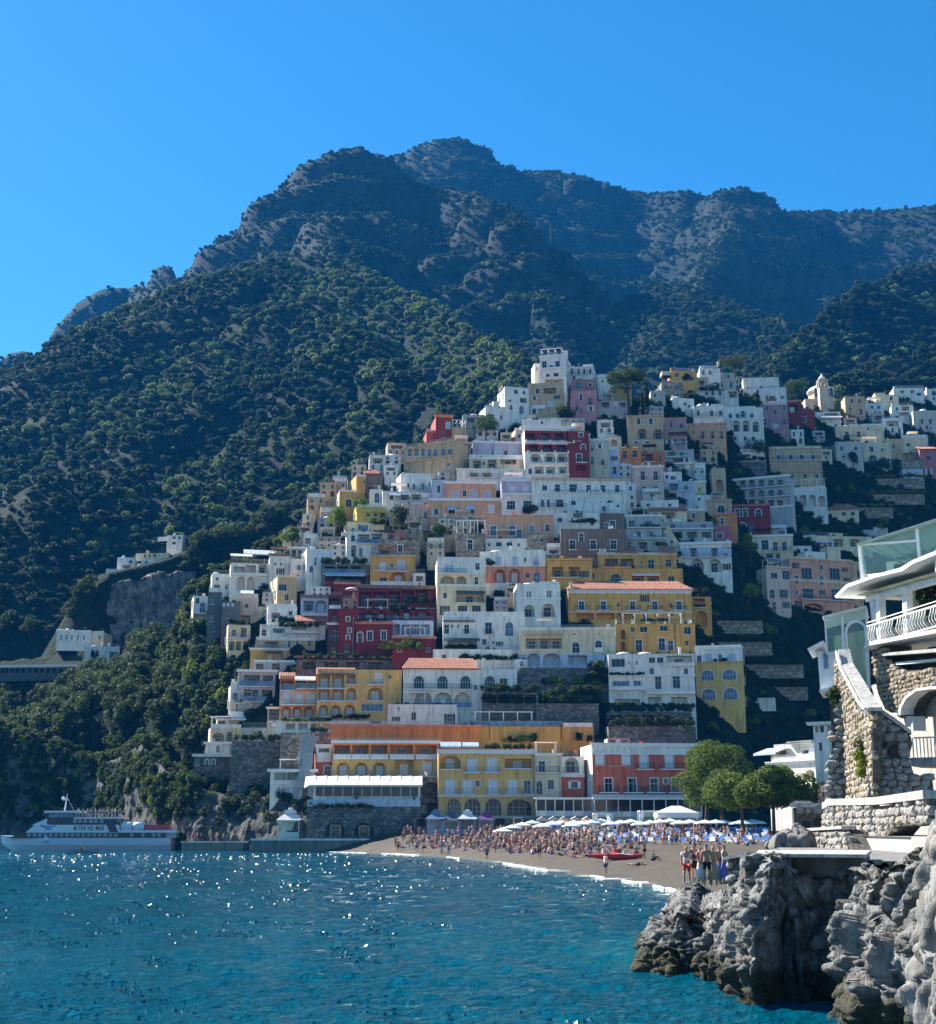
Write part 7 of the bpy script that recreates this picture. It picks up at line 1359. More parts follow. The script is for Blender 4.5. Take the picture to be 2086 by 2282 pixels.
    # mast, rails, rafts
    m = MB(); x,z = L(432,337); _,zt = L(0,225); m.tube([(x,0,z),(x + .3,0,zt)],[.16,.07],0,6); m.bar((x + .3,0,zt - .6),(x + 1.7,0,z),.05); m.box(x - .5,x + .5,-.1,.1,z + 1.9,z + 2.05); m.lathe([(.35,0),(.35,.35),(.05,.5)],(x - .35,0,z + 2.05),8); m.obj('mast',[WH],root)
    m = MB(); xa,za = L(535,380); xb,_ = L(835,0)
    for k in range(15): x = xa + (xb - xa) * k / 14; m.box(x - .03,x + .03,-BW + .35,-BW + .41,za,za + 1.15)
    for zz in (.6,1.12): m.box(xa,xb,-BW + .36,-BW + .4,za + zz,za + zz + .05)
    m.obj('railing',[WH],root)
    for zx in (877,945): x,z = L(zx,440); m = MB(); m.tube([(x - 1.1,-BW + 1.0,z),(x + 1.1,-BW + 1.0,z)],.85,0,10); m.obj('life_raft',[WH],root,smooth=True)
    x,z = L(1070,446); m = MB(); m.box(x - 2.2,x + 2.2,-BW + .4,-BW + 1.5,z - .6,z + .5); m.tube([(x - 2.3,-BW + .5,z - .3),(x + 2.3,-BW + .5,z - .3)],.35,0,8); m.obj('rescue_boat',[flat('rescue_red',(.55,.06,.06),.5)],root)
    x,z = L(357,522); m = MB(); m.lathe([(.55 * math.sin(i * math.pi / 8),-.55 * math.cos(i * math.pi / 8)) for i in range(9)],(x,-BW + .1,z),12); m.obj('fender',[WH],root,smooth=True)
    for i in range(11):
        zx = 545 + i * 27; x,z = L(zx,379); p = root.matrix_basis @ Vector((x,-BW + 1.0 + .4 * (i % 3),z)); person('stand' if i % 3 else 'carry',p,i * 1.3,i % 9,1,'passenger in a %s top on the open top deck of the ferry' % CN[i % 9],'ferry deck passengers',sc=.95)
ferry()
def small_boat(label,px,py,D,L_,hue,rider):
    c = atz(px,py,0); root = empty('small_boat',(c.x,c.y,0),R(6),label,'boat'); b = MB(); secs = []
    for t in (0,.08,.25,.5,.75,.93,1):
        x = -L_ / 2 + L_ * t; w = .75 * (1 - abs(2 * t - .9) ** 3.0 * .8) if t < 1 else .5; w = max(w,.05); z = .5 + .25 * (2 * t - 1) ** 2 + (.12 if t > .9 else 0); secs.append([(x,-w,z),(x,-w * .7,.05),(x,0,-.15),(x,w * .7,.05),(x,w,z)])
    for s0,s1 in zip(secs,secs[1:]):
        for i in range(4): b.poly([s0[i],s1[i],s1[i + 1],s0[i + 1]])
    b.poly(secs[0]); b.poly(secs[-1]); b.obj('hull',[hue],root)
    b = MB()
    for t in (.35,.65): x = -L_ / 2 + L_ * t; b.box(x - .15,x + .15,-.6,.6,.34,.4)
    b.obj('thwart',[WOODB],root)
    if rider: person('sit',(c.x - .3,c.y,.4),1.6,1,1,'person in dark clothes sitting in the small boat by the ferry')
small_boat('little open wooden boat with one rower in front of the ferry',185,1901,220,5.0,flat('boat_grey',(.25,.27,.28),.5),True)
small_boat('pale inflatable tender moored at the landing stage',520,1895,240,6.0,flat('tender_grey',(.4,.42,.42),.6),False)
small_boat('dark motor boat tied up in front of the quay',640,1896,236,9.0,flat('boat_dark',(.05,.06,.07),.4),False)
small_boat('second dark boat at the quay near the beach',745,1896,236,7.0,MATS['boat_dark'],False)
BU = MB(); BU.lathe([(.22 * math.sin(i * math.pi / 6),-.22 * math.cos(i * math.pi / 6)) for i in range(7)],(0,0,0.05),8); BUM = BU.mesh('buoy',[flat('buoy_pale',(.55,.5,.42),.5)],True)
for i in range(30):
    p = atz(20 + i * 26 + pr.uniform(-5,5),1906 + pr.choice([0,5]) + i * .05,0.02); o = add('buoy',BUM,None,p); o['label'] = 'small pale float in the line of swimming buoys'; o['category'] = 'buoy'; o['group'] = 'swimming area buoys'
b = MB(); c = at(10,1866,300); b.box(-9,5,0,3,-1.5,2.0); r_ = empty('pier',(c.x,c.y,0),0,'short pier with a green railing behind the ferry bow','pier'); b.obj('deck',[CONC],r_)
add('railing',rail_mesh('k',14,.05,0,1.2),r_,(-2,.2,2.0))
# ================================================================ trees one can tell apart
BARK = rock_mat('bark',(.07,.045,.03),(.14,.1,.07),2.0,.6,.05)
LEAFBEACH = leaf_mat('foliage_beach_pine',(.025,.05,.008),(.14,.18,.022))
def tree(label,px,py,kind,hgt,rad,D=None,leaf=None,seed=0,group=None,nleaf=2600,lsize=.2,trunk_h=.4,cat='tree'):
    D = D or town_hit(px,py) - 1.0; c = at(px,py,D); root = empty('pine_tree' if 'pine' in kind else kind + '_tree',c,0,label,cat,group); q = random.Random(seed)
    th = hgt * trunk_h; b = MB(); lean = q.uniform(-.08,.08) * hgt; tp = [(0,0,-1.5),(lean * .2,0,th * .4),(lean * .7,.1,th),(lean,0,hgt * .8)]; tr = max(.12,hgt * .03); b.tube(tp,[tr * 1.3,tr,tr * .75,tr * .25],0,8)
    lob = []
    if kind == 'umbrella_pine':
        for i in range(17):
            a = q.uniform(0,6.28); d = rad * math.sqrt(q.random()) * .85; lob.append((lean + math.cos(a) * d,math.sin(a) * d,hgt * (.86 - .1 * (d / rad) ** 2 + q.uniform(-.03,.03)),rad * .34,hgt * .12))
        for i in range(7):
            a = 6.28 * i / 7 + q.uniform(-.3,.3); d = rad * q.uniform(.35,.7); b.tube([(lean * .6,0,th * q.uniform(.7,1)),(lean + math.cos(a) * d * .5,math.sin(a) * d * .5,hgt * .62),(lean + math.cos(a) * d,math.sin(a) * d,hgt * .8)],[tr * .5,tr * .35,tr * .1],0,6)
    elif kind == 'pine':
        for i in range(30):
            z = q.uniform(.28,.97); r = rad * (1 - abs(z - .55) * 1.15) * q.uniform(.3,.95); a = q.uniform(0,6.28); p = (lean * z + math.cos(a) * r,math.sin(a) * r,hgt * z); s = rad * q.uniform(.28,.46); lob.append((*p,s,s * .7)); b.tube([(lean * z,0,hgt * (z - .08)),p],[tr * .3,tr * .08],0,5)
    elif kind == 'cypress':
        for i in range(12): z = .08 + .9 * i / 12; r = rad * (1 - z) ** .45 * .8; lob.append((q.uniform(-.1,.1),q.uniform(-.1,.1),hgt * z,max(.2,r),hgt * .07))
    elif kind == 'palm':
        lob = [(lean,0,hgt * .95,rad * .2,.3)]
    else:
        for i in range(15):
            a = q.uniform(0,6.28); d = rad * q.uniform(.1,.75); z = hgt * q.uniform(.42,.9); s = rad * q.uniform(.28,.46); p = (lean + math.cos(a) * d,math.sin(a) * d,z); lob.append((*p,s,s * .8)); b.tube([(lean * .6,0,th),p],[tr * .4,tr * .08],0,5)
    b.obj('trunk',[BARK],root,smooth=True)
    add('crown',leaf_cloud('crown',lob,nleaf,lsize,leaf or LEAFPINE,seed + 500),root)
    return root
tree('tall umbrella pine with a flat crown near the top of the town',900 + 1545 / 3.0717,740 + 560 / 3.0717,'umbrella_pine',13,6.0,seed=1,nleaf=5200,lsize=.24,trunk_h=.62,leaf=leaf_mat('foliage_stone_pine',(.008,.02,.008),(.03,.055,.02)))
tree('dark slender cypress, taller of the two by the umbrella pine',900 + 1665 / 3.0717,740 + 560 / 3.0717,'cypress',9.5,1.0,seed=2,leaf=MATS['foliage_stone_pine'],nleaf=1800)
tree('shorter dark cypress left of the tall one by the umbrella pine',900 + 1635 / 3.0717,740 + 565 / 3.0717,'cypress',6.5,.9,seed=3,leaf=MATS['foliage_stone_pine'],nleaf=1400)
tree('tall pine with a bright green crown on the beach',1612,1838,'pine',11.2,5.8,D=205,seed=4,nleaf=13000,leaf=LEAFBEACH,lsize=.22,trunk_h=.3)
tree('pine behind the tent, leaning against the red hotel',1576,1838,'pine',11.4,5.0,D=212,seed=5,nleaf=11000,leaf=LEAFBEACH,lsize=.22,trunk_h=.3)
tree('low spreading beach pine beside the white villa',1724,1836,'beach_pine',5.8,4.6,D=150,seed=6,nleaf=13000,leaf=LEAFBEACH,lsize=.2,trunk_h=.5)
tree('small round pine between the two tall beach pines',1655,1838,'beach_pine',7.2,5.2,D=190,seed=16,nleaf=6000,leaf=LEAFBEACH,lsize=.2,trunk_h=.5)
SPOTS = [(900 + 1110 / 3.0717,740 + 625 / 3.0717,'dark round tree below the white apartment tower',5,3.2,7),(700 + 605 / 3.0717,1000 + 560 / 3.0717,'dark flat topped tree in front of the pink house',5.5,3.6,8),(700 + 840 / 3.0717,1000 + 690 / 3.0717,'bright green round tree beside the brown stone house',6,3.0,9),(1400 + 760 / 2.6866,740 + 780 / 2.6866,'broad dark tree left of the tan villa',6.5,5.0,10),(1400 + 640 / 2.6866,740 + 260 / 2.6866,'dark tree on the skyline behind the white villa',8,5.2,11),(1400 + 1010 / 2.6866,740 + 415 / 2.6866,'dark tree left of the domed church',8,4.8,12),(1400 + 800 / 2.6866,740 + 660 / 2.6866,'small dark tree under the three glazed arches',4,2.6,13),(1200 + 1455 / 3.0717,1000 + 760 / 3.0717,'yellow green tree left of the cream house on the green slope',6.5,3.0,14),(1200 + 1435 / 3.0717,1200 + 440 / 3.0717,'lone lime green tree in the terraced garden',4.5,2.4,15),(900 + 560 / 3.0717,740 + 730 / 3.0717,'dark shrubby tree beside the red ridge villa',6,5.0,17),(380 + 1165 / 3.0717,1150 + 110 / 3.0717,'lime yellow tree above the western white houses',6,3.2,18),(380 + 835 / 3.0717,1150 + 175 / 3.0717,'small lime tree on the western roof terraces',3.8,2.4,19),(1400 + 1350 / 2.6866,740 + 800 / 2.6866,'dark small tree before the pale house on the right',4,2.4,20),(1400 + 1525 / 2.6866,740 + 840 / 2.6866,'bright green bush tree under the cream arched house',4.5,3.2,21),(1650 + 1350 / 4.227,1100 + 320 / 4.227,'yellow potted tree on the grey flat roof',3,1.6,22),(1200 + 1570 / 3.0717,1200 + 690 / 3.0717,'small yellow green tree in the dark gully',4,2.0,23),(900 + 1320 / 3.0717,1200 + 1020 / 3.0717,'green tree left of the white apartment house',5,2.4,24)]
for px,py,lab,hh,rr,sd in SPOTS: tree(lab,px,py,'garden',hh,rr,seed=sd,leaf=LEAFLIME if ('lime' in lab or 'yellow' in lab) else LEAFPINE if 'bright' in lab else MATS['foliage_stone_pine'] if 'dark' in lab else LEAFTOWN,nleaf=2400,lsize=.22)
# ================================================================ foreground: rocks, sea walls and the stone house on the right
ROCK = rock_mat('limestone',(.27,.26,.245),(.5,.49,.47),.9,.8,.12)
def blob_rock(name,blobs,voxel,dispf,mat,**props):
    """ellipsoids fused by a voxel remesh, then weathered: flutes, ledges and pits"""
    bm = bmesh.new()
    for (x,y,z,rx,ry,rz) in blobs:
        r = bmesh.ops.create_icosphere(bm,subdivisions=3,radius=1.0,matrix=Matrix.Translation((x,y,z)) @ Matrix.Diagonal((rx,ry,rz,1)))
    me = bpy.data.meshes.new(name); bm.to_mesh(me); bm.free(); o = bpy.data.objects.new(name,me); COL.objects.link(o); md = o.modifiers.new('r','REMESH'); md.mode = 'VOXEL'; md.voxel_size = voxel
    bpy.context.view_layer.update(); out = bpy.data.meshes.new_from_object(o.evaluated_get(bpy.context.evaluated_depsgraph_get())); bpy.data.objects.remove(o)
    n = len(out.vertices); co = np.zeros(n * 3,np.float32); out.vertices.foreach_get('co',co); co = co.reshape(-1,3).astype(float); nr = np.zeros(n * 3,np.float32); out.vertex_normals.foreach_get('vector',nr); nr = nr.reshape(-1,3)
    co = co + nr * dispf(co)[:,None]
    out.vertices.foreach_set('co',co.astype(np.float32).ravel()); out.materials.clear(); out.materials.append(mat); out.polygons.foreach_set('use_smooth',np.ones(len(out.polygons),bool)); out.update()
    return add(name,out,None,**props)
def weather(p):
    fl = fbm3(p,1.9,3,3,(1,1,.3)); fl = 1 - np.abs(fl) * 2.6
    big = fbm3(p,3.6,2,11,(1,1,.6)); fine = fbm3(p,.55,4,7); pit = np.clip(fbm3(p,.8,2,23) - .2,0,1)
    return .3 * fl + .4 * big + .3 * fine - 1.0 * pit + .7 * fracture(p,.9,5) + .25 * fracture(p,.35,6)
def B_(px,py,D,rx,ry,rd): c = at(px,py,D); m_ = D / FPX; return (c.x,c.y,c.z,rx * m_,rd,ry * m_)
CLIFF = rock_mat('sea_limestone',(.09,.09,.088),(.3,.298,.288),1.1,1.0,.22,crack=False,wet=True)
PALE = rock_mat('pale_limestone',(.16,.156,.148),(.28,.275,.262),1.2,.8,.1,crack=False)
EDGE = [(1552,52,1966),(1517,46,1998),(1492,41,2024),(1480,38,2046),(1486,36.2,2040),(1507,35.4,2026),(1534,35.6,2028),(1555,37.2,2040),(1574,35.4,2032),(1600,34.6,2020),(1618,36,2016),(1632,34.6,1996),(1650,33.4,1990),(1659.93,33.8,2006),(1669,31.8,1971),(1683.17,30.6,1958),(1690.53,31.4,1946),(1703,29.8,1914),(1722,29.4,1906),(1738,30.2,1915),(1762,29.5,1945),(1800,30,1950),(1850,29.9,1950),(1890,29.3,1930),(1926,28,1927),
        (1937,27.4,1950),(1948,26.4,1960),(1964,25.6,1952),(1974,26.8,1958),(1990,25,1937),(2008,24.8,1927),(2018,26.4,1947),(2032,24.7,1912),(2054,24.3,1894),(2064,26,1912)]
EDGE2 = [(2074,30.0,1860),(2082,26.2,1830),(2088,24.2,1810),(2098,22.8,1790),(2108,21.6,1770),(2112,20.6,1750),(2200,19.5,1740),(2330,19,1735)]
def worley(p,s,seed,st=(1,1,1)):
    """nearest and second nearest cell of a jittered lattice, with the cell's own random numbers: fractured blocks"""
    g = p / s * np.array(st); ip = np.floor(g).astype(np.int64); f1 = np.full(len(p),9.0); f2 = np.full(len(p),9.0); r = np.zeros((len(p),4)); dv = np.zeros((len(p),3))
    for dx in (-1,0,1):
        for dy in (-1,0,1):
            for dz in (-1,0,1):
                c = ip + np.array([dx,dy,dz]); k = c[:,2] * 7919; h_ = [vhash(c[:,0] + k,c[:,1] - k,seed + i) for i in range(7)]; q = c + np.stack(h_[:3],-1); v = g - q; d = np.linalg.norm(v,axis=1)
                near = d < f1; f2 = np.where(near,f1,np.minimum(f2,d)); f1 = np.where(near,d,f1); r = np.where(near[:,None],np.stack(h_[3:],-1),r); dv = np.where(near[:,None],v,dv)
    return f1,f2,r,dv
def fracture(p,s,seed,st=(1,1,.6)):
    f1,f2,r,dv = worley(p,s,seed,st); tilt = ((r[:,1:4] - .5) * 2 * dv).sum(1)
    return (r[:,0] - .5) + .9 * tilt - .9 * np.clip(1 - (f2 - f1) / .12,0,1)
def cliff_sheet(name,edge,ncol,nrow,mat,amp,seed,inland=(9,12),**props):
    """a fluted rock face standing along a shore line, with its flat top running inland"""
    P0 = np.array([(at(a,c,d).x,d,at(a,c,d).z) for a,d,c in edge]); L = np.concatenate([[0],np.cumsum(np.hypot(np.diff(P0[:,0]),np.diff(P0[:,1])))]); s = np.linspace(0,L[-1],ncol)
    xy = np.stack([np.interp(s,L,P0[:,i]) for i in range(3)],-1); k = np.ones(7) / 7
    for i in range(2): xy[3:-3,i] = np.convolve(xy[:,i],k,'valid')
    t = np.gradient(xy[:,:2],axis=0); t /= np.linalg.norm(t,axis=1)[:,None]; nrm = np.stack([t[:,1],-t[:,0]],-1)
    for i in range(2): q = np.convolve(np.pad(nrm[:,i],20,'edge'),np.ones(41) / 41,'valid'); nrm[:,i] = q
    nrm /= np.linalg.norm(nrm,axis=1)[:,None]
    r0 = int(nrow * .78); V = np.zeros((nrow,ncol,3))
    for i in range(nrow):
        if i <= r0:
            tt = i / r0; z = -1.2 + (xy[:,2] + 1.2) * tt; off = .55 * np.sin(np.clip(1 - tt,0,1) * 2.6) - .25 * tt ** 6; V[i,:,:2] = xy[:,:2] + nrm * off[...,None] if np.ndim(off) else xy[:,:2] + nrm * off; V[i,:,2] = z
        else:
            tt = (i - r0) / (nrow - 1 - r0); dy = tt * tt * inland[1] + .5 * tt; V[i,:,1] = xy[:,1] + dy; V[i,:,0] = xy[:,0] * (1 + dy / xy[:,1]) + .15 * tt; V[i,:,2] = xy[:,2] - .05 * tt
    q = V.reshape(-1,3); N = np.repeat(nrm[None],nrow,0).reshape(-1,2); tt = np.repeat(np.clip(np.arange(nrow) / r0,0,1.4)[:,None],ncol,1).ravel(); cap = np.clip((1.06 - tt) / .12,.0,1)
    w = .5 * np.stack([fbm3(q,1.1,3,seed + 50 + i) for i in range(3)],-1); qw = q + w; fl = fbm3(qw,1.1,4,seed,(1,1,.34)); fl = 1 - np.abs(fl) * 3.0; kn = fbm3(qw,1.7,4,seed + 5,(1,1,.6)); fine = fbm3(q,.3,4,seed + 9,(1,1,.8)); pit = np.clip(fbm3(qw,.6,4,seed + 13) - .1,0,1)
    fr1 = fracture(qw,1.5,seed + 70,(1,1,.5)); fr2 = fracture(q,.5,seed + 80,(1,1,.6)); fr3 = fracture(q,.22,seed + 90,(1,1,.7)); d = amp * cap * (.16 * fl + .36 * kn + .14 * fine - .9 * pit + .55 * fr1 + .3 * fr2 + .1 * fr3)
    q[:,0] += N[:,0] * d; q[:,1] += N[:,1] * d; q[:,2] += amp * (.25 * kn + .2 * fine - .4 * pit + .22 * fr1 + .1 * fr2) * np.clip((tt - .4) * 2,0,1) * np.where(tt > 1.1,.5,1)
    ii = np.arange(nrow * ncol).reshape(nrow,ncol); qd = np.stack([ii[:-1,:-1],ii[:-1,1:],ii[1:,1:],ii[1:,:-1]],-1).reshape(-1,4)
    return add(name,grid_mesh(name,q,qd,[mat]),None,**props)
cliff_sheet('shore_cliff',EDGE,860,170,CLIFF,.75,3,kind='structure')
cliff_sheet('shore_rock',EDGE2,260,120,PALE,.5,40,(6,8),label='pale cream limestone column at the right edge',category='rock',kind='thing')
for k,(lab,bl) in enumerate((('low grey rocks on the sand at the foot of the stone pier',[B_(1770,1880,62,30,14,1.2),B_(1745,1884,62,24,12,1.0)])  ,)):
    blob_rock('boulder',bl,.08,lambda p: .55 * weather(p),PALE,label=lab,category='rock',kind='thing')
# ---------------------------------------------------------------- stones
def stone_mesh(seed):
    """angular stone: a ball cut by random planes"""
    r = np.random.default_rng(seed); pl = [(np.array(v,float),.46) for v in ((1,0,0),(-1,0,0),(0,1,0),(0,-1,0),(0,0,1),(0,0,-1))]
    for i in range(9): v = r.normal(size=3); pl.append((v / np.linalg.norm(v),r.uniform(.4,.56)))
    bm = bmesh.new(); bmesh.ops.create_icosphere(bm,subdivisions=2,radius=.5); me = bpy.data.meshes.new('stone')
    for v in bm.verts:
        d = np.array(v.co.normalized()); k = min([dd / max(d.dot(n),1e-3) for n,dd in pl if d.dot(n) > .05] + [.66]); v.co = Vector(d * k)
    bm.to_mesh(me); bm.free(); return me
STM = []
for nm,c,c2 in (('stone_pale',(.3,.285,.26),(.46,.44,.41)),('stone_grey',(.22,.22,.21),(.38,.37,.35)),('stone_warm',(.34,.27,.19),(.5,.43,.32))):
    mt = rock_mat(nm,c,c2,2.2,.6,.04); L_ = []
    for i in range(6): me = stone_mesh(i + 3); me.materials.append(mt); L_.append(me)
    STM.append(L_)
MORTAR = rock_mat('mortar_rubble',(.07,.065,.055),(.15,.14,.12),3.0,.7,.05)
def prism(b,f,pts,y0,y1,m=0):
    """photo polygon carried onto the facade plane and given real thickness"""
    uv = [f.uv(*p) for p in pts]; A = [(u,y0,v) for u,v in uv]; Bk = [(u,y1,v) for u,v in uv]
    b.poly(A,m); b.poly(Bk[::-1],m)
    for i in range(len(pts)): j = (i + 1) % len(pts); b.poly([A[i],Bk[i],Bk[j],A[j]],m)
    return uv
def inside(p,poly):
    x,y = p; r = False; j = len(poly) - 1
    for i in range(len(poly)):
        (xi,yi),(xj,yj) = poly[i],poly[j]
        if (yi > y) != (yj > y) and x < (xj - xi) * (y - yi) / (yj - yi + 1e-12) + xi: r = not r
        j = i
    return r
def stone_wall(label,f,pts,size,pal,thick=1.2,cap=None,holes=(),name='stone_wall',maxn=300,seed=1,squash=.75):
    root = empty(name,f.c,f.a,label,'wall'); b = MB(); uv = prism(b,f,pts,.06,thick); b.obj('core',[MORTAR],root)
    q = random.Random(seed); us = [u for u,v in uv]; vs_ = [v for u,v in uv]; hv = [(f.uv(hx,hy),hr) for hx,hy,hr in holes]; cand = []
    v = min(vs_); row = 0
    while v < max(vs_):
        hh = size * squash * q.uniform(.8,1.2); u = min(us) + q.uniform(-size,0)
        while u < max(us):
            w = size * q.uniform(.7,1.5); p = (u + w / 2,v + hh / 2 + q.uniform(-.1,.1) * size)
            if inside(p,uv) and not any(math.hypot(p[0] - a[0],p[1] - a[1]) < r + size * .3 for a,r in hv): cand.append((p,w,hh))
            u += w * 1.0
        v += hh * .97
    q.shuffle(cand); extra = MB()
    for i,(p,w,hh) in enumerate(cand):
        me = q.choice(STM[pal if q.random() < .75 else q.randrange(3)]); dpt = size * q.uniform(.7,1.1); yo = .12 + q.uniform(-.05,.06)
        if i < maxn:
            o = add('stone',me,root,(p[0],yo,p[1])); o.scale = (w * 1.08,dpt,hh * 1.12); o.rotation_euler = (q.uniform(-.25,.25),q.uniform(-.3,.3),q.uniform(-.25,.25))
        else:
            M = Matrix.Translation((p[0],yo,p[1])) @ Euler((q.uniform(-.25,.25),q.uniform(-.3,.3),0)).to_matrix().to_4x4() @ Matrix.Diagonal((w * 1.08,dpt,hh * 1.12,1)); n = len(extra.v)
            extra.v.extend([tuple(M @ vv.co) for vv in me.vertices]); extra.f.extend([tuple(n + k for k in pl.vertices) for pl in me.polygons]); extra.m.extend([0] * len(me.polygons))
    if extra.v: o = extra.obj('stones',[STM[pal][0].materials[0]],root); o['kind'] = 'stuff'
    for (a,r) in hv:
        m = MB(); m.tube([(a[0],-.02,a[1]),(a[0],.6,a[1])],[r,r],0,14,cap=False); m.tube([(a[0],.02,a[1]),(a[0],.05,a[1])],[r * 1.25,r * 1.25],1,14); m.obj('drain_hole',[DARKIN,DARKIN],root)
    if cap:
        m = MB(); cu = [f.uv(*p) for p in cap[0]]; th = cap[1]
        for (u0,v0),(u1,v1) in zip(cu,cu[1:]):
            tk = min(thick,.45); A = [(u0,-.12,v0),(u1,-.12,v1),(u1,tk,v1),(u0,tk,v0)]; T2 = [(x,y,z + th) for x,y,z in A]; m.poly(T2); m.poly(A[::-1])
            for i in range(4): j = (i + 1) % 4; m.poly([A[i],A[j],T2[j],T2[i]])
        m.obj('coping',[cap[2]],root)
    return root
def facade2(p1,d1,p2,d2):
    """facade through two photo points at given depths"""
    a,b = at(*p1,d1),at(*p2,d2); f = Facade(p1[0],p1[1],d1,0); dx,dy = b.x - a.x,b.y - a.y; f.a = math.atan2(dy,dx); f.n = Vector((math.sin(f.a),-math.cos(f.a),0)); f.u = Vector((math.cos(f.a),math.sin(f.a),0)); return f
COP = rock_mat('coping_cement',(.34,.33,.31),(.5,.49,.46),1.6,.6,.05,crack=False)
# sea terrace, camera side in shade, seaward side stones
root = empty('sea_terrace',at(1800,1910,30.5),0,'concrete bathing terrace with a pale edge on top of the cliff','terrace'); o0 = at(1800,1910,30.5); zt = at(1800,1902,30.5).z
def slab(plan,z0,z1,mat,name,grow=0):
    b = MB(); pts = [at(p,1900,d) for p,d in plan]; A = [(q.x - o0.x,q.y - o0.y,z0 - o0.z) for q in pts]; T2 = [(x,y,z1 - o0.z) for x,y,z in A]; b.poly(T2); b.poly(A[::-1])
    for i in range(len(A)): j = (i + 1) % len(A); b.poly([A[i],A[j],T2[j],T2[i]])
    b.obj(name,[mat],root)
slab([(1690,30.9),(1925,29.9),(1938,35.5),(1698,36)],zt - 1.9,zt - .07,rock_mat('terrace_concrete',(.1,.1,.095),(.2,.195,.18),.7,.5,.06,crack=False),'slab')
slab([(1684,30.3),(1930,29.3),(1942,35.6),(1690,36.1)],zt - .07,zt,COP,'kerb')
stone_wall('rubble stone wall under the corner of the sea terrace',Facade(1700,1950,30.0,-4),[(1662,1908),(1764,1907),(1764,1950),(1725,1985),(1662,1975)],.22,1,1.0,seed=4)
stone_wall('low stone wall in the sun behind the group of people',Facade(1645,1950,36,-40),[(1618,1918),(1666,1908),(1666,1985),(1620,1975)],.25,0,.9,cap=([(1616,1917),(1670,1906)],.08,COP),seed=5)
b = MB(); b.poly([(q.x,q.y,2.78) for q in (at(1700,1900,35.5),at(2100,1900,33),at(2100,1900,48),at(1840,1900,67),at(1735,1900,62))]); b.obj('rock_shelf',[PALE],kind='structure')
# sea wall along the walkway
fw = facade2((1832,1800),66,(2062,1783),45.5)
stone_wall('long sunlit sea wall of pale boulders along the walkway',fw,[(1832,1806),(1850,1797),(1960,1796),(2064,1783),(2064,1835),(1990,1842),(1960,1880),(1830,1893)],.42,0,1.0,cap=([(1838,1803),(1852,1795),(1960,1793),(2066,1780)],.28,COP),seed=6)
stone_wall('lower stepped boulder wall in front of the sea wall',facade2((1802,1850),66,(1885,1852),55),[(1802,1853),(1880,1849),(1900,1893),(1806,1893)],.4,0,.8,cap=([(1800,1852),(1882,1847)],.12,COP),seed=7)
stone_wall('shaded stone pier with two round drain holes at the end of the sea wall',Facade(1800,1880,70,-12),[(1768,1800),(1834,1800),(1834,1882),(1772,1882)],.5,1,4.0,cap=([(1762,1799),(1838,1799)],.2,COP),holes=[(1797,1838,.17),(1824,1832,.17)],seed=8)
b = MB(); c0 = at(1840,1860,66)   # walkway behind the sea wall
for (pa,da),(pb,db) in (((1840,72),(2090,46)),):
    A,Bp = at(pa,1855,da),at(pb,1855,db); b.poly([(A.x - 1,A.y,3.3),(Bp.x - 1,Bp.y,3.3),(Bp.x + 14,Bp.y,3.3),(A.x + 14,A.y,3.3)]); b.poly([(A.x - .9,A.y,3.3),(Bp.x - .9,Bp.y,3.3),(Bp.x - .9,Bp.y,-2),(A.x - .9,A.y,-2)])
b.obj('walkway',[CONC],kind='structure')
# stair block of rubble stone
U_ = lambda x,y: (1780 + x / 5.04,1450 + y / 5.04); T_ = lambda x,y: (1780 + x / 6.023,1150 + y / 6.023)
fl = facade2(U_(480,1600),69.5,U_(812,1600),58)
stone_wall('warm sunlit rubble wall carrying the curved stair',fl,[U_(x,y) for x,y in ((455,30),(500,190),(640,420),(740,600),(812,690),(815,1720),(540,1720),(520,1200),(500,700),(470,420),(405,380),(400,120))],.38,2,.45,cap=([U_(470,20),U_(505,180),U_(640,410),U_(740,590),U_(815,680)],.16,COP),seed=9)
fd = Facade(*U_(1050,1600),58,-8)
stone_wall('shaded rubble wall with two round holes below the stair',fd,[U_(x,y) for x,y in ((812,700),(900,700),(1050,800),(1260,960),(1280,1050),(1240,1200),(1300,1400),(1500,1420),(1542,1720),(815,1720))],.44,1,1.5,cap=([U_(805,690),U_(900,690),U_(1050,790),U_(1262,945)],.2,COP),holes=[(*U_(930,1035),.2),(*U_(1085,1140),.23)],seed=10)
stone_wall('tall rubble buttress left of the sunlit stair wall',Facade(*U_(440,1500),70,-20),[U_(x,y) for x,y in ((355,620),(370,600),(480,560),(530,1720),(330,1720),(340,1300),(370,1100))],.46,1,2.0,seed=12)
# hand rail of the stair
b = MB(); rl = [fl.uv(*U_(x,y)) for x,y in ((478,5),(515,170),(640,395),(735,570),(810,650))]
for (u0,v0),(u1,v1) in zip(rl,rl[1:]): b.bar((u0,-.25,v0),(u1,-.25,v1),.09)
for (u0,v0) in rl: b.bar((u0,-.25,v0 - .5),(u0,-.25,v0),.05)
rr = empty('stair_railing',fl.c,fl.a,'thin white handrail following the curved stair','railing'); b.obj('rail',[TRIM],rr)
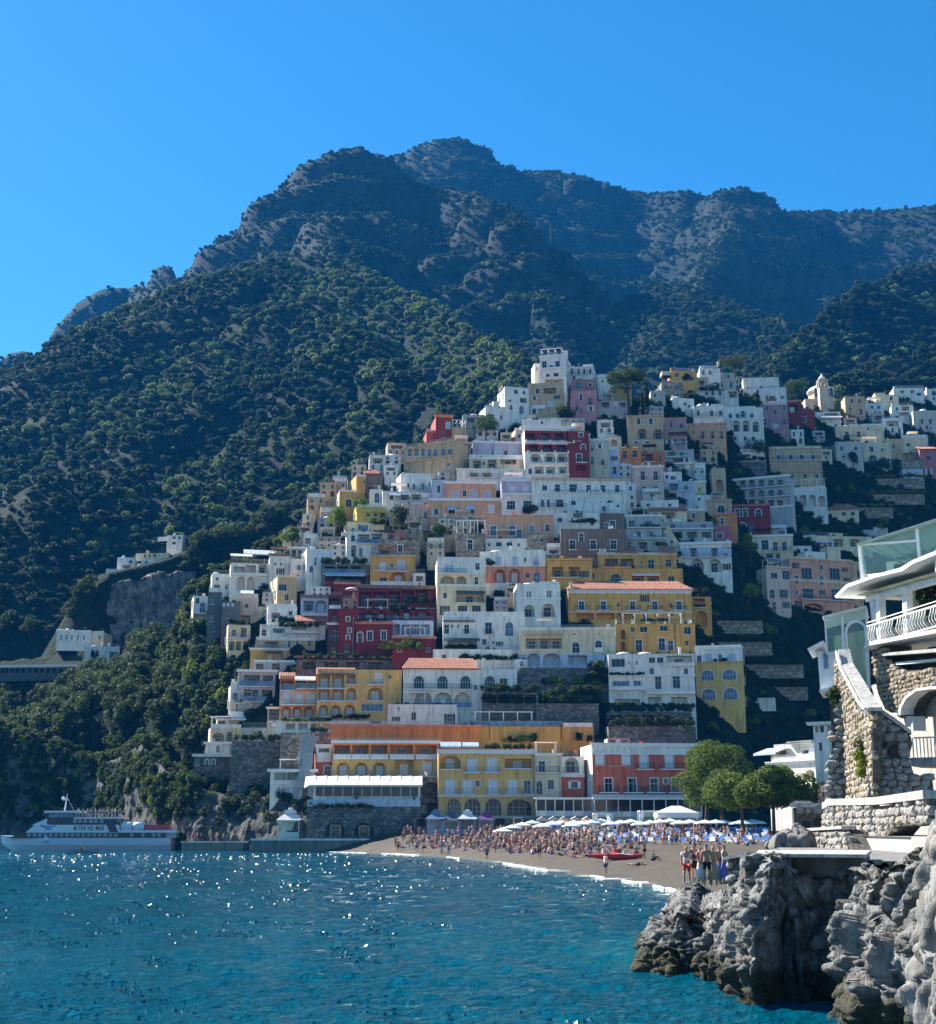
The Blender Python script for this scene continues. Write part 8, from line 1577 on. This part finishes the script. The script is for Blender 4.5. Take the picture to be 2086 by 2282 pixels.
# ---------------------------------------------------------------- the stone house with balcony and glass rooms
fb = facade2((1945,1440),71,(2086,1400),64.7)
SW_ = flat('pale_blue_white',(.62,.66,.7),.6); YG = plaster((.5,.5,.36))
house_root = empty('stone_house',fb.c,fb.a,'stone house with a white balcony, flared eaves and glass rooms at the right edge','house')
def pan(name,f,pts,y0,y1,mat,parent=house_root):
    """a piece of the house; f gives its plane, pieces are kept in the house's own frame"""
    b = MB(); prism(b,f,pts,y0,y1); o = b.obj(name,[mat],parent)
    if f is not fb:
        M = Matrix.Translation(fb.c) @ Matrix.Rotation(fb.a,4,'Z'); M2 = Matrix.Translation(f.c) @ Matrix.Rotation(f.a,4,'Z'); o.matrix_local = M.inverted() @ M2
    return o
END = (2150,None)
def tline(xa,ya,xb,yb,ex): return ya + (yb - ya) * (ex - xa) / (xb - xa)
X2 = 2300
pan('balcony_slab',fb,[T_(930,1752),T_(1000,1690),T_(1843,1530),T_(X2,1444),T_(X2,1500),T_(1843,1582),T_(1000,1740),T_(935,1790)],-.25,3.2,TRIM)
pan('room_wall',fb,[T_(945,1100),T_(1843,800),T_(X2,640),T_(X2,1450),T_(1843,1540),T_(960,1700)],2.2,2.5,YG)
pan('ceiling',fb,[T_(880,1072),T_(1843,792),T_(X2,655),T_(X2,640),T_(1843,778),T_(880,1058)],-.4,3,YG)
pan('beam',fb,[T_(870,1075),T_(1843,800),T_(X2,668),T_(X2,750),T_(1843,882),T_(870,1150)],.1,.5,SW_)
pan('eave',fb,[T_(755,1085),T_(920,925),T_(1300,800),T_(1660,705),T_(1843,600),T_(X2,420),T_(X2,470),T_(1843,650),T_(1690,748),T_(1300,840),T_(940,965),T_(775,1110)],-1.2,3.5,TRIM)
pan('parapet',fb,[T_(870,780),T_(1640,690),T_(1660,705),T_(1300,800),T_(920,925)],.2,1.5,plaster((.6,.54,.44)))
pan('door',fb,[T_(945,1112),T_(990,1098),T_(1000,1390),T_(965,1402)],2.0,2.19,GLASSB)
for xa,xb in ((1040,1092),(1395,1452)):
    k = (xa - 870) / (1843 - 870); yt = 1110 - 275 * k; yb = 1690 - 150 * (xa - 1000) / 843
    pan('post',fb,[T_(xa,yt),T_(xb,yt - 15),T_(xb + 25,yb - 8),T_(xa + 22,yb)],-.05,.3,TRIM)
pan('post',fb,[T_(880,1130),T_(940,1110),T_(985,1720),T_(935,1735)],.3,.6,SW_)
# bowed balusters, each a part
bal = MB(); prof = [(0,-.02),(.0,.15),(-.14,.32),(-.17,.5),(-.06,.75),(0,1.0)]
bal.tube([(0,y,z) for y,z in prof],.035,0,6); BALM = bal.mesh('baluster',[TRIM],True)
u0,v0 = fb.uv(*T_(950,1715)); u1,v1 = fb.uv(*T_(1843,1545)); vfl = (v0 + v1) / 2 + .02
uu = u0 + .2; nb = 0
while uu < fb.uv(*T_(X2,1450))[0]:
    if nb % 12 not in (4,11): add('baluster',BALM,house_root,(uu,-.12,vfl))
    nb += 1; uu += .27
b = MB(); ue = fb.uv(*T_(X2,1450))[0]; b.box(u0,ue,-.18,-.04,vfl + .98,vfl + 1.06); b.box(u0,ue,-.2,-.1,vfl + .0,vfl + .06); b.box(u0,ue,-.14,-.1,vfl + 1.2,vfl + 1.25); b.obj('handrail',[TRIM],house_root)
b = MB(); b.box(u0 - .1,u0 + .06,-.2,2.4,vfl,vfl + 1.04); b.obj('side_panel',[SW_],house_root)
# big white folded sunshade dome on the roof
cx,cz = fb.uv(*T_(2120,640)); b = MB(); b.lathe([(1.7 * math.cos(i * math.pi / 16) ** .8 if i < 8 else .02,2.7 * math.sin(i * math.pi / 16)) for i in range(9)],(cx,.8,cz - .3),20); b.obj('white_dome',[flat('dome_canvas',(.74,.74,.72),.8)],house_root,smooth=True)
# glass rooms
def clear_glass():
    m,n,l,b,out = nt('clear_glass'); v = mapping(n,l); t = noise(n,l,v,.5,3); l.new(mixc(n,l,t.outputs[0],(.2,.34,.33),(.42,.55,.52)),b.inputs['Base Color']); b.inputs['Roughness'].default_value = .12
    tr = n.new('ShaderNodeBsdfTransparent'); tr.inputs[0].default_value = (.75,.9,.88,1); ms = n.new('ShaderNodeMixShader'); ms.inputs[0].default_value = .28; l.new(tr.outputs[0],ms.inputs[1]); l.new(b.outputs[0],ms.inputs[2]); l.new(ms.outputs[0],out.inputs['Surface']); return m
CG = clear_glass(); GF = flat('green_frame',(.2,.3,.3),.5)
fg = Facade(*T_(1200,800),71,-40)
pan('veranda_pane',fg,[T_(835,385),T_(1590,150),T_(1640,690),T_(865,772)],.02,.05,CG); pan('veranda_pane',fg,[T_(1600,140),T_(X2,-70),T_(X2,600),T_(1650,690)],.02,.05,CG)
pan('veranda_roof',fg,[T_(815,385),T_(1600,140),T_(X2,-85),T_(X2,-60),T_(1600,165),T_(815,405)],-.4,4.5,GF)
for pp in ([(815,380),(840,378),(875,775),(845,778)],[(1565,150),(1605,140),(1650,690),(1620,695)],[(840,372),(1590,318),(1590,345),(840,398)]): pan('veranda_frame',fg,[T_(*p) for p in pp],-.08,.12,SW_)
for i in range(7):
    xa = 900 + i * 170; pan('rafter',fg,[T_(xa,380 - i * 40),T_(xa + 26,378 - i * 40),T_(xa + 600,690 - i * 12),T_(xa + 572,696 - i * 12)],.5,.62,GF) if xa < 1500 else None
pan('back_wall',fg,[T_(850,500),T_(1640,400),T_(1640,700),T_(865,770)],3.2,3.4,plaster((.55,.56,.5)))
pan('corner_post',fg,[T_(800,400),T_(832,390),T_(900,935),T_(850,960)],-.1,.3,TRIM)
pan('box',fg,[T_(1290,655),T_(1470,645),T_(1480,720),T_(1295,730)],-.1,.5,flat('green_box',(.05,.1,.07),.6))
fc = Facade(*T_(640,1900),72,-18)
pan('conservatory_pane',fc,[T_(350,1370),T_(575,1320),T_(600,1830),T_(385,1850)],.02,.05,CG); pan('conservatory_pane',fc,[T_(600,1310),T_(905,1240),T_(950,2280),T_(640,2300)],.02,.05,CG)
for pp in ([(340,1365),(362,1362),(395,1850),(372,1860)],[(565,1310),(598,1305),(650,2300),(612,2300)],[(890,1235),(925,1228),(960,2280),(925,2290)],[(345,1355),(905,1225),(905,1250),(345,1382)],[(375,1838),(600,1822),(602,1842),(378,1860)],[(620,2285),(960,2270),(965,2330),(625,2345)]): pan('conservatory_frame',fc,[T_(*p) for p in pp],-.1,.14,SW_)
arc = [(620 + 150 - 150 * math.cos(math.pi * i / 10),1560 - 165 * math.sin(math.pi * i / 10)) for i in range(11)]; arc2 = [(620 + 150 - 118 * math.cos(math.pi * i / 10),1565 - 132 * math.sin(math.pi * i / 10)) for i in range(11)]
for i in range(10): pan('arch_frame',fc,[T_(*arc[i]),T_(*arc[i + 1]),T_(*arc2[i + 1]),T_(*arc2[i])],-.12,.12,SW_)
pan('arch_frame',fc,[T_(620,1560),T_(652,1565),T_(690,2290),T_(655,2295)],-.12,.12,SW_); pan('arch_frame',fc,[T_(888,1565),T_(920,1560),T_(950,2270),T_(918,2275)],-.12,.12,SW_)
pan('conservatory_roof',fc,[T_(320,1370),T_(910,1225),T_(910,1208),T_(320,1350)],-.2,4.0,TRIM); pan('back_wall',fc,[T_(420,1500),T_(900,1400),T_(940,2280),T_(440,2280)],3.5,3.7,plaster((.58,.52,.3)))
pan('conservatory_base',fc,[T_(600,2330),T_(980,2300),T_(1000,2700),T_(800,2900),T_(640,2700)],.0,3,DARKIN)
pan('bay_wall',fc,[U_(205,0),U_(470,-10),U_(480,440),U_(240,460)],.3,3,SW_); pan('bay_window',fc,[U_(270,20),U_(320,15),U_(330,190),U_(285,200)],.22,.29,GLASSB); pan('bay_floor',fc,[U_(235,440),U_(480,405),U_(480,440),U_(240,475)],-.3,3,TRIM); pan('bay_roof',fc,[T_(118,1790),T_(330,1680),T_(350,1700),T_(330,1740),T_(140,1825)],-.3,3,TRIM)
# stone walls of the house, under the balcony
f3 = facade2((1947,1500),72,(2086,1520),65.5)
stone_wall('sunlit rubble front wall of the stone house above the arch',f3,[T_(970,1790),T_(1160,1740),T_(1150,1900),T_(1250,2010),U_(1110,230),U_(1542,205),U_(1800,190),U_(1800,420),U_(1480,405),U_(1330,430),U_(1210,520),U_(1150,640),U_(1140,760),U_(960,660),U_(880,480),U_(835,250),U_(815,0)],.34,2,1.5,seed=14)
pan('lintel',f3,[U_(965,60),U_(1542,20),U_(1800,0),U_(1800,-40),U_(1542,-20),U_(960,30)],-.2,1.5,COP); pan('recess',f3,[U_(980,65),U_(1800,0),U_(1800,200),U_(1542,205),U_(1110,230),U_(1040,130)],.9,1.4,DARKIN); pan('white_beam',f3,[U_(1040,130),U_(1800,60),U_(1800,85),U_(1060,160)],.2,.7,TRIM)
ar = [(1145,720),(1150,640),(1210,520),(1330,430),(1480,405),(1650,400),(1800,430)]; ar2 = [(1165,720),(1172,650),(1228,540),(1340,455),(1482,432),(1650,428),(1800,458)]
for i in range(6): pan('arch_trim',f3,[U_(*ar[i]),U_(*ar[i + 1]),U_(*ar2[i + 1]),U_(*ar2[i])],-.12,.6,TRIM)
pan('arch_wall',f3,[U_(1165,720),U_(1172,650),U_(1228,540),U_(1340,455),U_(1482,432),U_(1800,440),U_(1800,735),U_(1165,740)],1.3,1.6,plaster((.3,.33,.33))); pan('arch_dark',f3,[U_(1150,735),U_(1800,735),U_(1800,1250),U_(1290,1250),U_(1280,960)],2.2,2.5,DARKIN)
pan('impost',f3,[U_(1065,700),U_(1140,700),U_(1140,735),U_(1065,735)],-.2,.6,TRIM); pan('arch_jamb',f3,[U_(1110,735),U_(1215,735),U_(1225,900),U_(1140,860)],.3,1.0,SW_)
bl2 = MB(); fr = Facade(*U_(1420,1240),62,-30); uu = fr.uv(*U_(1290,1150))[0]
while uu < fr.uv(*U_(1800,1150))[0]: bl2.tube([(uu,0,fr.uv(*U_(1420,1200))[1]),(uu + .02,-.1,fr.uv(*U_(1420,1150))[1]),(uu,0,fr.uv(*U_(1420,980))[1])],.03,0,5); uu += .16
bl2.bar((fr.uv(*U_(1290,975))[0],0,fr.uv(*U_(1420,975))[1]),(uu,0,fr.uv(*U_(1420,975))[1]),.07); rr = empty('grotto_railing',fr.c,fr.a,'white bowed railing in the dark opening under the arch','railing'); bl2.obj('bars',[TRIM],rr); b = MB(); prism(b,fr,[U_(1210,1205),U_(1800,1190),U_(1800,1300),U_(1220,1290)],-.1,3,0); b.obj('ledge',[COP],rr)
# dark backing so that no daylight leaks through the house
b = MB(); A = at(1960,1850,76); Bq = at(2086,1850,66); zt = at(1960,1300,76).z
b.poly([(A.x + .5,A.y,0),(Bq.x + 3.5,Bq.y,0),(Bq.x + 16,Bq.y + 4,0),(A.x + 10,A.y + 12,0)]); b.box(A.x + 2.5,A.x + 18,70,84,0,zt - 5); b.obj('rear_wall',[plaster((.45,.42,.36))],house_root).matrix_local = (Matrix.Translation(fb.c) @ Matrix.Rotation(fb.a,4,'Z')).inverted()
# plants on the house
for (x,y,D,s,l) in ((705,1020,59.5,.38,0),(725,1110,59.3,.36,4),(735,1200,59,.34,4),(430,500,69,.5,2),(715,1290,59.3,.3,4)): p = at(*U_(x,y),D); EXTRA.append(((p.x,p.y,p.z - .6),s,l))
p = at(*T_(1770,1150),67.5); tr_ = empty('hanging_plant',(p.x,p.y,p.z - 1.4),0,'feathery plant hanging inside the balcony room','plant'); add('foliage',leaf_cloud('foliage',[(0,0,1.6,.7,.9),(.2,0,.9,.5,.7)],700,.16,LEAFTOWN,5),tr_); b = MB(); b.tube([(0,0,2.4),(.05,0,.2)],.03,0,5); b.obj('stem',[BARK],tr_)
# ---------------------------------------------------------------- bright white villa between beach pines and the stone house
QK = dict(base=3,dep=7)
house('white sunlit terraced villa with canopies behind the beach pines','Q',300,1320,860,1700,WHITE,yaw=-58,D=165,sidewin=False,ops=[('L',1010,1200,190,[1090],'x'),('w',1030,1090,60,[1280]),('L',1400,1640,180,[1230],'x'),('C',1345,1385,.8),('R',1400,1600,160,[930],'x'),('R',1060,1180,120,[720],''),('C',850,880,.3),('Z',400,950,'p',.6),('A',640,1080,1280,1400,2.0)],**QK)
house('upper white terrace of the sunlit villa with a grey awning','Q',380,1180,600,860,WHITE,yaw=-58,D=172,sidewin=False,ops=[('R',640,740,140,[560],'x'),('R',620,700,140,[1000],''),('C',480,520,.5,GREYW,700,1180),('A',260,700,560,680,2.5,SHUTB),('B',860,[(380,720)],'p',.4,.8)],**QK)
house('white rooftop room with green windows beside the stone buttress','Q',1165,1510,130,470,WHITE,yaw=-30,D=150,sidewin=False,ops=[('w',160,290,70,[1225]),('s',150,280,80,[1330],'g'),('w',150,250,50,[1470]),('C',100,140,.8),('R',480,640,60,[1300],'x')],base=8,dep=6)
house('pale pink doorway house with a yellow plant at the villa foot','Q',1110,1460,1360,1720,PALEPINK,yaw=-40,D=150,sidewin=False,ops=[('L',1480,1690,90,[1190],'x'),('w',1440,1560,70,[1360]),('V',1230,1380,1650,.7,1)],base=2,dep=5)
# ================================================================ shrubs between the houses
town_mask = (Y < 480) & ISTOWN & (Z > 6) & (np.abs(C) < .36) & (Y < np.interp(C,_rc,_rY) + 14)
P = pick(town_mask,np.full(X.shape,1 / 2.6) * np.where(fbm(X / 16,Y / 16,3,8) > -.2,1,.6)); sc = rng.uniform(.45,1.2,len(P)) * np.where(P[:,0] / P[:,1] < -.18,1.7,1); P[:,2] -= .3
keep = np.ones(len(P),bool)
for (cx,cy,a,u0,u1,dp,zt) in FOOT:
    du = (P[:,0] - cx) * math.cos(a) + (P[:,1] - cy) * math.sin(a); dv = -(P[:,0] - cx) * math.sin(a) + (P[:,1] - cy) * math.cos(a)
    keep &= ~((du > u0 - .3) & (du < u1 + .3) & (dv > -.5) & (dv < dp) & (P[:,2] < zt + .5))
P = P[keep]; sc = sc[keep]
ix0 = np.where(rng.random(len(P)) < .06,4,rng.integers(0,4,len(P)))
if EXTRA:
    P = np.vstack([P,np.array([e[0] for e in EXTRA])]); sc = np.concatenate([sc,[e[1] for e in EXTRA]]); ix0 = np.concatenate([ix0,[e[2] for e in EXTRA]])
instancer('garden_shrubs',P,sc,rng.uniform(0,6.28,len(P)),ix0,townp,kind='stuff',label='shrubs and creepers filling the gaps between the houses')
